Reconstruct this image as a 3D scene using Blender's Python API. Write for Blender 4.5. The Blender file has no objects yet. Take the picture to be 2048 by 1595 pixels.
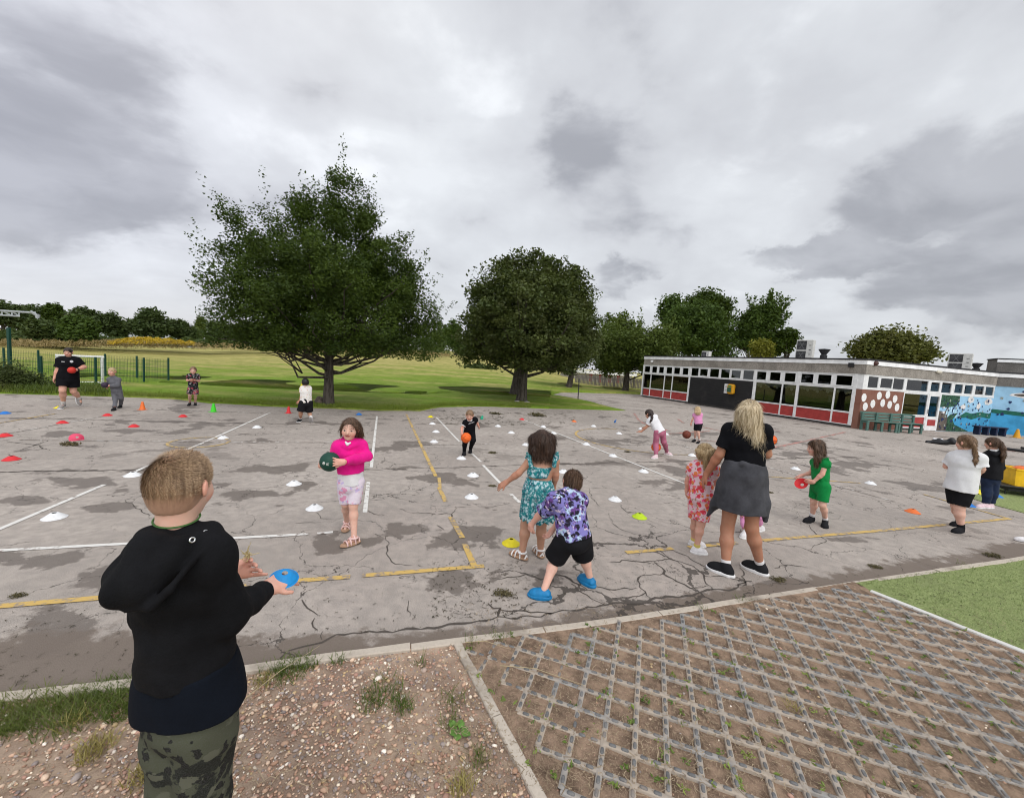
import bpy, math, random
import numpy as np
from mathutils import Vector, Matrix
from mathutils.geometry import tessellate_polygon

scene = bpy.context.scene
COL = scene.collection
random.seed(5)
RNG = np.random.default_rng(11)
R = math.radians

# ------------------------------------------------------------------ camera
CAM_H = 1.85
FPX = 800.0                       # focal length in pixels of a 2048 px wide frame
cam_d = bpy.data.cameras.new('camera')
cam_d.sensor_width = 36.0
cam_d.lens = 36.0 * FPX / 2048.0
cam_d.clip_start = 0.05
cam_d.clip_end = 3000
cam = bpy.data.objects.new('camera', cam_d)
COL.objects.link(cam)
CM = Matrix.Rotation(R(90 - 5.04), 3, 'X') @ Matrix.Rotation(R(4.0), 3, 'Z')
cam.matrix_world = Matrix.Translation((0, 0, CAM_H)) @ CM.to_4x4()
scene.camera = cam
CMn = np.array(CM)
EYE = np.array([0, 0, CAM_H])


def ray(px, py):
    return CMn @ np.array([(px - 1024) / FPX, (797.5 - py) / FPX, -1.0])


def G(px, py, z=0.0):
    """measured photo point -> place on the level ground (or level z)"""
    d = ray(px, py)
    return EYE + d * ((z - CAM_H) / d[2])


def atdepth(px, py, base, dy=0.0):
    """measured photo point -> upright plane through base, dy metres behind it"""
    u = np.array([base[0], base[1], 0.0])
    u /= np.linalg.norm(u)
    d = ray(px, py)
    t = (np.dot(np.asarray(base)[:2], u[:2]) + dy) / np.dot(d, u)
    return EYE + d * t


def proj(P):
    q = CMn.T @ (np.asarray(P, float) - EYE)
    return 1024 + FPX * q[0] / -q[2], 797.5 - FPX * q[1] / -q[2]


# ------------------------------------------------------------------ objects
def tag(o, label=None, cat=None, group=None, kind=None):
    if label: o['label'] = label
    if cat: o['category'] = cat
    if group: o['group'] = group
    if kind: o['kind'] = kind
    return o


def empty(name, loc, label, cat, group=None, rz=0.0):
    o = bpy.data.objects.new(name, None)
    o.empty_display_size = 0.1
    COL.objects.link(o)
    o.location = [float(v) for v in loc]
    o.rotation_euler = (0, 0, rz)
    tag(o, label, cat, group)
    return o


def np_mesh(name, verts, faces, mats, parent=None, smooth=False, mi=None, cols=None, fl=None):
    """verts (n,3); faces: (m,3|4) array or list of arrays; one mesh object.
    verts are world coords; a parent Empty is subtracted (parents have no rotation here)."""
    verts = np.asarray(verts, dtype=np.float32).reshape(-1, 3)
    fa = faces if isinstance(faces, list) else [faces]
    fa = [np.asarray(a, dtype=np.int32) for a in fa if len(a)]
    loops = np.concatenate([a.ravel() for a in fa])
    tot = np.concatenate([np.full(len(a), a.shape[1], np.int32) for a in fa])
    start = np.zeros(len(tot), np.int32)
    start[1:] = np.cumsum(tot)[:-1]
    me = bpy.data.meshes.new(name)
    if parent is not None:
        verts = verts - np.array(parent_world(parent), dtype=np.float32)
    me.vertices.add(len(verts))
    me.vertices.foreach_set('co', verts.ravel())
    me.loops.add(len(loops))
    me.loops.foreach_set('vertex_index', loops)
    me.polygons.add(len(tot))
    me.polygons.foreach_set('loop_start', start)
    me.polygons.foreach_set('loop_total', tot)
    if not isinstance(mats, (list, tuple)): mats = [mats]
    for m in mats: me.materials.append(m)
    if mi is not None: me.polygons.foreach_set('material_index', np.asarray(mi, np.int32))
    me.polygons.foreach_set('use_smooth', np.full(len(tot), bool(smooth)))
    me.update(calc_edges=True)
    if cols is not None:
        a = me.attributes.new('Col', 'FLOAT_COLOR', 'POINT')
        c = np.ones((len(verts), 4), np.float32)
        c[:, :3] = cols
        a.data.foreach_set('color', c.ravel())
    if fl is not None:
        for k, v in fl.items():
            a = me.attributes.new(k, 'FLOAT', 'POINT')
            a.data.foreach_set('value', np.asarray(v, np.float32))
    o = bpy.data.objects.new(name, me)
    COL.objects.link(o)
    if parent is not None: o.parent = parent
    return o


def parent_world(p):
    v = Vector((0, 0, 0))
    while p is not None:
        v += p.location
        p = p.parent
    return v


class MB:
    """collects boxes, tubes, prisms, lathes ... then builds ONE mesh object"""
    def __init__(s):
        s.v = []; s.f = []; s.n = 0; s.m = []

    def add(s, v, f, mi=0):
        v = np.asarray(v, float).reshape(-1, 3)
        s.v.append(v)
        for q in f:
            s.f.append([i + s.n for i in q]); s.m.append(mi)
        s.n += len(v)

    def box(s, c, size, u=(1, 0, 0), w=(0, 0, 1), mi=0, bev=0.0):
        u = np.asarray(u, float); u = u / np.linalg.norm(u)
        w = np.asarray(w, float); w = w / np.linalg.norm(w)
        n = np.cross(w, u)
        c = np.asarray(c, float); h = np.asarray(size, float) / 2
        if bev <= 0:
            v = [c + u * h[0] * a + n * h[1] * b + w * h[2] * d for d in (-1, 1) for b in (-1, 1) for a in (-1, 1)]
            s.add(v, [(0, 2, 3, 1), (4, 5, 7, 6), (0, 1, 5, 4), (2, 6, 7, 3), (0, 4, 6, 2), (1, 3, 7, 5)], mi)
        else:
            b = min(bev, h.min() * .9)
            ring = []
            for zz, ins in ((-h[2], b), (-h[2] + b, 0), (h[2] - b, 0), (h[2], b)):
                x, y = h[0] - ins, h[1] - ins
                for (xx, yy) in ((-x + b, -y), (x - b, -y), (x, -y + b), (x, y - b), (x - b, y), (-x + b, y), (-x, y - b), (-x, -y + b)):
                    ring.append(c + u * xx + n * yy + w * zz)
            f = []
            for k in range(3):
                for i in range(8):
                    f.append((k * 8 + i, k * 8 + (i + 1) % 8, k * 8 + 8 + (i + 1) % 8, k * 8 + 8 + i))
            f.append(tuple(range(7, -1, -1))); f.append(tuple(range(24, 32)))
            s.add(ring, f, mi)

    def tube(s, pts, rad, seg=8, mi=0, caps=True):
        pts = [np.asarray(p, float) for p in pts]
        rr = rad if isinstance(rad, (list, tuple, np.ndarray)) else [rad] * len(pts)
        v = []; up = np.array([0.0, 0, 1])
        prev = None
        for i, p in enumerate(pts):
            d = pts[min(i + 1, len(pts) - 1)] - pts[max(i - 1, 0)]
            d = d / (np.linalg.norm(d) + 1e-9)
            if prev is None:
                a = np.cross(d, up)
                if np.linalg.norm(a) < 0.1: a = np.cross(d, np.array([1.0, 0, 0]))
            else:
                a = prev - d * np.dot(prev, d)
            a /= np.linalg.norm(a); prev = a
            b = np.cross(d, a)
            for k in range(seg):
                t = 2 * math.pi * k / seg
                v.append(p + rr[i] * (a * math.cos(t) + b * math.sin(t)))
        f = []
        for i in range(len(pts) - 1):
            for k in range(seg):
                f.append((i * seg + k, i * seg + (k + 1) % seg, (i + 1) * seg + (k + 1) % seg, (i + 1) * seg + k))
        if caps:
            f.append(tuple(range(seg - 1, -1, -1)))
            f.append(tuple((len(pts) - 1) * seg + k for k in range(seg)))
        s.add(v, f, mi)

    def lathe(s, c, prof, seg=24, mi=0, ax=(0, 0, 1), closed=False):
        """prof: list of (r,z) along axis ax"""
        ax = np.asarray(ax, float); ax /= np.linalg.norm(ax)
        a = np.cross(ax, [0, 1, 0.01]); a /= np.linalg.norm(a); b = np.cross(ax, a)
        c = np.asarray(c, float); v = []
        for (r, z) in prof:
            for k in range(seg):
                t = 2 * math.pi * k / seg
                v.append(c + ax * z + r * (a * math.cos(t) + b * math.sin(t)))
        f = []
        for i in range(len(prof) - 1):
            for k in range(seg):
                f.append((i * seg + k, i * seg + (k + 1) % seg, (i + 1) * seg + (k + 1) % seg, (i + 1) * seg + k))
        s.add(v, f, mi)

    def prism(s, poly, z0, z1, mi=0):
        """vertical prism over a plan polygon (list of xy)"""
        n = len(poly)
        v = [(p[0], p[1], z0) for p in poly] + [(p[0], p[1], z1) for p in poly]
        f = [(i, (i + 1) % n, n + (i + 1) % n, n + i) for i in range(n)]
        tri = tessellate_polygon([[Vector((p[0], p[1], 0)) for p in poly]])
        area = sum(poly[i][0] * poly[(i + 1) % n][1] - poly[(i + 1) % n][0] * poly[i][1] for i in range(n))
        for t in tri:
            a, b, c = t
            ar = (poly[b][0] - poly[a][0]) * (poly[c][1] - poly[a][1]) - (poly[c][0] - poly[a][0]) * (poly[b][1] - poly[a][1])
            if ar < 0: a, b, c = a, c, b
            f.append((n + a, n + b, n + c)); f.append((c, b, a))
        if area < 0: f = [tuple(reversed(q)) for q in f[:n]] + f[n:]
        s.add(v, f, mi)

    def build(s, name, mats, parent=None, smooth=False, kind=None, autosm=None):
        v = np.concatenate(s.v)
        me = bpy.data.meshes.new(name)
        if parent is not None: v = v - np.array(parent_world(parent))
        me.from_pydata(v.tolist(), [], s.f)
        if not isinstance(mats, (list, tuple)): mats = [mats]
        for m in mats: me.materials.append(m)
        me.polygons.foreach_set('material_index', s.m)
        me.polygons.foreach_set('use_smooth', [bool(smooth)] * len(s.f))
        if autosm and smooth: me.set_sharp_from_angle(angle=R(autosm))
        me.update()
        o = bpy.data.objects.new(name, me)
        COL.objects.link(o)
        if parent is not None: o.parent = parent
        if kind: o['kind'] = kind
        return o


# ------------------------------------------------------------------ materials
class NT:
    def __init__(s, name, world=False):
        if world:
            s.m = bpy.data.worlds.new(name)
        else:
            s.m = bpy.data.materials.new(name)
        s.m.use_nodes = True
        s.t = s.m.node_tree
        s.t.nodes.clear()
        if not world:
            s.out = s.t.nodes.new('ShaderNodeOutputMaterial')
            s.b = s.t.nodes.new('ShaderNodeBsdfPrincipled')
            s.t.links.new(s.b.outputs[0], s.out.inputs[0])
            s.b.inputs['Specular IOR Level'].default_value = 0.3

    def set(s, inp, v):
        if hasattr(v, 'is_output'):
            s.t.links.new(v, inp)
        else:
            if inp.type == 'RGBA' and len(v) == 3: v = (*v, 1)
            inp.default_value = v

    def n(s, typ, ins=None, out=0, **props):
        q = s.t.nodes.new('ShaderNode' + typ)
        for k, v in props.items(): setattr(q, k, v)
        for k, v in (ins or {}).items(): s.set(q.inputs[k], v)
        return q.outputs[out]

    def p(s, **kw):
        for k, v in kw.items(): s.set(s.b.inputs[k.replace('_', ' ')], v)
        return s

    def pos(s): return s.n('NewGeometry', out='Position')
    def obj(s): return s.n('TexCoord', out='Object')

    def noise(s, vec, scale, detail=4.0, rough=0.55, out=0, dist=0.0):
        return s.n('TexNoise', {'Vector': vec, 'Scale': scale, 'Detail': detail, 'Roughness': rough, 'Distortion': dist}, out=out)

    def vor(s, vec, scale, feature='F1', out=0, rnd=1.0):
        return s.n('TexVoronoi', {'Vector': vec, 'Scale': scale, 'Randomness': rnd}, out=out, feature=feature)

    def map(s, v, a, b, c=0.0, d=1.0, smooth=True):
        return s.n('MapRange', {'Value': v, 'From Min': a, 'From Max': b, 'To Min': c, 'To Max': d},
                   interpolation_type='SMOOTHSTEP' if smooth else 'LINEAR')

    def mix(s, f, a, b, mode='MIX'):
        q = s.t.nodes.new('ShaderNodeMix')
        q.data_type = 'RGBA'; q.blend_type = mode
        s.set(q.inputs[0], f); s.set(q.inputs[6], a); s.set(q.inputs[7], b)
        return q.outputs[2]

    def math(s, op, a, b=0.0, c=0.0):
        q = s.t.nodes.new('ShaderNodeMath'); q.operation = op
        s.set(q.inputs[0], a); s.set(q.inputs[1], b); s.set(q.inputs[2], c)
        return q.outputs[0]

    def vmath(s, op, a, b=(0, 0, 0), out=0):
        q = s.t.nodes.new('ShaderNodeVectorMath'); q.operation = op
        s.set(q.inputs[0], a)
        if op == 'SCALE': s.set(q.inputs['Scale'], b)
        else: s.set(q.inputs[1], b)
        return q.outputs[out]

    def mapping(s, vec, scale=(1, 1, 1), rot=(0, 0, 0), loc=(0, 0, 0)):
        return s.n('Mapping', {'Vector': vec, 'Scale': scale, 'Rotation': rot, 'Location': loc})

    def attr(s, name, out='Fac'): return s.n('Attribute', out=out, attribute_name=name)

    def ramp(s, f, stops, interp='LINEAR'):
        q = s.t.nodes.new('ShaderNodeValToRGB')
        cr = q.color_ramp; cr.interpolation = interp
        while len(cr.elements) < len(stops): cr.elements.new(0.5)
        for e, (p, c) in zip(cr.elements, stops):
            e.position = p; e.color = (*c, 1)
        s.set(q.inputs[0], f)
        return q.outputs[0]

    def bump(s, h, strength=0.3, dist=0.01):
        s.set(s.b.inputs['Normal'], s.n('Bump', {'Height': h, 'Strength': strength, 'Distance': dist}))
        return s


def flat(name, c, rough=0.7, var=0.12, scale=30, bump=0.0, spec=0.3, metal=0.0):
    """painted or plastic surface with slight mottling and dirt"""
    t = NT(name)
    o = t.obj()
    nz = t.noise(o, scale, 5)
    nb = t.noise(o, scale * .13, 3)
    c = np.array(c)
    a = t.mix(t.map(nz, .35, .65), tuple(c * (1 - var)), tuple(np.minimum(c * (1 + var * .6), 1)))
    a = t.mix(t.map(nb, .5, .8, 0, .35), a, tuple(c * .72 + .01))
    t.p(Base_Color=a, Roughness=rough, Metallic=metal)
    t.b.inputs['Specular IOR Level'].default_value = spec
    if bump: t.bump(nz, bump, .004)
    return t.m


# ------------------------------------------------------------------ world, sun
def make_world():
    w = NT('World', world=True)
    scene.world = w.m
    SE, SR = R(46), R(-35)
    sky = w.n('TexSky', sky_type='NISHITA', sun_disc=False, sun_elevation=SE, sun_rotation=SR)
    d = w.n('TexCoord', out='Generated')
    sp = w.t.nodes.new('ShaderNodeSeparateXYZ'); w.t.links.new(d, sp.inputs[0])
    z = w.math('MAXIMUM', sp.outputs[2], 0.0)
    den = w.math('ADD', z, 0.30)
    cmb = w.t.nodes.new('ShaderNodeCombineXYZ')
    w.set(cmb.inputs[0], w.math('DIVIDE', sp.outputs[0], den))
    w.set(cmb.inputs[1], w.math('DIVIDE', sp.outputs[1], den))
    uv = cmb.outputs[0]
    warp = w.vmath('SCALE', w.vmath('SUBTRACT', w.noise(uv, 1.1, 3, out=1), (.5, .5, .5)), 0.5)
    uvw = w.vmath('ADD', uv, warp)
    n1 = w.noise(w.mapping(uvw, (1.0, .85, 1), (0, 0, .5)), .9, 9, .5)
    n2 = w.noise(w.mapping(uvw, (1.0, 1.25, 1), (0, 0, -.3), (3.1, 7.7, 0)), 2.3, 9, .52)
    n3 = w.noise(w.mapping(d, (1, 1, 1.5)), 3.8, 9, .5)
    v = w.math('ADD', w.math('MULTIPLY', n1, .34), w.math('MULTIPLY', n2, .30))
    v = w.math('ADD', v, w.math('MULTIPLY', n3, .36))
    v0 = v
    # heavier cloud banks where they hang in the photograph's sky
    dw = w.vmath('ADD', d, w.vmath('SCALE', w.vmath('SUBTRACT', w.noise(w.mapping(d, (1, 1, 1.7)), 4.2, 7, .58, out=1), (.5, .5, .5)), .26))
    for (px, py, rr, az, amt) in SKY_BLOBS:
        q = ray(px, py); q /= np.linalg.norm(q)
        df = w.vmath('MULTIPLY', w.vmath('SUBTRACT', dw, tuple(q)), (1, 1, az))
        ln = w.vmath('LENGTH', df, out=1)
        v = w.math('ADD', v, w.map(ln, rr * .25, rr, amt, 0))
    colr = w.ramp(v0, [(.36, (.43, .437, .465)), (.46, (.50, .51, .535)), (.54, (.57, .585, .61)), (.62, (.66, .68, .705))])
    dark = w.map(v, .488, .385)
    colr = w.mix(w.math('MULTIPLY', dark, .84), colr, w.mix(w.map(n2, .35, .6), (.275, .28, .305), (.385, .392, .42)))
    brt = w.map(v, .555, .66)
    colr = w.mix(w.math('MULTIPLY', brt, .75), colr, (.78, .80, .825))
    # purple-grey cast low on the west side
    left = w.map(sp.outputs[0], -.25, -.8)
    colr = w.mix(w.math('MULTIPLY', left, .6), colr, (.95, .94, 1.0), 'MULTIPLY')
    hor = w.map(z, .0, .12, .35, 0)
    colr = w.mix(hor, colr, (.58, .61, .66))
    zen = w.map(z, .62, .95, 1.0, ZENITH)
    back_boost = w.map(sp.outputs[1], .0, -.7, 1.0, 2.1)     # added brightness in the unseen sky behind the camera, lights ground under crowns
    colr = w.vmath('SCALE', colr, w.math('MULTIPLY', w.math('MULTIPLY', zen, back_boost), 1 / BG))
    fin = w.mix(.93, sky, colr)
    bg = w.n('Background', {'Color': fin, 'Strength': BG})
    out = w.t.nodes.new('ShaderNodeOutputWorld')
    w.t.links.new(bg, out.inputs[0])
    sd = bpy.data.lights.new('sun', 'SUN')
    sd.energy = SUN; sd.angle = R(50); sd.color = (1, .95, .88)
    so = bpy.data.objects.new('sun', sd)
    COL.objects.link(so)
    # high, slightly behind the camera's left: soft contact shadows only
    so.rotation_euler = (R(90) - SE, 0, SR * -1 + R(180) + R(180))
    so.location = (0, 0, 30)
    return so


BG = 0.1
SUN = 0.9
ZENITH = 1.6
SKY_BLOBS = [  # photo point, radius (rad), vertical squeeze, amount
    (1960, 400, .30, 1.7, -.15), (1620, 525, .17, 3.0, -.15), (1900, 600, .22, 4.0, -.09), (850, 310, .17, 1.1, -.10),
    (90, 90, .34, 1.2, -.12), (60, 420, .30, 2.6, -.12), (1130, 260, .14, 1.2, -.08), (1240, 545, .10, 2.6, -.10),
    (640, 60, .30, 1.2, -.03), (1420, 430, .18, 2.0, -.06), (1750, 60, .16, 1.3, -.05),
    (1830, 480, .12, 3.0, .12), (760, 160, .30, 1, .03), (1560, 250, .28, 1.2, .07), (1350, 610, .2, 3, .07), (560, 330, .22, 1.5, .04), (1060, 130, .2, 1.2, .05)]
scene.view_settings.view_transform = 'Standard'
scene.view_settings.look = 'None'
scene.view_settings.exposure = 0.40
scene.view_settings.gamma = 1.0
scene.render.engine = 'CYCLES'
scene.cycles.filter_width = 1.05
scene.cycles.max_bounces = 6
scene.cycles.transparent_max_bounces = 16
scene.cycles.use_denoising = True
make_world()
# ================================================================== GROUND
def dist_polyline(X, Y, pts):
    d = np.full(X.shape, 1e9)
    for (a, b) in zip(pts[:-1], pts[1:]):
        ax, ay = a[0], a[1]; bx, by = b[0] - ax, b[1] - ay
        L = bx * bx + by * by + 1e-9
        t = np.clip(((X - ax) * bx + (Y - ay) * by) / L, 0, 1)
        d = np.minimum(d, np.hypot(X - ax - t * bx, Y - ay - t * by))
    return d


def vnoise(X, Y, s, seed):
    r = np.random.default_rng(seed)
    T = r.random((64, 64))
    x = X * s + 1000.3; y = Y * s + 1000.7
    xi = np.floor(x).astype(int); yi = np.floor(y).astype(int)
    fx = x - xi; fy = y - yi
    fx = fx * fx * (3 - 2 * fx); fy = fy * fy * (3 - 2 * fy)
    a = T[xi % 64, yi % 64]; b = T[(xi + 1) % 64, yi % 64]; c = T[xi % 64, (yi + 1) % 64]; d = T[(xi + 1) % 64, (yi + 1) % 64]
    return (a * (1 - fx) + b * fx) * (1 - fy) + (c * (1 - fx) + d * fx) * fy


KERB_PX = [(-420, 1440), (0, 1402), (167, 1384), (330, 1366), (480, 1346), (631, 1323), (915, 1287), (1175, 1253), (1290, 1236), (1400, 1219), (1561, 1192), (1710, 1169), (1846, 1149), (2013, 1125), (2060, 1117), (2300, 1085), (2700, 1040)]
KERB = [G(*q)[:2] for q in KERB_PX]
DIV = [G(915, 1292)[:2], G(985, 1420)[:2], G(1075, 1595)[:2]]
_dd = DIV[2] - DIV[0]
DIV = [DIV[0], DIV[2], DIV[0] + _dd * 2.6]
STRIP = [G(1740, 1186)[:2], G(2048, 1310)[:2]]
STRIP = [STRIP[0], STRIP[1], STRIP[0] + (STRIP[1] - STRIP[0]) * 4]

# ---- materials
def asphalt_mat():
    t = NT('worn_asphalt')
    P = t.pos()
    fine = t.noise(P, 170, 4, .75)
    agg = t.vor(P, 150, 'F1')
    mid = t.noise(P, 9, 6, .6)
    big = t.noise(P, .45, 5, .6)
    tone = t.mix(t.map(big, .35, .65), (.285, .248, .216), (.43, .378, .332))
    tone = t.mix(t.map(t.noise(t.mapping(P, loc=(9, 3, 0)), .22, 4), .45, .65, 0, .55), tone, (.385, .325, .285))
    tone = t.mix(t.map(mid, .32, .66, 0, .6), tone, (.20, .18, .162))
    tone = t.mix(t.map(fine, .46, .66, 0, .8), tone, (.50, .44, .39))
    tone = t.mix(t.map(fine, .46, .30, 0, .8), tone, (.12, .10, .088))
    tone = t.mix(t.map(agg, .30, .12, 0, .35), tone, (.56, .53, .50))
    # damp hollows
    damp = t.attr('damp')
    nz = t.noise(P, 1.6, 7, .62)
    nz2 = t.noise(t.mapping(P, loc=(4, 8, 1)), .85, 7, .6)
    dv = t.math('ADD', damp, t.math('MULTIPLY', t.math('SUBTRACT', nz, .5), 3.4))
    m1 = t.map(dv, .50, .64)
    dv2 = t.math('ADD', t.math('MULTIPLY', nz2, 1.0), t.math('MULTIPLY', t.math('SUBTRACT', nz, .5), .55))
    m2 = t.map(dv2, .60, .635)
    m2 = t.math('MULTIPLY', m2, t.attr('far'))
    dm = t.math('MAXIMUM', m1, m2)
    dampc = t.mix(fine, (.085, .068, .056), (.165, .138, .118))
    tone = t.mix(t.math('MULTIPLY', dm, .78), tone, dampc)
    # soil washed against the kerb
    soil = t.attr('soil')
    sm = t.map(t.math('ADD', soil, t.math('MULTIPLY', t.math('SUBTRACT', t.noise(P, 6, 7, .65), .5), .9)), .42, .6)
    soilc = t.mix(fine, (.10, .078, .062), (.20, .16, .13))
    tone = t.mix(t.math('MULTIPLY', sm, .9), tone, soilc)
    # crack networks
    wv = t.vmath('ADD', P, t.vmath('SCALE', t.vmath('SUBTRACT', t.noise(P, 3.1, 6, .6, out=1), (.5, .5, .5)), .42))
    ck = t.attr('crk')
    e1 = t.vor(wv, 1.15, 'DISTANCE_TO_EDGE')
    e2 = t.vor(t.mapping(wv, loc=(5.3, 2.2, 0)), 2.7, 'DISTANCE_TO_EDGE')
    gate = t.noise(t.mapping(P, loc=(2, 5, 0)), .8, 3)
    w1 = t.math('MULTIPLY', t.map(t.math('ADD', ck, t.math('MULTIPLY', gate, .5)), .42, 1.1, 0, .026), t.map(t.noise(P, 7, 4), .25, .7, .25, 1.5))
    c1 = t.math('LESS_THAN', e1, w1)
    w2 = t.map(t.math('ADD', ck, t.math('MULTIPLY', gate, .55)), .75, 1.3, 0, .022)
    c2 = t.math('LESS_THAN', e2, w2)
    cr = t.math('MAXIMUM', c1, c2)
    tone = t.mix(t.math('MULTIPLY', cr, .82), tone, (.05, .042, .036))
    t.p(Base_Color=tone, Roughness=t.map(dm, 0, 1, .92, .62))
    t.b.inputs['Specular IOR Level'].default_value = .25
    hgt = t.math('ADD', t.math('MULTIPLY', fine, .5), t.math('MULTIPLY', agg, -.4))
    hgt = t.math('SUBTRACT', hgt, t.math('MULTIPLY', cr, 1.6))
    t.bump(hgt, .55, .006)
    return t.m


def dark_crack_mat():
    t = NT('open_crack')
    P = t.pos()
    n = t.noise(P, 40, 5)
    t.p(Base_Color=t.mix(n, (.035, .03, .026), (.12, .10, .085)), Roughness=.95)
    return t.m


def paint_mat(name, c, wear):
    t = NT(name)
    P = t.pos()
    n = t.noise(P, 14, 8, .7)
    n2 = t.noise(P, 2.2, 4, .6)
    fine = t.noise(P, 240, 3, .7)
    m = t.map(t.math('ADD', n, t.math('MULTIPLY', n2, .5)), wear - .05, wear + .07)
    c = np.array(c)
    pc = t.mix(fine, tuple(c * .78), tuple(np.minimum(c * 1.1, .95)))
    ac = t.mix(fine, (.16, .135, .115), (.36, .30, .26))
    t.p(Base_Color=t.mix(m, pc, ac), Roughness=.8)
    t.bump(fine, .3, .004)
    return t.m


def grass_mat(name, near, far, dry):
    t = NT(name)
    P = t.pos()
    ln = t.vmath('LENGTH', P, out=1)
    dr = t.map(ln, 22, 66)
    f1 = t.noise(t.mapping(P, (1, 3.0, 1), (0, 0, .25)), .16, 5, .6)
    f2 = t.noise(P, 1.3, 6, .65)
    f3 = t.noise(P, 30, 4, .7)
    base = t.mix(dr, near, far)
    m = t.math('ADD', t.math('MULTIPLY', f1, .9), t.math('MULTIPLY', dr, .26))
    base = t.mix(t.map(m, .40, .68), base, dry)
    base = t.mix(t.map(f2, .35, .7, 0, .6), base, tuple(np.array(near) * .55))
    base = t.mix(t.map(t.noise(t.mapping(P, (1, 1, 1)), 5.5, 5, .7), .55, .72, 0, .5), base, dry)
    base = t.mix(t.map(f3, .35, .7, 0, .5), base, tuple(np.array(near) * .45))
    t.p(Base_Color=base, Roughness=.9)
    t.b.inputs['Specular IOR Level'].default_value = .1
    t.bump(t.math('ADD', f3, f2), .7, .05)
    return t.m


M_ASPH = asphalt_mat()
M_CRACK = dark_crack_mat()
M_WHITE = paint_mat('white_line_paint', (.70, .68, .64), .83)
M_WHITE2 = paint_mat('worn_white_line_paint', (.60, .57, .53), .70)
M_YELL = paint_mat('yellow_line_paint', (.58, .39, .12), .77)
M_YELL2 = paint_mat('worn_yellow_line_paint', (.55, .38, .14), .76)
M_RED = paint_mat('worn_red_line_paint', (.55, .20, .17), .72)
M_FIELD = grass_mat('mown_field_grass', (.18, .285, .028), (.40, .36, .10), (.50, .41, .16))
M_LAWN = M_FIELD

# ---- wide terrain to the horizon
mb = MB()
mb.add([(-900, -120, -.06), (900, -120, -.06), (900, 1400, -.06), (-900, 1400, -.06)], [(0, 1, 2, 3)])
tag(mb.build('ground', M_FIELD), kind='structure')

# ---- playground sheet
st = .125
gx = np.arange(-17, 36, st); gy = np.arange(.2, 37, st)
X, Y = np.meshgrid(gx, gy, indexing='ij')
dm = np.zeros(X.shape)
DAMP = [(140, 1112, 75, 24), (185, 1150, 50, 36), (25, 1118, 75, 16), (110, 1235, 62, 42), (205, 1010, 36, 13), (165, 962, 60, 13), (235, 978, 18, 10),
        (480, 985, 62, 26), (590, 966, 22, 8), (648, 1089, 38, 18), (755, 1085, 26, 11), (838, 1058, 55, 17), (905, 1078, 70, 20), (868, 1030, 40, 9),
        (908, 966, 30, 7), (930, 1157, 75, 26), (1000, 1140, 34, 24), (1390, 948, 75, 26), (115, 868, 30, 9), (240, 858, 44, 7), (330, 864, 40, 5),
        (500, 880, 40, 6), (575, 938, 45, 8), (372, 812, 22, 14), (425, 1106, 45, 12), (560, 1010, 18, 5), (700, 985, 20, 6), (860, 955, 46, 9),
        (960, 1016, 22, 8), (985, 1060, 25, 9), (1090, 1160, 30, 15), (60, 1000, 40, 8), (330, 1020, 25, 5), (30, 900, 30, 4), (180, 892, 24, 4),
        (780, 900, 34, 7), (830, 888, 36, 6), (700, 918, 30, 6), (1100, 905, 26, 5), (1250, 880, 50, 5), (1700, 930, 60, 10), (1600, 905, 60, 6),
        (1480, 1110, 40, 7), (1440, 1088, 34, 5), (1860, 1100, 34, 6), (1700, 1080, 50, 5), (1560, 1160, 30, 8), (1500, 895, 60, 5), (1390, 868, 60, 4)]
for (px, py, hw, hh) in DAMP:
    c = G(px, py); a = G(px + hw, py); b = G(px, py + hh); b2 = G(px, py - hh)
    e1 = (a - c)[:2]; e2 = ((b - b2) / 2)[:2]
    A = np.linalg.inv(np.array([e1, e2]).T)
    dx, dy = X - c[0], Y - c[1]
    q = np.hypot(A[0, 0] * dx + A[0, 1] * dy, A[1, 0] * dx + A[1, 1] * dy)
    dm = np.maximum(dm, np.clip(1.0 - .5 * q, 0, 1))
SEAMS = [[(-60, 944), (120, 941), (287, 940), (560, 938), (735, 938), (1000, 931), (1180, 927), (1420, 921), (1750, 912)],
         [(-40, 835), (100, 837), (300, 842), (452, 846), (600, 848), (750, 852)],
         [(640, 846), (760, 848)], [(1320, 800), (1500, 846), (1650, 880)]]
for sm in SEAMS:
    d = dist_polyline(X, Y, [G(*q)[:2] for q in sm])
    dm = np.maximum(dm, np.clip(.62 - d * 1.9, 0, 1))
dk = dist_polyline(X, Y, KERB)
wid = .20 + .30 * np.clip((-.6 - X) / 2.2, 0, 1) + .12 * np.clip((X - 2) / 3, 0, 1)
soil = np.clip(1.0 - .5 * dk / wid, 0, 1) * (.75 + .5 * vnoise(X, Y, .9, 4))
soil = np.clip(soil, 0, 1)
far = np.clip((np.hypot(X, Y) - 5.5) / 5, 0, 1)
cz = np.zeros(X.shape)
for (px, py, r_, a_) in [(1280, 1180, 1.5, .85), (1180, 1200, .8, .5), (1540, 1130, 1.5, .55), (900, 1050, 1.1, .45), (1290, 1010, 1.2, .35), (560, 1230, .9, .3), (1000, 1150, 1.0, .3), (1800, 1080, 1.8, .2)]:
    c = G(px, py)
    cz = np.maximum(cz, a_ * .72 * np.clip(1.5 - np.hypot(X - c[0], Y - c[1]) / r_, 0, 1))
cz = np.maximum(cz, .31)
nx, ny = X.shape
idx = np.arange(nx * ny).reshape(nx, ny)
q = np.stack([idx[:-1, :-1], idx[1:, :-1], idx[1:, 1:], idx[:-1, 1:]], -1).reshape(-1, 4)
V = np.stack([X, Y, np.zeros_like(X)], -1).reshape(-1, 3)
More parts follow.
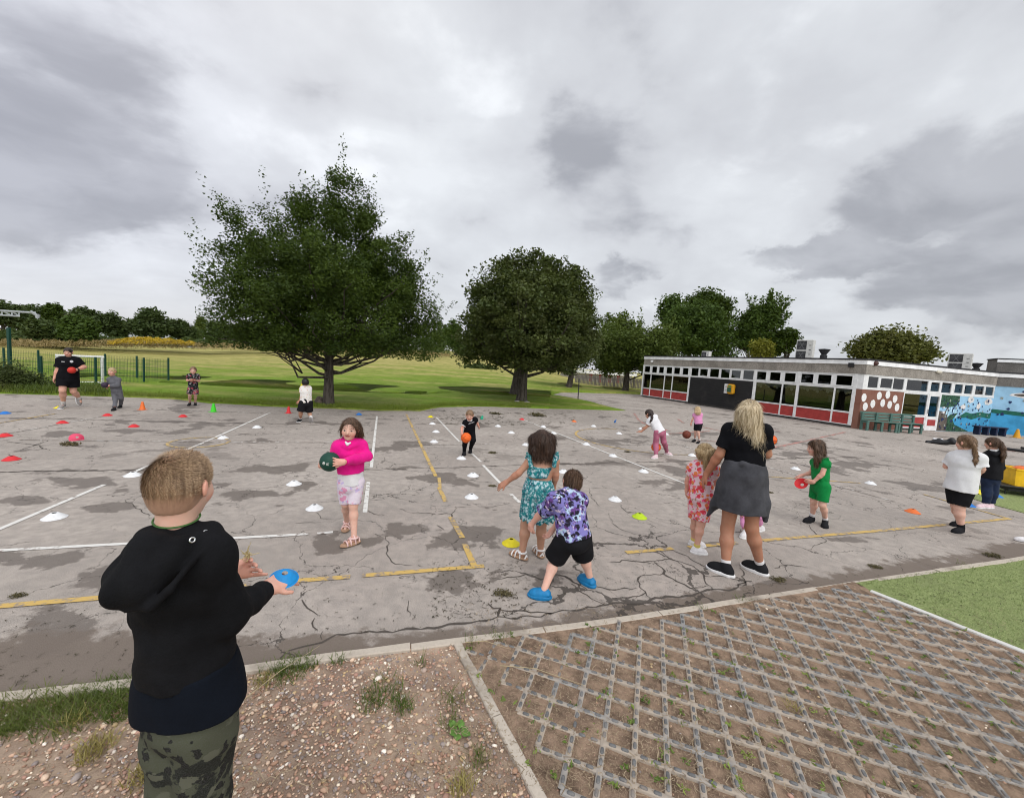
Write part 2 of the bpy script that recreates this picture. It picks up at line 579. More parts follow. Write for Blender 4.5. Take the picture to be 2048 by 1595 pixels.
# main open cracks as narrow ribbons in the same sheet
CR_PX = [[(0, 0)]]
rv, rq = [], []
n0 = len(V)


def ribbon(pts, w0, seed, mid=True):
    """ragged dark ribbon on the sheet, 3 mm proud"""
    global n0
    r = np.random.default_rng(seed)
    P = [np.array(G(*p)[:2]) for p in pts]
    out = [P[0]]
    for a, b in zip(P[:-1], P[1:]):
        L = np.linalg.norm(b - a); k = max(2, int(L / .045))
        nrm = np.array([-(b - a)[1], (b - a)[0]]) / (L + 1e-9)
        off = 0
        for i in range(1, k + 1):
            off = off * .75 + r.normal() * .012
            e = 1 - abs(2 * i / k - 1)
            out.append(a + (b - a) * i / k + nrm * off * min(1, e * 3))
    out = np.array(out)
    tn = np.gradient(out, axis=0); tn /= np.linalg.norm(tn, axis=1, keepdims=True) + 1e-9
    nn = np.stack([-tn[:, 1], tn[:, 0]], 1)
    s = np.linspace(0, 1, len(out))
    w = w0 * (.35 + .65 * np.sin(np.pi * np.clip(s, .06, .94))) * (.4 + 1.2 * r.random(len(out)))
    vs = np.concatenate([out + nn * w[:, None] / 2, out - nn * w[:, None] / 2])
    k = len(out)
    i = np.arange(k - 1)
    rq.append(np.stack([i, i + 1, i + 1 + k, i + k], 1)[:, ::-1] + n0)
    rv.append(np.concatenate([vs, np.full((2 * k, 1), .003)], 1))
    n0 += 2 * k


def c3(pts): return [(1100 + x / 4.452, 920 + y / 4.452) for x, y in pts]
def c2(pts): return [(600 + x / 4.096, 940 + y / 4.096) for x, y in pts]


RB = [(c3([(-450, 1330), (0, 1368), (180, 1340), (400, 1310), (560, 1270), (700, 1275), (900, 1240), (1150, 1220), (1300, 1190), (1450, 1150), (1650, 1140), (1800, 1080)]), .022),
      (c3([(530, 905), (640, 890), (830, 910), (930, 900), (1060, 880)]), .016), (c3([(930, 905), (1010, 1010), (1130, 1080), (1250, 1140), (1300, 1175)]), .016),
      (c3([(1010, 1010), (810, 1030), (800, 1100), (850, 1170), (910, 1240)]), .013), (c3([(1060, 880), (1270, 940), (1370, 1020), (1390, 1100), (1450, 1150)]), .015),
      (c3([(1090, 800), (1250, 880), (1440, 990)]), .013), (c3([(870, 760), (1000, 820), (1060, 870)]), .012), (c3([(190, 1100), (330, 1200), (490, 1290)]), .016),
      (c3([(340, 1140), (520, 1150), (770, 1138)]), .013), (c3([(20, 1010), (180, 1060), (330, 1150)]), .018), (c3([(550, 1230), (700, 1225), (850, 1180)]), .016),
      (c3([(1250, 1140), (1390, 1120)]), .012), (c3([(1370, 1030), (1520, 1030), (1700, 1070)]), .012), (c3([(1690, 960), (1730, 1060), (1650, 1110)]), .014),
      (c3([(525, 470), (550, 560), (640, 620), (740, 655), (1000, 690)]), .008), (c3([(620, 390), (680, 460), (800, 470), (920, 550)]), .009),
      (c3([(350, 250), (370, 340), (440, 410)]), .009), (c3([(980, 390), (1120, 375), (1250, 420)]), .007),
      (c3([(530, 250), (360, 250)]), .005), (c3([(2000, 960), (2120, 930), (2300, 960)]), .012), (c3([(2250, 500), (2330, 620), (2460, 720), (2300, 800)]), .009),
      (c2([(15, 1060), (60, 1130), (150, 1190)]), .011), (c2([(120, 1210), (145, 1310)]), .009), (c2([(185, 1320), (180, 1390)]), .009),
      (c2([(-100, 1480), (300, 1345), (820, 1310), (1100, 1295), (1400, 1250), (1620, 1200), (2060, 1170)]), .018),
      (c2([(1550, 1100), (1640, 1130), (1620, 1200)]), .020), (c2([(700, 540), (705, 680), (750, 750), (920, 780)]), .009), (c2([(610, 520), (720, 540)]), .008),
      (c2([(815, 315), (930, 350), (1120, 365), (1240, 360), (1270, 300), (1400, 300)]), .010), (c2([(1240, 360), (1260, 400)]), .014), (c2([(1400, 300), (1580, 300), (1720, 265)]), .007),
      (c2([(1610, 895), (1800, 870), (1950, 860)]), .008), (c2([(1120, 450), (1180, 490)]), .010), (c2([(560, 330), (640, 365), (690, 370)]), .010),
      (c2([(130, 345), (170, 395), (260, 400)]), .008), (c2([(-40, 435), (170, 425)]), .007), (c2([(890, 1070), (880, 1150), (900, 1200)]), .006),
      ([(-40, 835), (100, 837), (300, 842), (452, 846), (600, 848)], .03), ([(-60, 944), (120, 941), (287, 940)], .045), ([(735, 939), (860, 936), (1000, 931), (1180, 927), (1420, 921), (1750, 912)], .028),
      ([(100, 900), (60, 888), (0, 882)], .018), ([(40, 900), (75, 888), (100, 880)], .016), ([(300, 1036), (250, 1000), (265, 993)], .008), ([(1420, 870), (1540, 893), (1700, 925)], .02), ([(1130, 1000), (1000, 960)], .006)]
for k, (pts, w) in enumerate(RB): ribbon(pts, w, 100 + k)
rv = np.concatenate(rv); rq = np.concatenate(rq)
za = np.zeros(len(rv))
np_mesh('playground', np.concatenate([V, rv]), np.concatenate([q, rq]), [M_ASPH, M_CRACK],
        mi=np.concatenate([np.zeros(len(q)), np.ones(len(rq))]),
        fl={'damp': np.concatenate([dm.ravel(), za]), 'soil': np.concatenate([soil.ravel(), za]), 'far': np.concatenate([far.ravel(), za]), 'crk': np.concatenate([cz.ravel(), za])})['kind'] = 'structure'
PLAY = bpy.data.objects['playground']


# ---- painted lines
def line(pts, w, m, name, wpx=None):
    P = [np.array(G(*p)[:2]) if len(p) == 2 else np.array(p[:2]) for p in pts]
    P = np.array(P)
    tn = np.gradient(P, axis=0); tn /= np.linalg.norm(tn, axis=1, keepdims=True)
    nn = np.stack([-tn[:, 1], tn[:, 0]], 1)
    k = len(P)
    v = np.concatenate([P - nn * w / 2, P + nn * w / 2])
    v = np.concatenate([v, np.full((2 * k, 1), line.z)], 1)
    line.z += .00005
    i = np.arange(k - 1)
    o = np_mesh(name, v, np.stack([i, i + 1, i + 1 + k, i + k], 1), m, parent=PLAY)
    return o


line.z = .005
for pts in [[(-60, 1083), (209, 969)], [(246, 953), (395, 890)], [(398, 889), (540, 825)], [(-40, 1103), (617, 1068)], [(634, 1067), (666, 1064)],
            [(754, 832), (742.6, 934.5)], [(736.8, 963.6), (729.8, 1024.8)], [(872.6, 834.5), (918.8, 883)], [(943.6, 906.6), (961.8, 923.7)],
            [(966, 930), (1001, 966.6)], [(1021.7, 988), (1039.7, 1005)], [(1047, 839.5), (1369, 966.7)]]:
    line(pts, .05, M_WHITE, 'white_line')
for pts in [[(20, 866), (207, 832)], [(1220, 851), (1272, 865)], [(1320, 879), (1400, 901)], [(1528, 932), (1790, 1003)]]:
    line(pts, .05, M_WHITE2, 'white_line')
for pts in [[(40, 879.5), (440, 884)], [(440, 884), (745, 885)], [(813, 889), (921, 889)], [(946, 888), (982, 888)], [(1108, 888), (1368, 890)], [(581, 826), (753, 832)], [(299, 818), (368, 820.5)],
            [(310, 819), (560, 827)], [(895, 835), (934, 835.6)]]:
    line(pts, .045, M_WHITE2, 'white_line')
for pts in [[(812.5, 828), (871.6, 952.7)], [(878, 975), (891, 1003)], [(901, 1034), (925, 1076)], [(929, 1088), (948, 1131)], [(-40, 1216), (222, 1194)], [(430, 1175), (500, 1170)], [(586, 1162), (700, 1154)], [(725, 1151.5), (968, 1132)],
            [(1252, 1105), (1345, 1097)], [(1376, 1094.5), (1474, 1085.8)], [(1525, 1081), (1780, 1059.5)], [(1780, 1059.5), (2020, 1037)]]:
    line(pts, .058, M_YELL, 'yellow_line')
for pts in [[(-20, 849), (112, 827)], [(1845, 988), (2010, 1035)], [(1533, 953), (1720, 966)], [(1165, 1114), (1185, 1112)], [(878, 955), (880, 975)]]:
    line(pts, .05, M_YELL2, 'yellow_line')


def arc(c, r, a0, a1, w, m, name):
    P = [(c[0] + r * math.cos(a), c[1] + r * math.sin(a), 0) for a in np.linspace(a0, a1, 40)]
    line(P, w, m, name)


c0 = G(399, 884.5)
arc(c0, .45, 0, 2 * math.pi, .05, M_YELL2, 'yellow_circle')
arc((3.6, 10.95), 1.75, R(95), R(300), .06, M_YELL2, 'yellow_circle')
arc((3.6, 10.95), 1.75, R(150), R(220), .065, M_YELL, 'yellow_circle')
for pts in [[(1268, 826), (1276, 838), (1284, 845)], [(1284, 845), (1340, 862)], [(1356, 838), (1368, 846)], [(1395, 852), (1530, 880)], [(1545, 895), (1610, 882)], [(1560, 893), (1690, 864)], [(1330, 868), (1420, 862)], [(1480, 850), (1560, 862)], [(1390, 880), (1450, 884)], [(1800, 862), (1840, 868)], [(1960, 895), (2030, 903)]]:
    line(pts, .09, M_RED, 'red_line')

# ---- field beyond the playground (single sheet, rises gently in the distance)
EDGE = [(-900, 760), (-500, 772), (-200, 780), (0, 787), (150, 791), (300, 796), (345, 798), (420, 806), (550, 813), (640, 816), (760, 821), (840, 822), (880, 814), (960, 812.5), (1062, 816), (1098, 817), (1104, 789), (1122, 785), (1282, 788.5), (1400, 795)]


def azim(P): return math.atan2(P[0], P[1])


ea = [azim(G(*q)) for q in EDGE]; er = [float(np.hypot(*G(*q)[:2])) for q in EDGE]
ea += [R(60), R(80)]; er += [45, 50]


def rise(d, a):
    s = np.interp(a, [azim(ray(q, 700)) for q in (200, 420, 600, 900, 1010, 1200)], [0.0, .004, .028, .05, .05, .008])
    return .02 + s * np.clip(d - 26, 0, 80)


az = np.unique(np.concatenate([np.linspace(R(-88), R(80), 520), ea]))
rr = np.concatenate([[0, .0004], np.linspace(.002, .1, 12), np.linspace(.11, 1, 44) ** 1.35])
Ra = np.interp(az, ea, er)
Ra = Ra + .10 * (vnoise(az * 40, az * 0, 1.3, 9) - .5) * (Ra / 12) + .05 * (vnoise(az * 140, az * 0, 1.3, 8) - .5) * (Ra / 12)
D = Ra[:, None] + (125 - Ra[:, None]) * rr[None, :]
A = np.repeat(az[:, None], len(rr), 1)
Z = rise(D, A) + .03 + .03 * vnoise(D * np.sin(A), D * np.cos(A), .5, 2) * np.clip(rr * 30, 0, 1)[None, :]
Z[:, 0] = -.012; D[:, 0] -= .01
V = np.stack([D * np.sin(A), D * np.cos(A), Z], -1).reshape(-1, 3)
na, nr = D.shape
idx = np.arange(na * nr).reshape(na, nr)
q = np.stack([idx[1:, :-1], idx[1:, 1:], idx[:-1, 1:], idx[:-1, :-1]], -1).reshape(-1, 4)[:, ::-1]
np_mesh('field', V, q, M_FIELD, smooth=True)['kind'] = 'structure'
# lawn tongue between playground and path
mb = MB()
lawn = [G(*p)[:2] for p in [(1085, 815.5), (1098, 817), (1150, 818), (1200, 819.5), (1251, 821), (1228, 816), (1200, 809), (1180, 803), (1140, 795), (1106, 789.5), (1095, 789)]]
mb.prism(lawn, -.02, .024)
tag(mb.build('lawn', M_LAWN), kind='structure')


# ---- kerb stones (edging with joints), divider edging, white strip
def kerb_mat(name, a, b):
    t = NT(name)
    P = t.pos()
    n = t.noise(P, 60, 6, .7); n2 = t.noise(P, 3, 5, .6)
    c = t.mix(n, a, b)
    c = t.mix(t.map(n2, .5, .72, 0, .7), c, (.16, .13, .10))
    t.p(Base_Color=c, Roughness=.9)
    t.bump(n, .6, .006)
    return t.m


M_KERB = kerb_mat('weathered_concrete', (.36, .31, .25), (.58, .51, .43))


def edging(poly, w, z1, ln, name, mat, seed, jit=.006):
    r = np.random.default_rng(seed)
    P = np.array(poly)
    sg = np.linalg.norm(np.diff(P, axis=0), axis=1); cs = np.concatenate([[0], np.cumsum(sg)])
    mb = MB()
    s = 0.0
    while s < cs[-1] - .05:
        l = min(ln * (.9 + .2 * r.random()), cs[-1] - s)
        pts = [np.array([np.interp(s + l * k / 4 + (.004 if k == 0 else 0) - (.004 if k == 4 else 0), cs, P[:, j]) for j in (0, 1)]) for k in range(5)]
        L, Rr = [], []
        for k in range(5):
            d = pts[min(k + 1, 4)] - pts[max(k - 1, 0)]; d /= np.linalg.norm(d)
            nn = np.array([-d[1], d[0]])
            L.append(pts[k] + nn * (w / 2 + r.normal() * .002)); Rr.append(pts[k] - nn * (w / 2 + r.normal() * .002))
        hz = z1 + r.normal() * jit * .6
        b = .006
        v = []
        for k in range(5):
            d = (L[k] - Rr[k]); d /= np.linalg.norm(d)
            v += [(*Rr[k], -.03), (*Rr[k], hz - b), (*(Rr[k] + d * b), hz), (*(L[k] - d * b), hz), (*L[k], hz - b), (*L[k], -.03)]
        f = []
        for k in range(4):
            for j in range(5): f.append((k * 6 + j, k * 6 + j + 1, k * 6 + 7 + j, k * 6 + 6 + j)[::-1])
        f.append(tuple(range(6))); f.append(tuple(range(29, 23, -1)))
        mb.add(v, f)
        s += l
    o = mb.build(name, mat)
    o['kind'] = 'structure'
    return o


edging(KERB, .062, .028, .9, 'kerb', M_KERB, 1)
edging(DIV, .056, .03, .62, 'kerb', M_KERB, 2)
M_STRIP = kerb_mat('white_edging', (.50, .49, .46), (.70, .69, .65))
edging(STRIP, .05, .035, 1.4, 'kerb', M_STRIP, 3)


# ---- soil sheets in front
def height_sheet(name, poly, z0, amp, stp, mat, hfun=None, fl=None):
    P = np.array(poly)
    x0, y0 = P.min(0); x1, y1 = P.max(0)
    gx = np.arange(x0, x1 + stp, stp); gy = np.arange(y0, y1 + stp, stp)
    X, Y = np.meshgrid(gx, gy, indexing='ij')
    ins = np.zeros(X.shape, bool)
    n = len(P)
    for i in range(n):
        xi, yi = P[i]; xj, yj = P[(i + 1) % n]
        if yi == yj: continue
        c = ((yi > Y) != (yj > Y)) & (X < (xj - xi) * (Y - yi) / (yj - yi) + xi)
        ins ^= c
    Z = z0 + amp * (.5 * vnoise(X, Y, 3, 1) + .3 * vnoise(X, Y, 11, 2) + .2 * vnoise(X, Y, 37, 3) - .4)
    if hfun is not None: Z = hfun(X, Y, Z)
    idx = np.arange(X.size).reshape(X.shape)
    ok = ins[:-1, :-1] | ins[1:, :-1] | ins[1:, 1:] | ins[:-1, 1:]
    q = np.stack([idx[:-1, :-1], idx[1:, :-1], idx[1:, 1:], idx[:-1, 1:]], -1)[ok]
    use, inv = np.unique(q, return_inverse=True)
    V = np.stack([X, Y, Z], -1).reshape(-1, 3)[use]
    o = np_mesh(name, V, inv.reshape(-1, 4), mat, smooth=True)
    o['kind'] = 'structure'
    return o


def soil_mat():
    t = NT('reddish_soil')
    P = t.pos()
    n = t.noise(P, 14, 7, .65); fn = t.noise(P, 160, 4, .7); bg = t.noise(P, 1.8, 4)
    c = t.mix(t.map(n, .3, .7), (.33, .235, .168), (.50, .375, .275))
    c = t.mix(t.map(bg, .42, .66, 0, .8), c, (.24, .165, .125))
    c = t.mix(t.map(fn, .5, .75, 0, .7), c, (.45, .34, .27))
    c = t.mix(t.map(fn, .45, .25, 0, .6), c, (.09, .062, .048))
    t.p(Base_Color=c, Roughness=.95)
    t.bump(t.math('ADD', fn, n), .8, .012)
    return t.m


def mulch_mat():
    t = NT('dark_soil_with_chaff')
    P = t.pos()
    n = t.noise(P, 10, 7, .65); fn = t.noise(P, 120, 5, .75)
    st = t.noise(t.mapping(t.vmath('ADD', P, t.vmath('SCALE', t.noise(P, 30, 2, out=1), .06)), (25, 190, 1), (0, 0, .6)), 1.0, 3, .6)
    st2 = t.noise(t.mapping(t.vmath('ADD', P, t.vmath('SCALE', t.noise(P, 25, 2, out=1), .06)), (190, 25, 1), (0, 0, .2)), 1.0, 3, .6)
    c = t.mix(t.map(n, .3, .7), (.13, .085, .058), (.40, .275, .19))
    c = t.mix(t.map(t.math('MAXIMUM', st, st2), .56, .70, 0, .85), c, (.46, .34, .23))
    c = t.mix(t.map(fn, .45, .25, 0, .7), c, (.035, .025, .018))
    t.p(Base_Color=c, Roughness=.95)
    t.bump(t.math('ADD', fn, t.math('MAXIMUM', st, st2)), .9, .012)
    return t.m


def turf_mat():
    t = NT('green_carpet_turf')
    P = t.pos()
    fn = t.noise(P, 190, 3, .7); md = t.noise(P, 26, 5, .65); bg = t.noise(P, 1.7, 5, .6)
    c = t.mix(t.map(fn, .3, .7), (.13, .185, .055), (.42, .47, .21))
    c = t.mix(t.map(md, .42, .66, 0, .5), c, (.16, .19, .08))
    c = t.mix(t.map(bg, .5, .7, 0, .45), c, (.22, .24, .12))
    c = t.mix(t.map(t.noise(t.mapping(P, loc=(1, 7, 0)), 9, 7, .7), .63, .72, 0, .8), c, (.10, .075, .045))
    t.p(Base_Color=c, Roughness=.95)
    t.b.inputs['Specular IOR Level'].default_value = .1
    t.bump(t.math('ADD', fn, md), .9, .01)
    return t.m


M_SOIL = soil_mat(); M_MULCH = mulch_mat(); M_TURF = turf_mat()
kx = np.array(KERB)
iD = 6   # index of divider on kerb
grav_poly = [tuple(p) for p in kx[:iD + 1]] + [tuple(DIV[2]), (DIV[2][0], -1.6), (-4.6, -1.6), (-4.6, 1.4)]
height_sheet('gravel_bed', grav_poly, .006, .022, .03, M_SOIL)
iS = 11
strip_top = STRIP[0]
grid_poly = [tuple(DIV[0])] + [tuple(p) for p in kx[iD:iS + 1]] + [tuple(strip_top), tuple(STRIP[2]), (STRIP[2][0], -1.6), (DIV[2][0], -1.6), tuple(DIV[2])]

GA = R(-19); GS = .148
gu = np.array([math.cos(GA), math.sin(GA)]); gv = np.array([-math.sin(GA), math.cos(GA)])
GO = G(1270.3, 1466.5)[:2]
BUR = [(1040, 1400, .42, 1.0), (1120, 1350, .30, .9), (1140, 1450, .26, 1.0), (1000, 1330, .30, 1.0), (1290, 1262, .3, .55), (1700, 1235, .4, .45), (1590, 1260, .22, .8), (950, 1330, .2, 1.2), (1080, 1500, .2, .6), (1860, 1300, .25, .3), (1170, 1290, .3, .7), (1450, 1245, .25, .5)]


def buried(X, Y):
    b = np.zeros(np.shape(X))
    for (px, py, r_, a_) in BUR:
        c = G(px, py)
        b = np.maximum(b, a_ * np.exp(-((X - c[0]) ** 2 + (Y - c[1]) ** 2) / r_ ** 2))
    dk_ = dist_polyline(np.asarray(X, float), np.asarray(Y, float), KERB)
    b = np.maximum(b, 1.0 * np.exp(-(dk_ / .13) ** 2))
    return b + .35 * (vnoise(X, Y, 5, 21) - .5)


def hmul(X, Y, Z):
    # soil dips in the middle of each cell, swells where the lattice is buried
    px = (X - GO[0]) * gu[0] + (Y - GO[1]) * gu[1]; py = (X - GO[0]) * gv[0] + (Y - GO[1]) * gv[1]
    b = buried(X, Y)
    Z = Z + .018 * np.clip(b - .45, -.15, .75)
    return np.where(np.minimum(dist_polyline(X, Y, DIV), dist_polyline(X, Y, KERB)) < .07, np.minimum(Z, .022), Z)


height_sheet('grid_soil', grid_poly, .0185, .014, .02, M_MULCH, hmul)

# the plastic lattice
t = NT('grey_paver_plastic')
P = t.pos()
n = t.noise(P, 16, 6, .6); fn = t.noise(P, 150, 3)
c = t.mix(t.map(n, .3, .7), (.20, .196, .19), (.31, .30, .285))
c = t.mix(t.map(t.noise(P, 3.0, 6, .65), .35, .57, 0, .85), c, (.38, .31, .24))
c = t.mix(t.map(fn, .55, .75, 0, .5), c, (.30, .25, .20))
t.p(Base_Color=c, Roughness=.62); t.bump(fn, .25, .004)
M_GRID = t.m
t = NT('paver_nub_plastic')
P = t.pos()
n = t.noise(P, 22, 5, .6)
c = t.mix(t.map(n, .3, .7), (.095, .095, .095), (.175, .172, .168))
c = t.mix(t.map(t.noise(P, 5, 5, .65), .50, .68, 0, .65), c, (.30, .24, .19))
t.p(Base_Color=c, Roughness=.55)
M_NUB = t.m
gp = np.array(grid_poly)


def inpoly(x, y, P):
    ins = np.zeros(np.shape(x), bool)
    n = len(P)
    for i in range(n):
        xi, yi = P[i]; xj, yj = P[(i + 1) % n]
        if yi == yj: continue
        ins ^= ((yi > y) != (yj > y)) & (x < (xj - xi) * (y - yi) / (yj - yi) + xi)
    return ins


gv_, gf_, gm_ = [], [], []
cnt = 0


def addv(v, f, m):
    global cnt
    gv_.append(np.asarray(v)); gf_.append(np.asarray(f) + cnt); gm_.append(np.full(len(f), m)); cnt += len(v)


r_ = np.random.default_rng(8)
ZT = .030
shrink = np.array(grid_poly)
for i in range(-40, 60):
    for j in range(-40, 40):
        n0_ = GO + gu * GS * i + gv * GS * j
        for (e, o_) in ((gu, gv), (gv, gu)):
            mid = n0_ + e * GS / 2
            if mid[1] < .4 or mid[0] > 6.5: continue
            if not bool(inpoly(np.array(mid[0]), np.array(mid[1]), shrink)): continue
            ends = [n0_ + e * (.002), n0_ + e * (GS - .002)]
            if not all(bool(inpoly(np.array(a[0]), np.array(a[1]), shrink)) for a in ends): continue
            if min(dist_polyline(np.array(mid[0]), np.array(mid[1]), q_) for q_ in (KERB, DIV, STRIP)) < .07: continue
            if (i * 7 + j * 13) % 3 == 0 and False: continue
            w = .0135
            z1 = ZT + r_.normal() * .0008
            a, b = n0_ - e * .0, n0_ + e * GS
            v = []
            for pnt in (a, b):
                for (s_, z_) in ((-w * 1.15, -.01), (-w * 1.05, z1 - .002), (-w * .9, z1), (w * .9, z1), (w * 1.05, z1 - .002), (w * 1.15, -.01)):
                    v.append((*(pnt + o_ * s_), z_ + (.0004 if e is gu else 0)))
            addv(v, [(k, k + 1, k + 7, k + 6) for k in range(5)], 0)
            for tt in (.3, .7):    # two raised oval nubs on each bar
                c = n0_ + e * GS * tt
                vv = []
                for (sc, z_) in ((1, z1 - .001), (.86, z1 + .005), (.5, z1 + .0068)):
                    for k in range(10):
                        an = 2 * math.pi * k / 10
                        ca, sa = math.cos(an), math.sin(an)
                        pw = .6
                        ux = math.copysign(abs(ca) ** pw, ca) * .019 * sc; uy = math.copysign(abs(sa) ** pw, sa) * .0088 * sc
                        vv.append((*(c + e * ux + o_ * uy), z_))
                f = [(k, (k + 1) % 10, 10 + (k + 1) % 10, 10 + k) for k in range(10)] + [(10 + k, 10 + (k + 1) % 10, 20 + (k + 1) % 10, 20 + k) for k in range(10)]
                f += [(20, 21, 22, 23), (20, 23, 24, 25), (20, 25, 26, 27), (20, 27, 28, 29)]
                addv(vv, f, 1)
np_mesh('grid_paving', np.concatenate(gv_), np.concatenate(gf_), [M_GRID, M_NUB], mi=np.concatenate(gm_), smooth=True)['kind'] = 'structure'

# ---- artificial turf, near right and beyond the playground corner
mb = MB()
tp = [tuple(strip_top)] + [tuple(p) for p in kx[iS:]] + [(9, -1.6), (STRIP[2][0] + .5, -1.6), tuple(STRIP[2])]
mb.prism(tp, -.02, .022)
tag(mb.build('turf', M_TURF), kind='structure')
mb = MB()
tp2 = [G(*p)[:2] for p in [(1893, 980), (1935, 974), (2000, 968), (2060, 962), (2200, 955), (2500, 960), (2500, 1100), (2120, 1044), (2048, 1026), (1960, 1002)]]
mb.prism(tp2, -.02, .012)
tag(mb.build('turf', M_TURF), kind='structure')
# ================================================================== BUILDINGS
def brick_mat():
    t = NT('red_brick')
    P = t.obj()
    uv = t.attr('uv', 'Vector')
    b = t.t.nodes.new('ShaderNodeTexBrick')
    t.set(b.inputs['Vector'], uv)
    t.set(b.inputs['Scale'], 1.0); b.inputs['Brick Width'].default_value = .225; b.inputs['Row Height'].default_value = .075
    b.inputs['Mortar Size'].default_value = .005; t.b.inputs['Specular IOR Level'].default_value = .1
    t.set(b.inputs['Color1'], (.40, .072, .036)); t.set(b.inputs['Color2'], (.27, .05, .03)); t.set(b.inputs['Mortar'], (.23, .115, .085))
    c = t.mix(t.map(t.noise(P, 3, 5), .4, .7, 0, .5), b.outputs[0], (.17, .055, .038))
    t.p(Base_Color=c, Roughness=.9)
    t.bump(b.outputs[1], -.4, .006)
    return t.m


def pebble_mat(name, a, b):
    t = NT(name)
    P = t.obj()
    v = t.vor(P, 55, 'F1', out=1)
    n = t.noise(P, 1.4, 5, .6)
    st = t.noise(t.mapping(P, (9, 9, .6)), 1, 4)
    c = t.mix(v, a, b)
    c = t.mix(t.map(t.noise(P, 22, 5, .8), .4, .65, 0, .6), c, tuple(np.array(a) * .5))
    c = t.mix(t.map(n, .42, .66, 0, .55), c, tuple(np.array(a) * .6))
    c = t.mix(t.map(st, .55, .75, 0, .4), c, tuple(np.array(a) * .55))
    t.p(Base_Color=c, Roughness=.95)
    t.bump(t.noise(P, 60, 3, .7), .6, .01)
    return t.m


def clad_mat():
    t = NT('stained_black_boarding')
    P = t.obj()
    sp = t.t.nodes.new('ShaderNodeSeparateXYZ'); t.set(sp.inputs[0], P)
    n = t.noise(t.mapping(P, (2, 2, 40)), 1, 5, .65)
    n2 = t.noise(P, 1.5, 4)
    c = t.mix(n, (.022, .022, .024), (.085, .082, .080))
    c = t.mix(t.map(n2, .5, .7, 0, .5), c, (.10, .09, .085))
    t.p(Base_Color=c, Roughness=.75)
    return t.m


def glass_mat(name='window_glass', tint=(.55, .58, .58)):
    t = NT(name)
    t.t.nodes.remove(t.b)
    fr = t.n('Fresnel', {'IOR': 1.5})
    tr = t.n('BsdfTransparent', {'Color': tint})
    gl = t.n('BsdfGlossy', {'Color': (1, 1, 1), 'Roughness': .015})
    mx = t.t.nodes.new('ShaderNodeMixShader')
    t.set(mx.inputs[0], t.math('ADD', fr, .015)); t.t.links.new(tr, mx.inputs[1]); t.t.links.new(gl, mx.inputs[2])
    t.t.links.new(mx.outputs[0], t.out.inputs[0])
    return t.m


M_BRICK = brick_mat()
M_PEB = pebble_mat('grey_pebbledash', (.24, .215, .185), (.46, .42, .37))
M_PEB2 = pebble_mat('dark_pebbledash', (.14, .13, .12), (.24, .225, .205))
M_CLAD = clad_mat()
M_GLASS = glass_mat()
M_UPVC = flat('white_window_frame', (.74, .74, .73), .45, .08, 6)
M_FASC = flat('white_fascia', (.82, .82, .82), .55, .12, 3)
M_FELT = flat('black_roof_felt', (.03, .03, .033), .85, .3, 8)
M_REDP = flat('red_panel', (.36, .045, .04), .5, .15, 4)
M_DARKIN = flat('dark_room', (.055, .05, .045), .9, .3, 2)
M_PAPER = flat('cream_paper', (.80, .74, .60), .9, .1, 20)
M_ROOFG = flat('grey_roof', (.22, .215, .21), .9, .2, 3)
M_SILL = flat('dark_plinth', (.06, .055, .05), .9, .3, 8)

CB = np.array([*G(1713, 857)[:2], 0.0])
uL = np.array([-5.6, 12.94, 0]); LL = np.linalg.norm(uL); uL /= LL
pR = np.array([25.0, 20.9, 0]) - CB; LR = np.linalg.norm(pR); uR = pR / LR
UP = np.array([0, 0, 1.0])
nL = np.cross(UP, uL); nL *= -np.sign(np.dot(nL, CB)); nL /= np.linalg.norm(nL)
nR = np.cross(UP, uR); nR *= -np.sign(np.dot(nR, CB)); nR /= np.linalg.norm(nR)
HB = 3.17


def hit(px, py, O, u, n):
    d = ray(px, py)
    t = np.dot(O - EYE, n) / np.dot(d, n)
    P = EYE + d * t
    return float(np.dot(P - O, u)), float(P[2])


def sL(cx, cy): return hit(1260 + cx / 4.452, 640 + cy / 4.452, CB, uL, nL)
def sR(cx, cy): return hit(1680 + cx / 5.565, 650 + cy / 5.565, CB, uR, nR)


class Wall:
    """a facade frame: s along, z up, o metres out from the face"""
    def __init__(s, O, u, n): s.O, s.u, s.n = np.asarray(O, float), u, n

    def P(s, a, z, o=0.0): return s.O + s.u * a + s.n * o + UP * z

    def slab(s, mb, a0, a1, z0, z1, o0, o1, mi=0, bev=0):
        c = s.P((a0 + a1) / 2, (z0 + z1) / 2, (o0 + o1) / 2)
        w = np.cross(UP, s.u)
        mb.box(c, (abs(a1 - a0), abs(o1 - o0), abs(z1 - z0)), u=s.u, mi=mi, bev=bev)

    def ring(s, mb, a0, a1, z0, z1, fw, o0, o1, mi=0):
        lo, hi = min(a0, a1), max(a0, a1)
        s.slab(mb, lo, lo + fw, z0, z1, o0, o1, mi); s.slab(mb, hi - fw, hi, z0, z1, o0, o1, mi)
        s.slab(mb, lo + fw, hi - fw, z0, z0 + fw, o0, o1, mi); s.slab(mb, lo + fw, hi - fw, z1 - fw, z1, o0, o1, mi)

    def window(s, parent, a0, a1, z0, z1, fw=.045, depth=.06, out=.0, name='window'):
        mb = MB(); s.ring(mb, a0, a1, z0, z1, fw, out - depth, out)
        w = mb.build(name, M_UPVC, parent)
        mb = MB(); lo, hi = min(a0, a1), max(a0, a1)
        s.slab(mb, lo + fw, hi - fw, z0 + fw, z1 - fw, out - .035, out - .029)
        mb.build('pane', M_GLASS, w)
        return w


WL = Wall(CB, uL, nL)
WR = Wall(CB, uR, nR)
school = empty('school_building', CB, 'long flat-roofed school block with red panels, dark boarding and a painted mural', 'building')


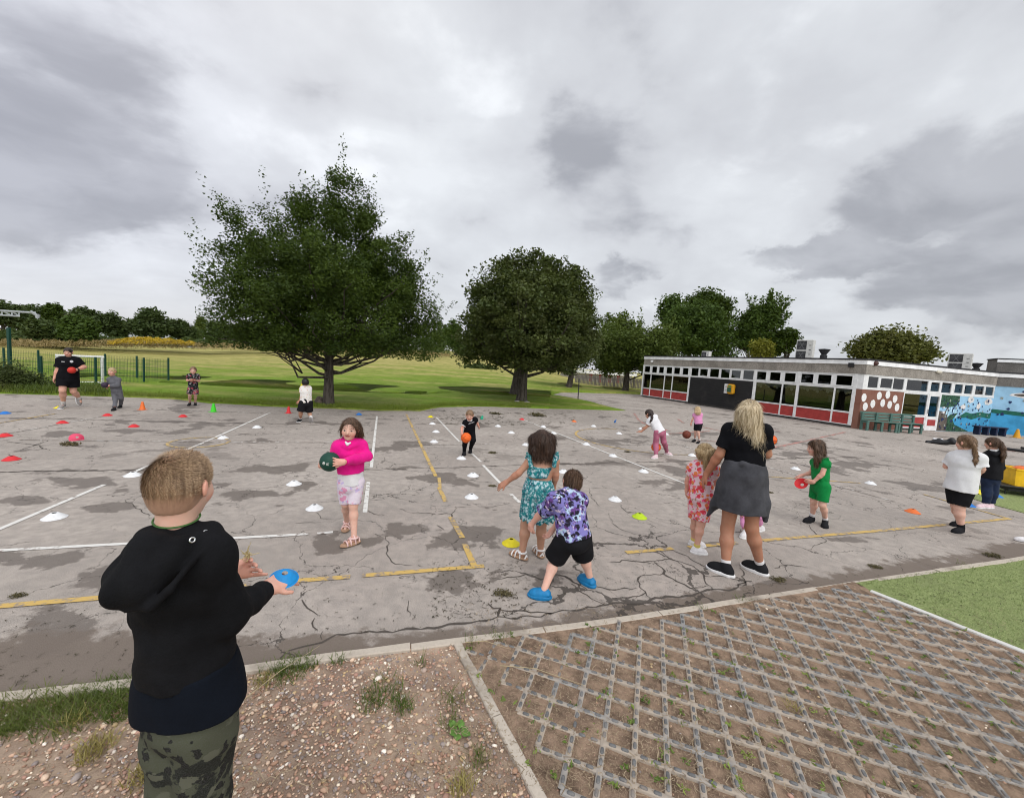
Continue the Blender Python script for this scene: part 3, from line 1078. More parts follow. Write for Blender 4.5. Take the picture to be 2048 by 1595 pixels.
def uvattr(o, W):
    me = o.data
    a = me.attributes.new('uv', 'FLOAT_VECTOR', 'POINT')
    base = parent_world(o.parent)
    for i, v in enumerate(me.vertices):
        p = np.array(v.co) + np.array(base) - W.O
        a.data[i].vector = (float(np.dot(p, W.u)), float(p[2]), 0)


LEND = LL + .12
# roof, fascia, pebbledash
IN = CB - nL * 9 - nR * 0
plan = [CB[:2], (CB + uL * LEND)[:2], (CB + uL * LEND - nL * 11)[:2], (CB + uR * LR - nR * 8 + uR * 3)[:2], (CB + uR * LR + uR * 3 )[:2], (CB + uR * LR)[:2]]


def offs(W, a0, a1, z0, z1, o0, o1, name, mat, mi=0):
    mb = MB(); W.slab(mb, a0, a1, z0, z1, o0, o1)
    return mb.build(name, mat, school)


mb = MB()
mb.prism([tuple(p) for p in plan], 2.99, 3.06)
mb.build('roof', M_ROOFG, school)
E = .05   # fascia stands proud
for (W, a0, a1) in ((WL, -E, LEND + E), (WR, E * .0 + .0, LR)):
    q = 0 if W is WL else .0
    mbp = MB(); W.slab(mbp, a0 if W is WL else .0, a1, 2.48, 2.91, -.16, .03); mbp.build('pebbledash_band', M_PEB, school)
    mbp = MB(); W.slab(mbp, a0 - .02 if W is WL else .0, a1, 2.91, 3.10, -.12, .07); mbp.build('fascia', M_FASC, school)
    mbp = MB(); W.slab(mbp, a0 - .04 if W is WL else .0, a1, 3.10, 3.17, -.2, .09); mbp.build('roof_edge', M_FELT, school)
# end wall (far, facing the trees), small return
Wend = Wall(CB + uL * LEND, -nL, uL)
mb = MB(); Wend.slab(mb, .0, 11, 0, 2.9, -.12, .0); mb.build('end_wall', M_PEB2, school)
mb = MB(); Wend.slab(mb, .0, 11, 2.905, 3.10, -.12, .03); mb.build('fascia', M_FASC, school)
# plinths and inner floor / back wall of the rooms
mb = MB(); WL.slab(mb, .0, LEND, .0, .115, -.16, -.005); WR.slab(mb, .0, LR, .0, .10, -.16, -.01); mb.build('plinth', M_SILL, school)
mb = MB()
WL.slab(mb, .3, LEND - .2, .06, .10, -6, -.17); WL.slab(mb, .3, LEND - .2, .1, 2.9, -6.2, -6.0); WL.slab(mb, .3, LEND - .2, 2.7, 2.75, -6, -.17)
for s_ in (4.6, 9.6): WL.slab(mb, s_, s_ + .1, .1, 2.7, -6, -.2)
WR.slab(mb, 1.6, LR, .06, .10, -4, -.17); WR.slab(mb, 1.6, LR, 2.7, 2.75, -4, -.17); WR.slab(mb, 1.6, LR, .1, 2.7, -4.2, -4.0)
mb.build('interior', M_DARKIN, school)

# --- left facade columns, measured
Z_CL0, Z_CL1 = 1.87, 2.42


def colL(x, y): return sL(x, y)[0]


xs_l = [colL(115, 560), colL(180, 560), colL(302, 560), colL(373, 560), colL(520, 560)]
xs_r = [colL(1108, 640), colL(1348, 650), colL(1484, 660), colL(1812, 690), colL(1975, 700)]
sec = {'left': (xs_l, LEND), 'right': (xs_r, 0)}
for xs in (xs_l, xs_r):
    for a, b in zip(xs[:-1], xs[1:]):
        w = WL.window(school, a, b, .70, 1.80, .035, .07, .0, 'window')
        mbp = MB(); WL.ring(mbp, a, b, .115, .695, .035, -.07, .0)
        fr = mbp.build('panel_frame', M_UPVC, school)
        mbp = MB(); lo, hi = min(a, b), max(a, b)
        WL.slab(mbp, lo + .035, hi - .035, .15, .66, -.05, -.025); mbp.build('red_panel', M_REDP, fr)
# posts
for s_ in (xs_l[0] + .05, xs_l[-1] - .07, xs_r[0] + .06, xs_r[2], xs_r[-1] - .06):
    offs(WL, s_ - .06, s_ + .06, .116, 2.478, -.09, .022, 'post', M_UPVC)
# transom bands
mb = MB()
WL.slab(mb, .0, LEND, 1.802, 1.866, -.09, .012); WL.slab(mb, .0, LEND, 2.424, 2.476, -.09, .012)
mb.build('transom', M_UPVC, school)
cl = [(130, 180), (197, 242), (258, 303), (325, 377), (392, 447), (468, 522), (545, 612), (622, 695), (710, 795), (808, 890), (903, 990), (1007, 1105), (1130, 1218), (1247, 1345), (1378, 1480), (1525, 1640), (1675, 1800), (1838, 1988)]
prev = None
for k, (x0, x1) in enumerate(cl):
    yy = 440 + (x0 - 130) * .035
    a, b = colL(x0, yy), colL(x1, yy)
    framed = (k < 6) or k in (7, 10) or k >= 12
    e = .035 if framed else .0
    WL.window(school, a + e, b - e, Z_CL0 + .005, Z_CL1 - .005, .05 if framed else .02, .06, .014 if framed else .0)
    if prev is not None and prev - (a + e) > .01:
        offs(WL, a + e, prev, Z_CL0, Z_CL1, -.07, .004, 'mullion', M_UPVC)
    prev = b - e
offs(WL, .0, prev, Z_CL0, Z_CL1, -.07, .004, 'mullion', M_UPVC)
# timber boarding: overlapping boards
mb = MB()
c0_, c1_ = xs_r[0] + .12, xs_l[-1] - .13
z = .118
k = 0
while z < 1.79:
    h = min(.105, 1.80 - z)
    P = [WL.P(c0_, z, .022), WL.P(c1_, z, .022), WL.P(c1_, z + h, -.006), WL.P(c0_, z + h, -.006), WL.P(c0_, z, -.03), WL.P(c1_, z, -.03)]
    mb.add(P, [(0, 1, 2, 3), (4, 5, 1, 0)][::1])
    mb.add(P, [(3, 2, 1, 0)])
    z += .105
mb.build('timber_cladding', M_CLAD, school)
mb = MB(); WL.slab(mb, c0_, c1_, .118, 1.80, -.12, -.035); mb.build('backing_wall', M_SILL, school)
# brick pier at the corner + brick wall on the right face
mb = MB(); WL.slab(mb, .0, xs_r[-1] - .12, .0, 1.80, -.16, .0); o = mb.build('brick_pier', M_BRICK, school); uvattr(o, WL)
bw = sR(690, 900)[0]
mb = MB(); WR.slab(mb, .003, bw, .0, 1.80, -.16, .003); o = mb.build('brick_wall', M_BRICK, school); uvattr(o, WR)
# paper bunting and notices hanging just inside the big windows
r_ = random.Random(3)
for (a, b) in zip(xs_r[:-1], xs_r[1:]):
    mb = MB()
    lo, hi = min(a, b) + .08, max(a, b) - .08
    n = int((hi - lo) / .14)
    for k in range(n):
        a0 = lo + (hi - lo) * k / n; w = (hi - lo) / n
        d = .16 + .06 * math.sin(k * 1.9) + r_.random() * .10
        mb.add([WL.P(a0, 1.76, -.040), WL.P(a0 + w, 1.76, -.040), WL.P(a0 + w, 1.76 - d * .8, -.045), WL.P(a0 + w * .5, 1.76 - d, -.047), WL.P(a0, 1.76 - d * .85, -.045)], [(0, 1, 2, 3, 4)])
    mb.build('paper_bunting', M_PAPER, school)
for (x, y, w, h) in [(1360, 690, .16, .30), (1450, 660, .14, .14), (1772, 700, .16, .34), (1030, 1, 0, 0)]:
    if not w: continue
    a, z = sL(x, y)
    mb = MB(); WL.slab(mb, a - w / 2, a + w / 2, z - h / 2, z + h / 2, -.048, -.045); mb.build('notice', flat('faded_notice', (.30, .29, .24), .9), school)

# --- right facade
def colR(x, y): return sR(x, y)[0]


mb = MB()
WR.slab(mb, .0, .30, 1.802, 2.476, -.09, .006)
WR.slab(mb, .30, colR(730, 640), 1.802, 1.88, -.09, .010)
WR.slab(mb, colR(730, 640), LR, 1.802, 1.88, -.09, .010)
WR.slab(mb, .30, LR, 2.42, 2.476, -.09, .010)
mb.build('transom', M_UPVC, school)
clr = [(285, 435, 0), (450, 590, 1), (592, 720, 0), (745, 990, 0), (1010, 1115, 1), (1135, 1250, 0), (1275, 1372, 1), (1385, 1482, 1), (1505, 1607, 1), (1618, 1715, 1), (1722, 1795, 0)]
prev = .30
for (x0, x1, fr) in clr:
    yy = 600 + (x0 - 285) * .075
    a, b = colR(x0, yy), colR(x1, yy)
    e = .03 if fr else 0
    WR.window(school, a - e, b + e, 1.885, 2.415, .05 if fr else .02, .06, .014 if fr else 0)
    if (a - e) - prev > .01: offs(WR, prev, a - e, 1.88, 2.42, -.07, .004, 'mullion', M_UPVC)
    prev = b + e
if LR - prev > .01: offs(WR, prev, LR, 1.88, 2.42, -.07, .004, 'mullion', M_UPVC)
d0, d1 = colR(955, 950) + .05, colR(1100, 950)
w0 = bw + .005
WR.window(school, w0, d0, .70, 1.80, .06, .08, .004)
mb = MB(); WR.ring(mb, w0, d0, .105, .695, .05, -.08, .004); fr = mb.build('panel_frame', M_UPVC, school)
mb = MB(); WR.slab(mb, w0 + .05, d0 - .05, .155, .645, -.05, -.025); mb.build('red_panel', M_REDP, fr)
# door
mb = MB()
WR.ring(mb, d0, d1, .02, 1.80, .11, -.06, .02)
WR.slab(mb, d0 + .11, d1 - .11, .13, .70, -.05, .012)
door = mb.build('door', M_UPVC, school)
mb = MB(); WR.slab(mb, d0 + .11, d1 - .11, .705, 1.69, -.03, -.024); mb.build('pane', M_GLASS, door)
mb = MB(); WR.slab(mb, d0 + .16, d1 - .16, .25, .55, .013, .019); mb.build('red_panel', M_REDP, door)
mb = MB(); WR.slab(mb, d0 + .03, d0 + .06, .85, 1.05, .021, .05); mb.build('handle', flat('steel', (.4, .4, .4), .35, metal=1), door)
mb = MB(); WR.slab(mb, d1 + .22, d1 + .34, .88, 1.0, .0, .06); WR.slab(mb, d1 + .22, d1 + .33, 1.15, 1.22, .0, .05); mb.build('entry_box', flat('white_box', (.7, .7, .7)), school)

# --- mural wall
M_MSKY = flat('mural_pale_blue', (.30, .52, .70), .8, .12, 2)
M_MLAKE = flat('mural_blue', (.05, .30, .54), .8, .2, 2)
M_MGRN = flat('mural_dark_green', (.012, .11, .075), .8, .3, 3)
M_MTREE = flat('mural_leaf_green', (.03, .09, .05), .8, .6, 9)
M_MCLD = flat('mural_cloud', (.70, .68, .66), .8, .1, 4)
M_MTEAL = flat('mural_pale_peak', (.42, .66, .78), .8, .2, 3)
M_MNAVY = flat('mural_navy_print', (.016, .03, .10), .8, .3, 6)
M_MPRNT = flat('mural_pale_print', (.30, .33, .30), .8, .3, 9)
M_TRUNKP = flat('mural_trunk', (.12, .10, .085), .9, .3, 5)
Lw2 = 7.5
u2 = None
CI = CB + uR * LR
n2v = np.array(G(2049, 875)); n2v[2] = 0
u2 = n2v - CI; u2 = np.array([-.15, -1.0, 0]); u2 = np.array([.86, -.52, 0]); u2 /= np.linalg.norm(u2)
n2 = np.cross(UP, u2); n2 *= -np.sign(np.dot(n2, CI)); n2 /= np.linalg.norm(n2)
W2 = Wall(CI, u2, n2)
mb = MB()
WR.slab(mb, d1 + .002, LR + .1, .0, 1.80, -.16, .0); mb.build('mural_wall', M_MSKY, school)
mb = MB()
W2.slab(mb, .0, Lw2, .0, 2.44, -.16, .0); mb.build('mural_wall', M_MSKY, school)
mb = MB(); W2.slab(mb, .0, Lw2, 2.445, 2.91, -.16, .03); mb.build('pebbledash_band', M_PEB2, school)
mb = MB(); W2.slab(mb, .0, Lw2, 2.912, 3.10, -.12, .07); mb.build('fascia', M_FASC, school)
mb = MB(); W2.slab(mb, .0, Lw2, 3.102, 3.17, -.2, .09); mb.build('roof_edge', M_FELT, school)


def paint_poly(mb, W, pts, o, mi):
    P = [W.P(a, z, o) for a, z in pts]
    tri = tessellate_polygon([[Vector((a, z, 0)) for a, z in pts]])
    f = []
    for t_ in tri:
        v1, v2, v3 = [P[i] for i in t_]
        if np.dot(np.cross(v2 - v1, v3 - v1), W.n) < 0: t_ = t_[::-1]
        f.append(tuple(t_))
    mb.add(P, f, mi)


def blob(a, z, ra, rz, n=14, rnd=None, j=.12):
    rnd = rnd or random
    return [(a + ra * math.cos(2 * math.pi * k / n) * (1 + rnd.uniform(-j, j)), z + rz * math.sin(2 * math.pi * k / n) * (1 + rnd.uniform(-j, j))) for k in range(n)]


mm = MB(); rm = random.Random(12)
a0, a1 = d1 + .0, LR
SP = lambda x, y: sR(x, y)
z_lake = 1.12
paint_poly(mm, WR, [(a0 + .01, .01), (a0 + .75, .01), (a0 + .75, 1.0), (a0 + .6, 1.25), (a0 + .5, 1.0), (a0 + .01, 1.0)], .003, 5)
hill = [SP(1290, 1035), SP(1400, 965), SP(1460, 985), SP(1560, 965), SP(1650, 985), SP(1740, 960)]
lower = [SP(1740, 1010), SP(1650, 1040), SP(1560, 1020), SP(1460, 1050), SP(1400, 1030)]
la = [SP(1400, 1030), SP(1460, 1050), SP(1560, 1020), SP(1650, 1040), SP(1740, 1010)]
zl = np.mean([p[1] for p in la])
paint_poly(mm, WR, [(a0 + .9, .01), (LR - .02, .01), (LR - .02, 1.04)] + [(p[0], p[1]) for p in la[::-1]] + [(a0 + 1.0, .75), (a0 + 1.25, .5)], .003, 1)
paint_poly(mm, WR, [(p[0], p[1]) for p in hill] + [(LR - .02, 1.22), (LR - .02, 1.04)] + [(p[0], p[1]) for p in lower], .006, 0)
paint_poly(mm, WR, [(a0 + .75, .01), (LR - 1.6, .01), (a0 + 1.35, .35), (a0 + 1.15, .60), (a0 + 1.5, .95), (a0 + .95, .86), (a0 + .72, .72)], .007, 2)
tr = [SP(x, y) for x, y in [(1118, 772), (1335, 785), (1330, 850), (1290, 900), (1180, 915), (1112, 910)]]
paint_poly(mm, WR, tr, .008, 2)
for (x, y) in [(1190, 950), (1215, 930), (1240, 920), (1265, 930), (1290, 935), (1205, 985), (1250, 985), (1290, 990)]:
    a, z = SP(x, y); paint_poly(mm, WR, [(a - .08, z - .2), (a + .08, z - .2), (a + .01, z + .16)], .005, 7)
for (x, y, rx, rz) in [(1455, 830, .27, .16), (1370, 910, .20, .13), (1540, 900, .17, .17), (1635, 855, .20, .15), (1790, 860, .3, .16)]:
    a, z = SP(x, y); a = min(a, LR - rx - .05); paint_poly(mm, WR, blob(a, z, rx, rz, 16, rm, .16), .009, 3)
for k in range(95):
    a = rm.uniform(a0 + .15, LR - .15); z = rm.uniform(.12, 1.72)
    s_ = rm.uniform(.03, .06)
    paint_poly(mm, WR, blob(a, z, s_, s_ * 1.2, 8, rm, .25), .011 + .0001 * k, 4 if rm.random() < .72 else 6)
mm.build('mural', [M_MGRN, M_MLAKE, M_MTREE, M_MCLD, M_MNAVY, M_TRUNKP, M_MPRNT, M_MTEAL], school)
mm = MB()
paint_poly(mm, W2, [(.01, .01), (Lw2 - .01, .01), (Lw2 - .01, .95), (4, 1.05), (2, .95), (.01, 1.04)], .003, 1)
paint_poly(mm, W2, [(.01, 1.04), (2, .95), (4, 1.05), (Lw2 - .01, .95), (Lw2 - .01, 1.15), (4, 1.25), (2, 1.15), (.01, 1.24)], .006, 0)
paint_poly(mm, W2, blob(1.3, 2.05, .75, .15, 18, rm), .007, 3)
paint_poly(mm, W2, blob(.95, 2.05, .30, .06, 12, rm), .0085, 5)
for k in range(70):
    a = rm.uniform(.15, Lw2 - .15); z = rm.uniform(.12, 2.3); s_ = rm.uniform(.04, .07)
    paint_poly(mm, W2, blob(a, z, s_, s_ * 1.2, 8, rm, .25), .011 + .0001 * k, 4 if rm.random() < .72 else 6)
mm.build('mural', [M_MGRN, M_MLAKE, M_MTREE, M_MCLD, M_MNAVY, M_TRUNKP, M_MPRNT], school)
# taller block behind, grey with white fascia
mb = MB()
d_ = ray(1997, 716); bq = EYE + d_ * (35.5 / np.hypot(d_[0], d_[1])); ZB = bq[2]; bq[2] = 0
Wb = Wall(bq, u2, n2)
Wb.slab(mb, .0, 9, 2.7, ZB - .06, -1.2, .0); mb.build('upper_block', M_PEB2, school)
mb = MB(); Wb.slab(mb, -.03, 9, ZB - .22, ZB - .06, .002, .05); mb.build('fascia', M_FASC, school)
mb = MB(); Wb.slab(mb, -.05, 9, ZB - .058, ZB, -1.2, .06); mb.build('roof_edge', M_FELT, school)

# white paper ovals pinned on the brick, one object each
for k, (x, y) in enumerate([(265, 805), (435, 785), (530, 775), (610, 820), (278, 905), (363, 875), (473, 865), (550, 885), (632, 915)]):
    a, z = sR(x, y)
    mb = MB()
    pts = blob(a, z, .155, .185, 16, rm, .05)
    n_ = len(pts)
    F = [WR.P(p, q, .012) for p, q in pts]; Bk = [WR.P(p, q, .004) for p, q in pts]
    mb.add(F + Bk, [tuple(range(n_)) if np.dot(np.cross(F[1] - F[0], F[2] - F[1]), WR.n) > 0 else tuple(range(n_ - 1, -1, -1))] + [(i, (i + 1) % n_, n_ + (i + 1) % n_, n_ + i) for i in range(n_)])
    o = mb.build('wall_plaque', flat('white_plaque_%s' % 'a', (.78, .77, .75), .6, .1, 12) if k == 0 else bpy.data.objects['wall_plaque'].data.materials[0])
    pos_w = ['upper left end of the cluster', 'upper row second from the left', 'upper row, bluish tint near the middle', 'upper row right end, nearest the door', 'lower left end of the cluster', 'lower row second from the left', 'lower row middle', 'lower row second from the right', 'lower row right end by the window'][k]
    tag(o, 'white round plaque on brick wall, ' + pos_w, 'plaque', 'white plaques on the brick wall')


# --- things fixed to the facade
def facade_box(W, a, z, w, h, d, name, mat, lab, cat, bev=.01):
    mb = MB(); W.slab(mb, a - w / 2, a + w / 2, z - h / 2, z + h / 2, .031, .031 + d, bev=bev)
    o = mb.build(name, mat); tag(o, lab, cat); return o


a, z = sL(1980, 400); facade_box(WL, a, z, .2, .2, .12, 'wall_lamp', flat('black_lamp_case', (.02, .02, .022)), 'black square floodlight on the grey band left of the corner', 'lamp')
a, z = sR(1080, 520); facade_box(WR, a, z, .34, .12, .1, 'bulkhead_light', flat('cream_lamp', (.62, .58, .48)), 'cream bulkhead light on the grey band above the door', 'lamp', .03)
a, z = sR(375, 425)
mb = MB(); mb.lathe(WR.P(a, z, .03), [(.0, .0), (.10, .0), (.115, .03), (.11, .08), (.075, .13), (.0, .145)], 16, ax=WR.n)
tag(mb.build('alarm_bell', flat('brown_bell', (.07, .03, .025), .5), smooth=True), 'round dark brown alarm bell on the grey band right of the corner', 'bell')
a, z = sL(205, 365)
cc = empty('security_camera', WL.P(a, z, .03), 'white security camera at the far left end of the grey band', 'camera')
mb = MB(); mb.lathe(WL.P(a, z, .03), [(0, 0), (.07, 0), (.07, .04), (0, .04)], 14, ax=WL.n); mb.build('base', M_UPVC, cc)
mb = MB(); mb.lathe(WL.P(a, z - .04, .12), [(0, -.09), (.05, -.08), (.085, -.03), (.09, .03), (.08, .06), (0, .07)], 14); mb.build('dome', M_UPVC, cc, smooth=True)
a, z = sL(867, 607)
sg = empty('wall_sign', WL.P(a, z, .02), 'white notice beside the yellow cabinet on the dark boarding', 'sign')
mb = MB(); WL.slab(mb, a - .25, a + .20, z - .3, z + .27, .014, .026); mb.build('board', M_UPVC, sg)
mb = MB()
for k in range(5): WL.slab(mb, a - .05, a + .16, z - .20 + k * .085, z - .17 + k * .085, .0265, .028)
mb.build('printing', flat('grey_print', (.35, .35, .36)), sg)
a, z = sL(915, 615)
df = empty('defibrillator_cabinet', WL.P(a, z, .02), 'yellow emergency cabinet with green panel on the dark boarding', 'cabinet')
mb = MB(); WL.slab(mb, a - .23, a + .23, z - .3, z + .3, .03, .27, bev=.07); mb.build('case', flat('yellow_cabinet', (.62, .30, .01), .4), df)
mb = MB(); WL.slab(mb, a - .10, a + .16, z - .18, z + .10, .271, .28); mb.build('window', flat('dark_green_label', (.03, .10, .06), .3), df)
mb = MB()
WL.slab(mb, a - .10, a + .12, z + .13, z + .22, .271, .278); mb.build('label', flat('green_label', (.02, .2, .08)), df)


# --- plant on the roof
def ac_unit(px0, px1, py0, py1, back, fans, lab):
    cx = (px0 + px1) / 2
    d = ray(cx, (py0 + py1) / 2)
    W = WL if cx < 1720 else WR
    t = np.dot(W.O - W.n * back - EYE, W.n) / np.dot(d, W.n)
    P = EYE + d * t; P[2] = 3.06
    hgt = (EYE + ray(cx, py0) * t)[2] - 3.06
    L = np.linalg.norm((EYE + ray(px0, py0) * t - EYE - ray(px1, py0) * t))
    w = L * .74; dp = .34; hgt *= .86
    u = np.array([.6, -.8, 0]); u /= np.linalg.norm(u); nn = np.cross(u, UP)
    e = empty('air_conditioning_unit', P, lab, 'air conditioner', 'air conditioning units on the roof')
    mb = MB(); mb.box(P + UP * (hgt / 2 + .03), (w, dp, hgt - .06), u=u, bev=.02); cas = mb.build('case', M_ACW, e)
    mb = MB()
    for s_ in (-1, 1): mb.box(P + u * s_ * w * .35 + UP * .03, (.08, dp + .05, .06), u=u)
    mb.build('foot', M_FELT, e)
    fh = (hgt - .1) / fans
    for k in range(fans):
        c = P + UP * (.08 + fh * (k + .5)) + nn * (dp / 2 + .002) - u * w * .16
        mb = MB(); mb.box(c, (w * .56, .02, fh * .86), u=u)
        g = mb.build('fan_grille', M_FELT, e)
        mb = MB()
        for j in range(7): mb.box(c + nn * .014 + UP * (fh * .86 * ((j + .5) / 7 - .5)), (w * .56, .008, .012), u=u)
        for j in range(3):
            an = j * math.pi / 3
            mb.box(c + nn * .012, (w * .5, .004, .02), u=u * math.cos(an) + UP * math.sin(an), w=-u * math.sin(an) + UP * math.cos(an))
        mb.build('guard', M_ACW2, g)
    mb = MB()
    for j in range(3): mb.box(P + u * w * .33 + nn * (dp / 2 + .004) + UP * hgt * (.35 + .2 * j), (w * .12, .01, .03), u=u)
    mb.build('label', M_FELT, e)
    return e


M_ACW = flat('off_white_casing', (.56, .55, .52), .5, .12, 5)
M_ACW2 = flat('grey_guard', (.16, .16, .16), .6)
ac_unit(1403, 1424, 699.5, 709, 2.0, 1, 'small single-fan air conditioner on the roof above the far windows')
ac_unit(1592, 1631, 672.5, 709, 2.2, 2, 'tall twin-fan air conditioner on the roof in front of the dark trees')
ac_unit(1899, 1943, 700.5, 733, 1.8, 2, 'tall twin-fan air conditioner on the roof right of the willow')


def roof_vent(px, py, pw, back, lab):
    d = ray(px, py); W = WL if px < 1720 else WR
    t = np.dot(W.O - W.n * back - EYE, W.n) / np.dot(d, W.n)
    P = EYE + d * t; P[2] = 3.06
    L = np.linalg.norm(ray(px - pw / 2, py) - ray(px + pw / 2, py)) * t
    h = (EYE + d * t)[2] - 3.06
    mb = MB(); mb.lathe(P, [(L * .30, 0), (L * .30, h * .55), (L * .2, h * .6), (L * .5, h), (L * .48, h + .02), (0, h + .05)], 12)
    tag(mb.build('roof_vent', M_FELT), lab, 'vent', 'black vents on the roof')


roof_vent(1649, 699, 20, 1.6, 'squat black roof vent beside the left tall air conditioner')
roof_vent(1954, 727, 18, 1.4, 'squat black roof vent beside the right tall air conditioner')


# --- benches
def slat_mat(name, c):
    t = NT(name); P = t.obj()
    n = t.noise(t.mapping(P, (3, 40, 40)), 1, 5)
    t.p(Base_Color=t.mix(n, tuple(np.array(c) * .65), tuple(np.array(c) * 1.25)), Roughness=.6); t.bump(n, .3, .003)
    return t.m


M_BENCH = slat_mat('green_painted_timber', (.075, .15, .125))


def bench(p0, p1, lab):
    P0, P1 = np.array(G(*p0)), np.array(G(*p1))
    u = P1 - P0; L = np.linalg.norm(u); u /= L
    nn = np.cross(u, UP)
    if np.dot(nn, P0) > 0: nn = -nn     # towards the camera
    c = (P0 + P1) / 2
    e = empty('bench', c, lab, 'bench', 'green benches by the brick wall')
    mb = MB()
    for k in range(4): mb.box(c - nn * (.06 + .1 * k) + UP * .43, (L, .085, .035), u=u, bev=.006)
    mb.build('seat', M_BENCH, e)
    mb = MB()
    for k in range(3): mb.box(c - nn * (.43 + .035 * k) + UP * (.52 + .125 * k), (L, .03, .10), u=u, w=UP - nn * .25, bev=.006)
    mb.build('backrest', M_BENCH, e)
    for s_ in (-.46, .0, .46):
        for b in (0, 1):
            mb = MB(); q = c + u * L * s_ - nn * (.06 + .35 * b)
            mb.box(q + UP * (.205 if not b else .40), (.09, .07, .41 if not b else .80), u=u, bev=.006)
            if b == 0: mb.box(c + u * L * s_ - nn * .235 + UP * .37, (.06, .28, .07), u=u)
            mb.build('leg', M_BENCH, e)
    return e


bench((1733, 861), (1796, 866), 'green slatted bench left of the pair, against the brick wall')
bench((1797, 866), (1846, 868), 'green slatted bench right of the pair, below the window')
P0, P1 = np.array(G(1948, 868)), np.array(G(2008, 872))
u = P1 - P0; L = np.linalg.norm(u); u /= L; nn = np.cross(u, UP)
e = empty('low_bench', (P0 + P1) / 2, 'dark navy low bench in front of the painted lake', 'bench')
M_NAVY = flat('navy_painted_wood', (.012, .018, .05), .5)
c = (P0 + P1) / 2
mb = MB(); [mb.box(c + nn * (.1 * k - .1) + UP * .40, (L, .09, .05), u=u, bev=.008) for k in range(3)]; mb.build('seat', M_NAVY, e)
for s_ in (-.42, -.14, .14, .42):
    mb = MB(); mb.box(c + u * L * s_ + UP * .19, (.10, .26, .37), u=u, bev=.01); mb.build('leg', M_NAVY, e)

# ================================================================== FAR SETTING
def far_at(px, py, dist):
    d = ray(px, py); return EYE + d * (dist / np.hypot(d[0], d[1]))


# nursery building seen under the trees
nb = empty('nursery_building', far_at(1215, 760, 52), 'low white-roofed building with red columns beyond the trees', 'building')
q0, q1 = far_at(1172, 768, 50), far_at(1262, 772, 56)
uN = q1 - q0; uN[2] = 0; LN = np.linalg.norm(uN); uN /= LN; nN = np.cross(UP, uN); nN *= -np.sign(np.dot(nN, q0))
WN = Wall(np.array([q0[0], q0[1], 0]), uN, nN)
zt = far_at(1215, 743, 53)[2]
mb = MB(); WN.slab(mb, 0, LN, 0, zt - .4, -5, 0); mb.build('wall', flat('cream_render', (.42, .39, .34)), nb)
mb = MB(); WN.slab(mb, -.4, LN + .4, zt - .38, zt, -5.4, .5); mb.build('roof', M_FASC, nb)
for k in range(5):
    a_ = LN * (.05 + .2 * k)
    mb = MB(); WN.slab(mb, a_, a_ + .5, .02, zt - .42, .01, .06); mb.build('red_panel', M_REDP, nb)
    w = WN.window(nb, a_ + .7, a_ + LN * .2 - .2, .9, zt - .6, .06, .06, .08)
# grey timber fence with posts in front of it
fb = empty('timber_fence', far_at(1215, 775, 44), 'weathered grey timber fence in front of the nursery building', 'fence')
f0, f1 = far_at(1150, 772, 43), far_at(1287, 780, 43)
uF = f1 - f0; uF[2] = 0; LF = np.linalg.norm(uF); uF /= LF
M_OLDW = slat_mat('weathered_grey_timber', (.19, .17, .15))
mb = MB(); k = 0
while k * .14 < LF:
    mb.box(np.array([f0[0], f0[1], .62 + .03 * math.sin(k * 3.1)]) + uF * (k * .14), (.11, .02, 1.2), u=uF); k += 1
mb.box(np.array([f0[0], f0[1], .9]) + uF * LF / 2 + np.cross(uF, UP) * -.03, (LF, .03, .08), u=uF)
mb.build('panel', M_OLDW, fb)
for k in range(8):
    mb = MB(); mb.box(np.array([f0[0], f0[1], .72]) + uF * LF * k / 7 + np.cross(uF, UP) * .05, (.1, .1, 1.44), u=uF); mb.build('post', M_OLDW, fb)
# metal mesh fence + clutter left of the school
# thin steel post on the path
b = G(1156, 797.5); tp_ = atdepth(1158.5, 757, b)
mb = MB(); mb.tube([b, tp_], .032, 10); mb.lathe(b, [(.09, 0), (.09, .015), (.03, .03)], 12)
tag(mb.build('steel_post', flat('dark_steel_post', (.06, .06, .06), .5), smooth=True, autosm=40), 'thin dark steel post standing at the edge of the path', 'post')

# grey warehouse behind the far trees on the left
P = far_at(250, 690, 150)
e = empty('warehouse', (P[0], P[1], 0), 'pale grey warehouse gable showing between the far trees', 'building')
M_WARE = flat('pale_cladding', (.36, .39, .43), .6, .05, 1)
uW = np.array([.8, .6, 0]); nW = np.cross(UP, uW); nW *= -np.sign(np.dot(nW, P))
zt = far_at(236, 630, 150)[2]
mb = MB()
A = [np.array([P[0], P[1], 0]) + uW * s_ + UP * z_ for s_, z_ in ((-14, 0), (16, 0), (16, zt - 4.2), (-7, zt), (-14, zt - 1.5))]
B = [a_ - nW * 30 for a_ in A]
mb.add(A + B, [tuple(range(5)), (9, 8, 7, 6, 5)] + [(i, 5 + i, 5 + (i + 1) % 5, (i + 1) % 5) for i in range(5)])
mb.build('wall', M_WARE, e)
mb = MB(); mb.tube([A[3] + nW * .1, A[2] + nW * .1], .35, 6); mb.tube([A[3] + nW * .1, A[4] + nW * .1], .35, 6); mb.build('roof_trim', M_FASC, e)

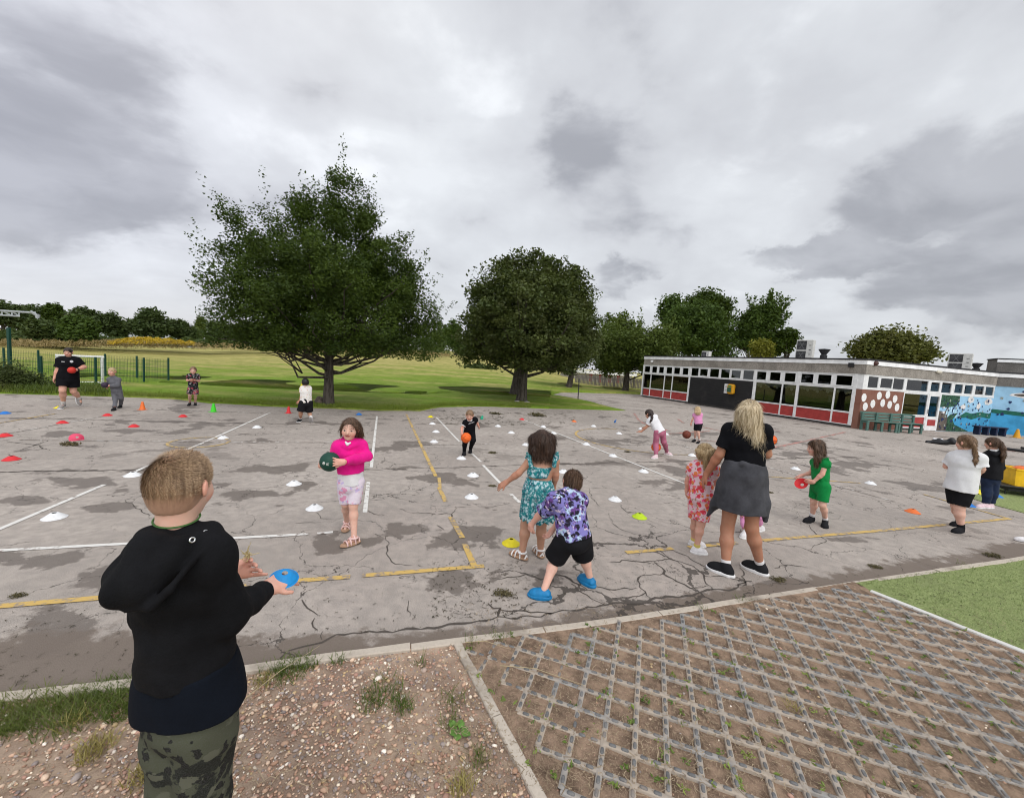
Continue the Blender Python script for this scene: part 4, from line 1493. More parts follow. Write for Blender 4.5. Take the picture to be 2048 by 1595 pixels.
# railway gantry, far left
M_GALV = flat('galvanised_steel', (.38, .40, .42), .5, .1, 2)
e = empty('railway_gantry', far_at(75, 668, 78), 'grey steel lattice gantry spanning the railway at the far left', 'gantry')
D0 = 78
def gp_(px, py): return far_at(px, py, D0)
mb = MB()
top = [gp_(x, 621 + x * .062) for x in (-60, -15, 25, 50, 72)]; bot = [gp_(x, 630 + x * .06) for x in (-60, -15, 25, 40)]
mb.tube(top, .13, 6); mb.tube(bot, .11, 6)
for (a_, b_) in ((-60, -40), (-40, -18), (-18, 4), (4, 24), (24, 38)):
    mb.tube([gp_(a_, 621 + a_ * .062), gp_(b_, 630 + b_ * .06)], .08, 5); mb.tube([gp_(b_, 630 + b_ * .06), gp_(b_ + .1, 621 + b_ * .062)], .08, 5)
mb.build('boom', M_GALV, e)
mb = MB(); mb.tube([gp_(60, 622), gp_(78, 633)], .18, 6); pb = gp_(75, 628); mb.tube([pb, (pb[0], pb[1], 0)], .22, 8); mb.build('mast', M_GALV, e)

# ---- sports cage: green mesh fences, goal, court
M_FGRN = flat('dark_green_steel', (.008, .05, .035), .45, .1, 5)
M_COURT = flat('green_court', (.045, .13, .05), .9, .2, 2, bump=.3)
mb = MB()
ct = [G(*p)[:2] for p in [(-160, 766), (60, 775), (155, 776), (290, 766.5), (336, 762), (215, 753.5), (40, 745)]]
mb.prism(ct, -.02, .05); ob = tag(mb.build('sports_court', M_COURT), kind='structure')
mb = MB()
for a_, b_ in (((60, 771), (285, 764)), ((165, 762), (200, 762.5)), ((100, 757), (230, 757))):
    A, B = G(*a_, .055), G(*b_, .055); u_ = (B - A) / np.linalg.norm(B - A)
    mb.box((A + B) / 2, (np.linalg.norm(B - A), .06, .004), u=u_)
mb.build('court_line', M_WHITE2, ob)


def mesh_fence(posts, h, lab, name='mesh_fence', post_w=.05):
    P = [np.array(G(*p)) if len(p) == 2 else np.array(p) for p in posts]
    e = empty(name, P[0], lab, 'fence', 'green mesh fences round the sports cage')
    for p in P:
        mb = MB(); mb.box(p + UP * (h + .06) / 2, (post_w, post_w, h + .06)); mb.build('post', M_FGRN, e)
    mb = MB()
    for a_, b_ in zip(P[:-1], P[1:]):
        u = b_ - a_; L = np.linalg.norm(u); u /= L
        n = int(L / .06)
        for k in range(1, n): mb.box(a_ + u * L * k / n + UP * (h / 2 + .03), (.004, .004, h - .06), u=u)
        for z_ in np.arange(.06, h + .01, .2): mb.box((a_ + b_) / 2 + UP * z_ + np.cross(u, UP) * .006, (L, .004, .005), u=u)
    mb.build('mesh_panel', M_FGRN, e)
    return e


mesh_fence([(-60, 780), (84, 777), (192, 772.5), (288, 766.5), (337, 763)], .99, 'low green mesh fence along the front of the sports cage')
mesh_fence([(-80, 738), (9, 745), (78, 749), (211, 755), (274, 758.5), (337, 762)], .98, 'low green mesh fence along the back of the sports cage')
b = G(22, 776); tp_ = atdepth(22, 655, b)
e = empty('tall_post', b, 'tall dark green steel post at the left end of the cage', 'post')
mb = MB(); mb.box(b + UP * tp_[2] / 2, (.075, .075, tp_[2]), bev=.01); mb.build('pole', M_FGRN, e)
mb = MB(); mb.box(b + UP * .01, (.26, .26, .02)); mb.build('base_plate', M_FGRN, e)
g0, g1 = G(205.5, 770.5), G(116, 771)
hg = atdepth(206, 714, g0)[2]
e = empty('goal', (g0 + g1) / 2, 'white goal frame standing behind the front mesh fence', 'goal')
u_ = (g1 - g0) / np.linalg.norm(g1 - g0); n_ = np.array([-u_[1], u_[0], 0]); n_ *= np.sign(np.dot(n_, g0))
M_GOAL = flat('white_goal_paint', (.72, .72, .70), .4)
for g in (g0, g1):
    mb = MB(); mb.tube([g, g + UP * hg], .045, 10); mb.build('post', M_GOAL, e, smooth=True, autosm=40)
mb = MB(); mb.tube([g0 + UP * hg - u_ * .045, g1 + UP * hg + u_ * .045], .045, 10); mb.build('crossbar', M_GOAL, e, smooth=True, autosm=40)
mb = MB()
mb.tube([g0 + UP * .06, g0 + n_ * .7 + UP * .06, g1 + n_ * .7 + UP * .06, g1 + UP * .06], .03, 8); mb.build('ground_bar', M_GOAL, e)
# ================================================================== VEGETATION
def leaf_mat(name, a, b, c, trans=.16):
    t = NT(name)
    t.t.nodes.remove(t.b)
    tint = t.attr('tint')
    P = t.obj()
    n = t.noise(P, .9, 3)
    col = t.mix(t.map(tint, 0, 1, smooth=False), a, b)
    col = t.mix(t.map(n, .45, .7, 0, .6), col, c)
    df = t.n('BsdfDiffuse', {'Color': col, 'Roughness': .5})
    tr = t.n('BsdfTranslucent', {'Color': t.mix(.5, col, (.10, .14, .01))})
    gl = t.n('BsdfGlossy', {'Color': (.6, .65, .6), 'Roughness': .45})
    m1 = t.t.nodes.new('ShaderNodeMixShader'); t.set(m1.inputs[0], trans); t.t.links.new(df, m1.inputs[1]); t.t.links.new(tr, m1.inputs[2])
    m2 = t.t.nodes.new('ShaderNodeMixShader'); t.set(m2.inputs[0], .03); t.t.links.new(m1.outputs[0], m2.inputs[1]); t.t.links.new(gl, m2.inputs[2])
    t.t.links.new(m2.outputs[0], t.out.inputs[0])
    return t.m


def bark_mat(name, a, b):
    t = NT(name); P = t.obj()
    n = t.noise(t.mapping(P, (9, 9, 1.6)), 1.6, 6, .65)
    c = t.mix(t.map(n, .35, .65), a, b)
    c = t.mix(t.map(t.noise(P, 1.4, 4), .5, .7, 0, .4), c, (.06, .07, .035))
    t.p(Base_Color=c, Roughness=.95); t.bump(n, .9, .03)
    return t.m


M_BARK = bark_mat('grey_brown_bark', (.035, .028, .022), (.10, .085, .07))


def leaf_quads(C, size, rng, up=.3, aspect=.55):
    """one bent leaf (2 tris as a quad) per centre; random attitude"""
    n = len(C)
    ax = rng.normal(size=(n, 3)); ax[:, 2] = ax[:, 2] * .5 + up * .3
    ax /= np.linalg.norm(ax, axis=1, keepdims=True)
    rv_ = rng.normal(size=(n, 3)); rv_[:, 2] += 1.3; sd = np.cross(ax, rv_); sd /= np.linalg.norm(sd, axis=1, keepdims=True) + 1e-9
    s = size * (.6 + .8 * rng.random((n, 1)))
    nm = np.cross(ax, sd) * s * .12
    v = np.stack([C - ax * s * .5, C + sd * s * aspect * .5 + nm, C + ax * s * .5, C - sd * s * aspect * .5 + nm], 1).reshape(-1, 3)
    f = np.arange(4 * n).reshape(-1, 4)
    return v, f


def in_lobes(n, lobes, rng, shell=.55):
    """points through the lobes, denser towards their skins"""
    vol = np.array([l[3] * l[4] * l[5] for l in lobes]) ** .8
    k = rng.choice(len(lobes), n, p=vol / vol.sum())
    L = np.array(lobes)[k]
    d = rng.normal(size=(n, 3)); d /= np.linalg.norm(d, axis=1, keepdims=True)
    r = shell + (1 - shell) * rng.random(n) ** .7
    r = np.where(rng.random(n) < .22, rng.random(n) ** .5 * shell, r)
    return L[:, :3] + d * r[:, None] * L[:, 3:6]


def tree(name, base, lobes, label, cat='tree', group=None, n_cl=420, per=110, leaf=.09, clr=.42, trunk_r=.2, fork=.25, mats=None, seed=1, limbs=14, tips=.0,
         bark=None, up=.3, lean=(0, 0), flat_=.75, aspect=.55, low=None, elong=0.0):
    """tapered trunk with limbs into the crown; crown of leaf clumps with gaps"""
    rng = np.random.default_rng(seed)
    e = empty(name, base, label, cat, group)
    base = np.array(base, float)
    cl = in_lobes(n_cl, lobes, rng)
    ctr = np.average(cl, axis=0)
    top = cl[:, 2].max()
    # trunk and limbs
    mb = MB()
    H = top - base[2]
    fz = base[2] + H * fork
    ax_top = np.array([ctr[0] * .6 + base[0] * .4, ctr[1] * .6 + base[1] * .4, base[2] + H * .86])
    pts, rad = [], []
    for k, s in enumerate(np.linspace(0, 1, 9)):
        p = base * (1 - s) + ax_top * s
        w = math.sin(s * 5 + seed) * .05 * H * .12 * min(1, s * 3)
        p = np.array([base[0] + (ax_top[0] - base[0]) * s ** 1.6 + w + lean[0] * min(s, fork) * H, base[1] + (ax_top[1] - base[1]) * s ** 1.6 + lean[1] * min(s, fork) * H, p[2]])
        pts.append(p); rad.append(trunk_r * (1 - .88 * s) * (1.0 + .55 * max(0, 1 - s * 14)))
    pts.insert(1, pts[0] + (pts[1] - pts[0]) * .12); rad.insert(1, trunk_r * 1.12)
    mb.tube(pts, rad, 12)
    pts = np.array(pts)
    zs = pts[:, 2]
    order = np.argsort(-np.linalg.norm((cl - ctr) / np.array([1, 1, 1.3]), axis=1))
    pick = order[:max(limbs * 6, 8)]
    pick = rng.choice(pick, min(limbs, len(pick)), replace=False)
    for i in pick:
        tgt = cl[i]
        s = np.clip(fork * (.8 + .9 * rng.random()) + .25 * max(0, (tgt[2] - fz) / H), fork * .85, .75)
        z = base[2] + H * s
        st = np.array([np.interp(z, zs, pts[:, j]) for j in range(3)])
        r0 = np.interp(z, zs, rad) * .40
        midp = st * .5 + tgt * .5 + np.array([0, 0, -.08 * H * rng.random() + .02 * H])
        q = [st, st * .7 + midp * .3 + np.array([0, 0, -.01 * H]), midp, midp * .4 + tgt * .6, tgt]
        q = [a + rng.normal(size=3) * .012 * H * (0 < j < 4) for j, a in enumerate(q)]
        mb.tube(q, [r0, r0 * .8, r0 * .55, r0 * .35, r0 * .12], 7)
        for _ in range(3):
            k2 = np.argsort(np.linalg.norm(cl - midp, axis=1))[:14]
            t2 = cl[rng.choice(k2)]
            mb.tube([midp, midp * .5 + t2 * .5 + rng.normal(size=3) * .03 * H * .3, t2], [r0 * .42, r0 * .25, r0 * .08], 5)
    mb.build('trunk', bark or M_BARK, e, smooth=True)
    # leaves
    n = n_cl * per
    k = np.repeat(np.arange(n_cl), per)
    cr = clr * (.6 + .8 * rng.random(n_cl))
    d = rng.normal(size=(n, 3)); d /= np.linalg.norm(d, axis=1, keepdims=True)
    rr = rng.random(n) ** .5
    off = d * rr[:, None] * cr[k][:, None]
    off[:, 2] *= flat_
    if elong:   # drooping / shooting sprays
        dirs = cl - ctr; dirs[:, 2] = np.abs(dirs[:, 2]) * .6 + elong * 1.0
        dirs /= np.linalg.norm(dirs, axis=1, keepdims=True)
        off += dirs[k] * (rng.random(n) ** 1.3 * cr[k] * abs(elong) * 1.6)[:, None]
    C = cl[k] + off
    tint = np.clip(.15 + .5 * rng.random(n_cl)[k] + .35 * rng.random(n), 0, 1)
    if tips > 0:   # loose shoots standing out of the outline
        nt = int(n_cl * tips)
        od = order[:n_cl // 2]
        ti = rng.choice(od, nt)
        tv = cl[ti] - ctr; tv /= np.linalg.norm(tv, axis=1, keepdims=True)
        tv = tv * .55 + np.array([0, 0, .75]); tv += rng.normal(size=tv.shape) * .22
        m = 34
        s = rng.random((nt, m)) ** .8
        sh = cl[ti][:, None, :] + tv[:, None, :] * (s * (.45 + .75 * rng.random((nt, 1))) * clr * 1.9)[..., None] + rng.normal(size=(nt, m, 3)) * (.05 + .09 * (1 - s))[..., None] * clr * 2
        C = np.concatenate([C, sh.reshape(-1, 3)])
        tint = np.concatenate([tint, np.clip(.5 + .5 * rng.random(nt * m), 0, 1)])
    if low is not None:
        ok = C[:, 2] > low; C = C[ok]; tint = tint[ok]
    v, f = leaf_quads(C, leaf, rng, up, aspect)
    np_mesh('crown', v, f, mats or M_LEAF, e, fl={'tint': np.repeat(tint, 4)})
    return e


def lobes_px(base, spec, depth=.8, dy=0.0, mx=None):
    """measured outline lobes (px, py, rx, ry) at the tree's own distance -> 3-D lobes"""
    dist = float(np.hypot(base[0], base[1]))
    out = []
    for (x, y, rx, ry, *o) in spec:
        c = atdepth(x, y, base, (o[0] if o else 0.0) + dy)
        ex = np.linalg.norm(atdepth(x + rx, y, base) - atdepth(x - rx, y, base)) / 2
        ez = np.linalg.norm(atdepth(x, y + ry, base) - atdepth(x, y - ry, base)) / 2
        dp = ex * depth
        if mx: dp = min(dp, mx)
        out.append((c[0], c[1], c[2], ex, dp, ez))
    return out


M_LEAF = leaf_mat('dark_oak_leaf', (.014, .032, .006), (.075, .115, .014), (.040, .062, .009))
M_LEAF_MAP = leaf_mat('bronze_green_leaf', (.028, .046, .012), (.105, .128, .034), (.075, .075, .026))
M_LEAF_BRT = leaf_mat('fresh_green_leaf', (.045, .075, .012), (.12, .16, .03), (.09, .115, .02))
M_LEAF_MID = leaf_mat('mid_green_leaf', (.032, .064, .012), (.09, .14, .025), (.06, .095, .016))
M_LEAF_FAR = leaf_mat('far_hedge_leaf', (.030, .052, .016), (.085, .12, .034), (.065, .078, .024))
M_LEAF_YEL = leaf_mat('golden_conifer_leaf', (.12, .13, .012), (.26, .25, .03), (.16, .16, .02))
M_LEAF_WIL = leaf_mat('willow_leaf', (.075, .09, .018), (.17, .175, .045), (.13, .12, .03))

# the big oak-like tree at the playground edge
b = G(657, 812.5); b[2] = .02
lb = lobes_px(b, [(658, 428, 86, 84), (640, 485, 90, 80, -.8), (706, 416, 48, 66, .9), (650, 510, 140, 100), (482, 468, 56, 56), (470, 535, 76, 60, .6), (490, 590, 118, 62, -1.0), (560, 490, 66, 66, .4), (565, 545, 90, 66, -.6), (735, 480, 56, 66, .5), (765, 560, 84, 76, .3), (650, 600, 190, 95, .8), (640, 590, 170, 100, -1.4),
                   (785, 525, 50, 56), (796, 590, 62, 74, -.7), (815, 650, 78, 62), (500, 655, 105, 46), (570, 685, 100, 36, -.8), (690, 670, 165, 58), (720, 600, 120, 80, 1.6), (800, 690, 78, 30, -.6), (540, 690, 60, 24, .6), (850, 660, 40, 34, .4)], .85, mx=2.6)
tree('broad_tree', b, lb, 'tall broad dark green tree at the edge of the playground', n_cl=720, per=225, leaf=.086, clr=.46, trunk_r=.165, fork=.105, mats=M_LEAF, seed=4, limbs=34, tips=.14, low=1.72)
# round bronze-green tree, and the one close behind it
b2 = G(1043, 803); b2[2] = .02
lb = lobes_px(b2, [(1060, 610, 124, 100), (1058, 552, 68, 48), (1004, 598, 60, 56, -1), (962, 650, 42, 70), (1150, 620, 40, 90), (1055, 695, 135, 44), (1112, 594, 54, 50, 1), (955, 695, 42, 40), (1080, 640, 110, 90, -2.0), (1160, 690, 36, 40)], .9, mx=4.2)
tree('round_tree', b2, lb, 'dense round bronze-green tree on the lawn beside the path', n_cl=760, per=95, leaf=.135, clr=.52, trunk_r=.25, fork=.13, mats=M_LEAF_MAP, seed=5, limbs=22, tips=0, low=1.35, aspect=.75)
b3 = G(1034, 790); b3[2] = .02
lb = lobes_px(b3, [(1050, 650, 100, 70), (1000, 690, 70, 40), (1120, 690, 70, 45)], .8, mx=3)
tree('round_tree', b3, lb, 'bronze-green tree with dark trunk hidden close behind the round one', n_cl=220, per=50, leaf=.22, clr=.7, trunk_r=.42, fork=.16, mats=M_LEAF_MAP, seed=6, limbs=8, low=1.8)
b4 = G(1136, 779); b4[2] = .02
lb = lobes_px(b4, [(1140, 712, 55, 36), (1165, 690, 40, 40), (1110, 725, 40, 22)], .9)
tree('small_tree', b4, lb, 'small dark tree with leaning trunk behind the round tree', n_cl=240, per=56, leaf=.2, clr=.55, trunk_r=.28, fork=.2, mats=M_LEAF_MAP, seed=7, limbs=8, lean=(.15, 0))
b5 = G(1250, 784); b5[2] = .02
lb = lobes_px(b5, [(1262, 690, 74, 36), (1240, 710, 55, 32), (1300, 700, 50, 38), (1320, 680, 26, 30), (1225, 730, 36, 22), (1290, 725, 55, 22)], .9)
tree('spreading_tree', b5, lb, 'spreading bright green tree at the left end of the school block', n_cl=480, per=60, leaf=.22, clr=.62, trunk_r=.30, fork=.2, mats=M_LEAF_BRT, seed=8, limbs=14, tips=.4, elong=.4)


def bg_tree(px, pbase, dist, spec, lab, mats, seed, name='background_tree', group='trees beyond the playing field', n_cl=200, per=46, leaf=.5, clr=1.3, tr=.3, fork=.15, **k):
    p = far_at(px, pbase, dist); p[2] = max(0.0, min(p[2], 3.0)) if dist > 60 else .0
    lb_ = lobes_px(p, spec, .9)
    return tree(name, p, lb_, lab, group=group, n_cl=n_cl, per=per, leaf=leaf, clr=clr, trunk_r=tr, fork=fork, mats=mats, seed=seed, limbs=6, **k)


GB = 'trees behind the school block'
bg_tree(1236, 770, 62, [(1236, 660, 30, 30), (1228, 690, 40, 30)], 'pale pointed tree rising behind the spreading bright green one', M_LEAF_BRT, 21, group=GB, n_cl=170, elong=.6, leaf=.4, clr=1.0)
bg_tree(1375, 770, 66, [(1345, 620, 24, 28), (1360, 650, 30, 30)], 'narrow dark tree at the left shoulder of the big dome', M_LEAF_MID, 22, group=GB, n_cl=150)
bg_tree(1400, 770, 58, [(1395, 660, 72, 52), (1390, 640, 52, 38), (1430, 690, 50, 34), (1350, 690, 40, 34)], 'large domed green tree behind the middle of the roof', M_LEAF_MID, 23, group=GB, n_cl=420, per=56, leaf=.36, clr=1.0)
bg_tree(1415, 770, 74, [(1412, 605, 42, 20), (1440, 622, 24, 22)], 'dark tree top rising over the large domed tree', M_LEAF, 24, group=GB, n_cl=150)
bg_tree(1520, 770, 60, [(1520, 645, 44, 30), (1500, 670, 36, 34), (1535, 630, 28, 18)], 'dark green tree left of the tall roof unit', M_LEAF_MID, 25, group=GB, n_cl=260, leaf=.36, clr=.9, tips=.4)
bg_tree(1570, 770, 62, [(1568, 680, 26, 22), (1550, 690, 28, 18)], 'low dark tree directly behind the tall roof unit', M_LEAF, 26, group=GB, n_cl=130, leaf=.4, clr=.9)
bg_tree(1524, 770, 48, [(1524, 692, 20, 14), (1524, 702, 25, 14)], 'small golden conifer peeking over the roof', M_LEAF_YEL, 27, group=GB, n_cl=130, leaf=.22, clr=.5)
bg_tree(1785, 790, 52, [(1780, 683, 52, 24), (1745, 700, 36, 20), (1825, 702, 34, 22), (1785, 700, 66, 24)], 'rounded yellow-green willow behind the corner of the roof', M_LEAF_WIL, 28, name='willow_tree', group=GB, n_cl=330, leaf=.34, clr=.8, elong=-.55)

# far trees and bushes left of the big tree and between the two big trees
far = [  # px, base, dist, lobes, label, material
    (10, 690, 82, [(15, 622, 45, 22), (-25, 620, 40, 24)], 'dark broad tree behind the railway gantry at the far left', M_LEAF_FAR),
    (60, 690, 88, [(68, 622, 34, 16), (45, 640, 40, 16)], 'flat-topped dark tree just right of the railway gantry', M_LEAF_FAR),
    (107, 690, 84, [(107, 612, 9, 9), (107, 622, 14, 10), (106, 640, 18, 14)], 'narrow pointed conifer between the far left trees', M_LEAF),
    (160, 690, 80, [(165, 626, 26, 20), (185, 640, 30, 24), (150, 640, 24, 20)], 'tall dark two-humped tree left of the warehouse', M_LEAF_FAR),
    (222, 690, 80, [(222, 642, 18, 24), (235, 655, 24, 18)], 'dark tree sloping down toward the warehouse', M_LEAF_FAR),
    (158, 690, 62, [(158, 652, 34, 24), (158, 662, 38, 18)], 'rounded green bush in front of the two-humped tree', M_LEAF_MID),
    (98, 690, 64, [(85, 655, 34, 14), (105, 662, 30, 12)], 'low brownish bush left of the rounded green one', M_LEAF_FAR),
    (302, 692, 76, [(302, 628, 28, 16), (318, 640, 24, 18), (280, 648, 30, 18), (305, 652, 40, 20)], 'spreading dark tree just right of the warehouse', M_LEAF_FAR),
    (358, 694, 78, [(355, 652, 26, 18), (372, 662, 24, 14)], 'low rounded tree right of the spreading dark one', M_LEAF_FAR),
    (400, 694, 110, [(402, 642, 7, 14), (398, 660, 12, 14)], 'slim pale tree standing up near the big tree crown', M_LEAF_BRT),
    (440, 694, 80, [(435, 660, 34, 24), (475, 665, 40, 20)], 'dark tree partly behind the left skirts of the big tree', M_LEAF_FAR),
    (560, 696, 90, [(540, 668, 50, 20), (620, 672, 50, 20)], 'dark hedge tree behind the big tree trunk on the left', M_LEAF_FAR),
    (760, 704, 92, [(730, 676, 60, 20), (800, 678, 50, 20)], 'dark hedge tree behind the big tree trunk on the right', M_LEAF_FAR),
    (880, 708, 90, [(885, 668, 26, 30), (865, 690, 30, 18)], 'dark tree at the right end of the big tree crown', M_LEAF_FAR),
    (912, 710, 78, [(905, 665, 20, 34), (930, 690, 26, 22)], 'mid green tree in the gap left of the round tree', M_LEAF_MID),
    (955, 745, 46, [(950, 735, 28, 12), (975, 738, 20, 9)], 'low scrubby bush under the left side of the round tree', M_LEAF_FAR)]
for i, (px, pb_, ds, sp_, lab, m) in enumerate(far):
    n_ = 'background_bush' if 'bush' in lab else 'background_tree'
    bg_tree(px, pb_, ds, [(a, b_ + 4, c * .86, d * .86) for a, b_, c, d in sp_], lab, m, 40 + i, name=n_, group='far trees along the playing field' if n_ == 'background_tree' else 'far bushes along the playing field',
            n_cl=190 if ds > 50 else 90, per=44, leaf=.42 if ds > 50 else .3, clr=.75 if ds > 50 else .6, tr=.28, fork=.05)

# hedge band of brambles in front of the far trees
def band(name, pxs, dist, zlo, zhi, n, leaf, mat, kind, seed, dj=4.0, aspect=.5, up=.3):
    rng = np.random.default_rng(seed)
    s = rng.random(n)
    x = np.interp(s, np.linspace(0, 1, len(pxs)), [p[0] for p in pxs]); 
    yb = np.interp(s, np.linspace(0, 1, len(pxs)), [p[1] for p in pxs]); yt = np.interp(s, np.linspace(0, 1, len(pxs)), [p[2] for p in pxs])
    lump = .55 + .45 * vnoise(x * .11, x * 0, 1.0, seed)
    yy = yb + (yt - yb) * rng.random(n) ** .8 * lump
    d = dist + dj * rng.normal(size=n) * .5
    C = np.array([far_at(a, b_, c) for a, b_, c in zip(x, yy, d)])
    C[:, 2] = np.maximum(C[:, 2], .02)
    v, f = leaf_quads(C, leaf, rng, up, aspect)
    o = np_mesh(name, v, f, mat, fl={'tint': np.repeat(np.clip(.2 + .5 * vnoise(x * .07, yy * .1, 1, seed + 1) + .4 * rng.random(n), 0, 1), 4)})
    o['kind'] = kind
    return o


band('bramble_hedge', [(-60, 688, 652), (60, 690, 655), (140, 690, 664), (260, 690, 670), (420, 694, 672), (600, 697, 678), (900, 712, 690)], 70, 0, 2, 15000, .42, leaf_mat('bramble_leaf', (.03, .05, .014), (.085, .12, .03), (.06, .085, .02)), 'stuff', 71)
M_STRAW = leaf_mat('dry_grass_blade', (.20, .145, .06), (.40, .31, .15), (.26, .17, .08), .15)
M_RAG = leaf_mat('ragwort_flower', (.34, .22, .015), (.55, .38, .03), (.20, .15, .03), .1)
band('dry_grass', [(-60, 692, 676), (100, 693, 676), (240, 694, 676), (420, 698, 680), (600, 703, 688), (700, 705, 692), (900, 713, 704)], 62, 0, 1, 16000, .34, M_STRAW, 'stuff', 73, aspect=.12, up=2.5)
band('ragwort', [(215, 688, 680), (260, 687, 672), (300, 687, 671), (345, 688, 675), (390, 690, 682)], 61, 0, 1, 2600, .22, M_RAG, 'stuff', 74)
band('ragwort', [(520, 699, 690), (560, 700, 687), (610, 701, 690)], 60.5, 0, 1, 700, .22, M_RAG, 'stuff', 75)

# ---- weeds and rough grass at the left edge of the playground
M_NETTLE = leaf_mat('nettle_leaf', (.035, .052, .016), (.10, .13, .04), (.10, .095, .04))
M_BLADE = leaf_mat('grass_blade', (.05, .085, .012), (.14, .19, .035), (.17, .17, .05), .25)
M_BLADE2 = leaf_mat('field_grass_blade', (.16, .225, .025), (.26, .32, .05), (.24, .26, .07), .3)


def blades(C, h, w, rng, lean=.5):
    n = len(C)
    a = rng.random(n) * 2 * np.pi
    hh = h * (.45 + .8 * rng.random(n))
    tip = C + np.stack([np.cos(a) * hh * lean * rng.random(n) * 1.4, np.sin(a) * hh * lean * rng.random(n) * 1.4, hh], 1)
    mid = C * .5 + tip * .5; mid[:, 2] += hh * .12
    b = a + np.pi / 2 + rng.normal(size=n) * .5
    sd = np.stack([np.cos(b), np.sin(b), np.zeros(n)], 1) * (w * (.6 + .6 * rng.random(n)))[:, None]
    v = np.stack([C - sd * .5, C + sd * .5, mid + sd * .4, mid - sd * .4, tip], 1).reshape(-1, 3)
    i = np.arange(n)[:, None] * 5
    return v, [np.concatenate([i, i + 1, i + 2, i + 3], 1), np.concatenate([i + 3, i + 2, i + 4], 1)]


def bush(name, px, py, dist_base, spec, lab, cat, mats, seed, n_cl=90, per=60, leaf=.07, clr=.22, group=None):
    p = np.array(G(px, py)); p[2] = .02
    lb_ = lobes_px(p, spec, .8)
    rng = np.random.default_rng(seed)
    e = empty(name, p, lab, cat, group)
    cl = in_lobes(n_cl, lb_, rng, .4)
    k = np.repeat(np.arange(n_cl), per)
    C = cl[k] + rng.normal(size=(n_cl * per, 3)) * clr * .5
    C[:, 2] = np.maximum(C[:, 2], .03)
    v, f = leaf_quads(C, leaf, rng, .4, .5)
    np_mesh('foliage', v, f, mats, e, fl={'tint': np.repeat(np.clip(.1 + .6 * rng.random(n_cl)[k] + .3 * rng.random(n_cl * per), 0, 1), 4)})
    mb = MB()
    for j in range(26):
        t_ = cl[rng.integers(n_cl)] + rng.normal(size=3) * .1 + np.array([0, 0, .12])
        b_ = np.array([p[0] + (t_[0] - p[0]) * .6, p[1] + (t_[1] - p[1]) * .6, .0])
        mb.tube([b_, b_ * .5 + t_ * .5 + rng.normal(size=3) * .04, t_], [.008, .006, .003], 4)
    mb.build('stem', M_BARK, e)
    return e


bush('bramble_bush', 20, 782, 0, [(15, 752, 42, 24), (-40, 750, 40, 28), (60, 762, 32, 18), (90, 770, 26, 12)], 'tangled weeds and brambles in front of the cage fence', 'bush', M_NETTLE, 81, n_cl=170, per=60)

rng = np.random.default_rng(91)
# fringe of longer grass where the field meets the asphalt
m = 26000
aa = rng.uniform(R(-60), azim(G(1062, 816)), m)
rb = np.interp(aa, ea, er) + np.abs(rng.normal(size=m)) * .55 - .03
C = np.stack([rb * np.sin(aa), rb * np.cos(aa), np.full(m, .05)], 1)
v, f = blades(C, .085, .012, rng, .7)
o = np_mesh('grass_fringe', v, f, M_BLADE2, fl={'tint': np.repeat(rng.random(m) * .6, 5)}); o['kind'] = 'stuff'
m = 9000
aa = rng.uniform(R(-60), azim(G(215, 790)), m)
rb = np.interp(aa, ea, er) + rng.random(m) * 2.2
C = np.stack([rb * np.sin(aa), rb * np.cos(aa), np.full(m, .02)], 1)
v, f = blades(C, .26, .014, rng, .6)
o = np_mesh('long_grass', v, f, M_BLADE, fl={'tint': np.repeat(.2 + rng.random(m) * .8, 5)}); o['kind'] = 'stuff'

# ---- grass and weeds in the gravel and along the kerb
def tuft_pts(px, py, rpx, n, rng, sq=.5):
    c = G(px, py)
    r = np.linalg.norm(G(px + rpx, py) - c)
    a = rng.random(n) * 6.283; q = rng.random(n) ** .7 * r
    return np.stack([c[0] + np.cos(a) * q, c[1] + np.sin(a) * q * sq, np.full(n, .01)], 1)


parts_ = []
for (px, py, rp, n, sq) in [(40, 1425, 70, 620, .9), (120, 1420, 70, 620, .8), (215, 1400, 75, 900, .8), (255, 1420, 45, 400, .9), (20, 1462, 40, 260, 1), (-60, 1450, 80, 400, 1), (130, 1452, 60, 260, .8),
                            (560, 1352, 55, 260, .7), (590, 1336, 42, 240, .8), (610, 1330, 28, 120, .8), (680, 1326, 18, 60, .8), (770, 1385, 40, 150, 1.0), (805, 1415, 26, 140, 1.0), (745, 1410, 30, 110, 1),
                            (905, 1405, 26, 70, 1), (955, 1520, 26, 70, 1), (900, 1450, 20, 40, 1), (840, 1330, 14, 30, 1), (1000, 1280, 30, 70, .5), (940, 1295, 22, 60, 1), (1480, 1205, 16, 40, 1), (1935, 1135, 14, 40, 1), (1400, 1222, 14, 30, .6)]:
    parts_.append(tuft_pts(px, py, rp, n, rng, sq))
C = np.concatenate(parts_)
v, f = blades(C, .043, .0036, rng, 1.3)
o = np_mesh('grass', v, f, M_BLADE, fl={'tint': np.repeat(rng.random(len(C)), 5)}); o['kind'] = 'stuff'
# yellowed straw tufts
parts_ = [tuft_pts(px, py, rp, n, rng, 1) for (px, py, rp, n) in [(150, 1450, 26, 70), (190, 1505, 34, 190), (290, 1560, 34, 170), (925, 1578, 26, 120), (525, 1370, 20, 40), (1590, 1425, 16, 40)]]
C = np.concatenate(parts_)
v, f = blades(C, .05, .004, rng, 1.2)
o = np_mesh('straw', v, f, leaf_mat('yellow_straw', (.22, .17, .05), (.40, .34, .12), (.25, .24, .06)), fl={'tint': np.repeat(rng.random(len(C)), 5)}); o['kind'] = 'stuff'
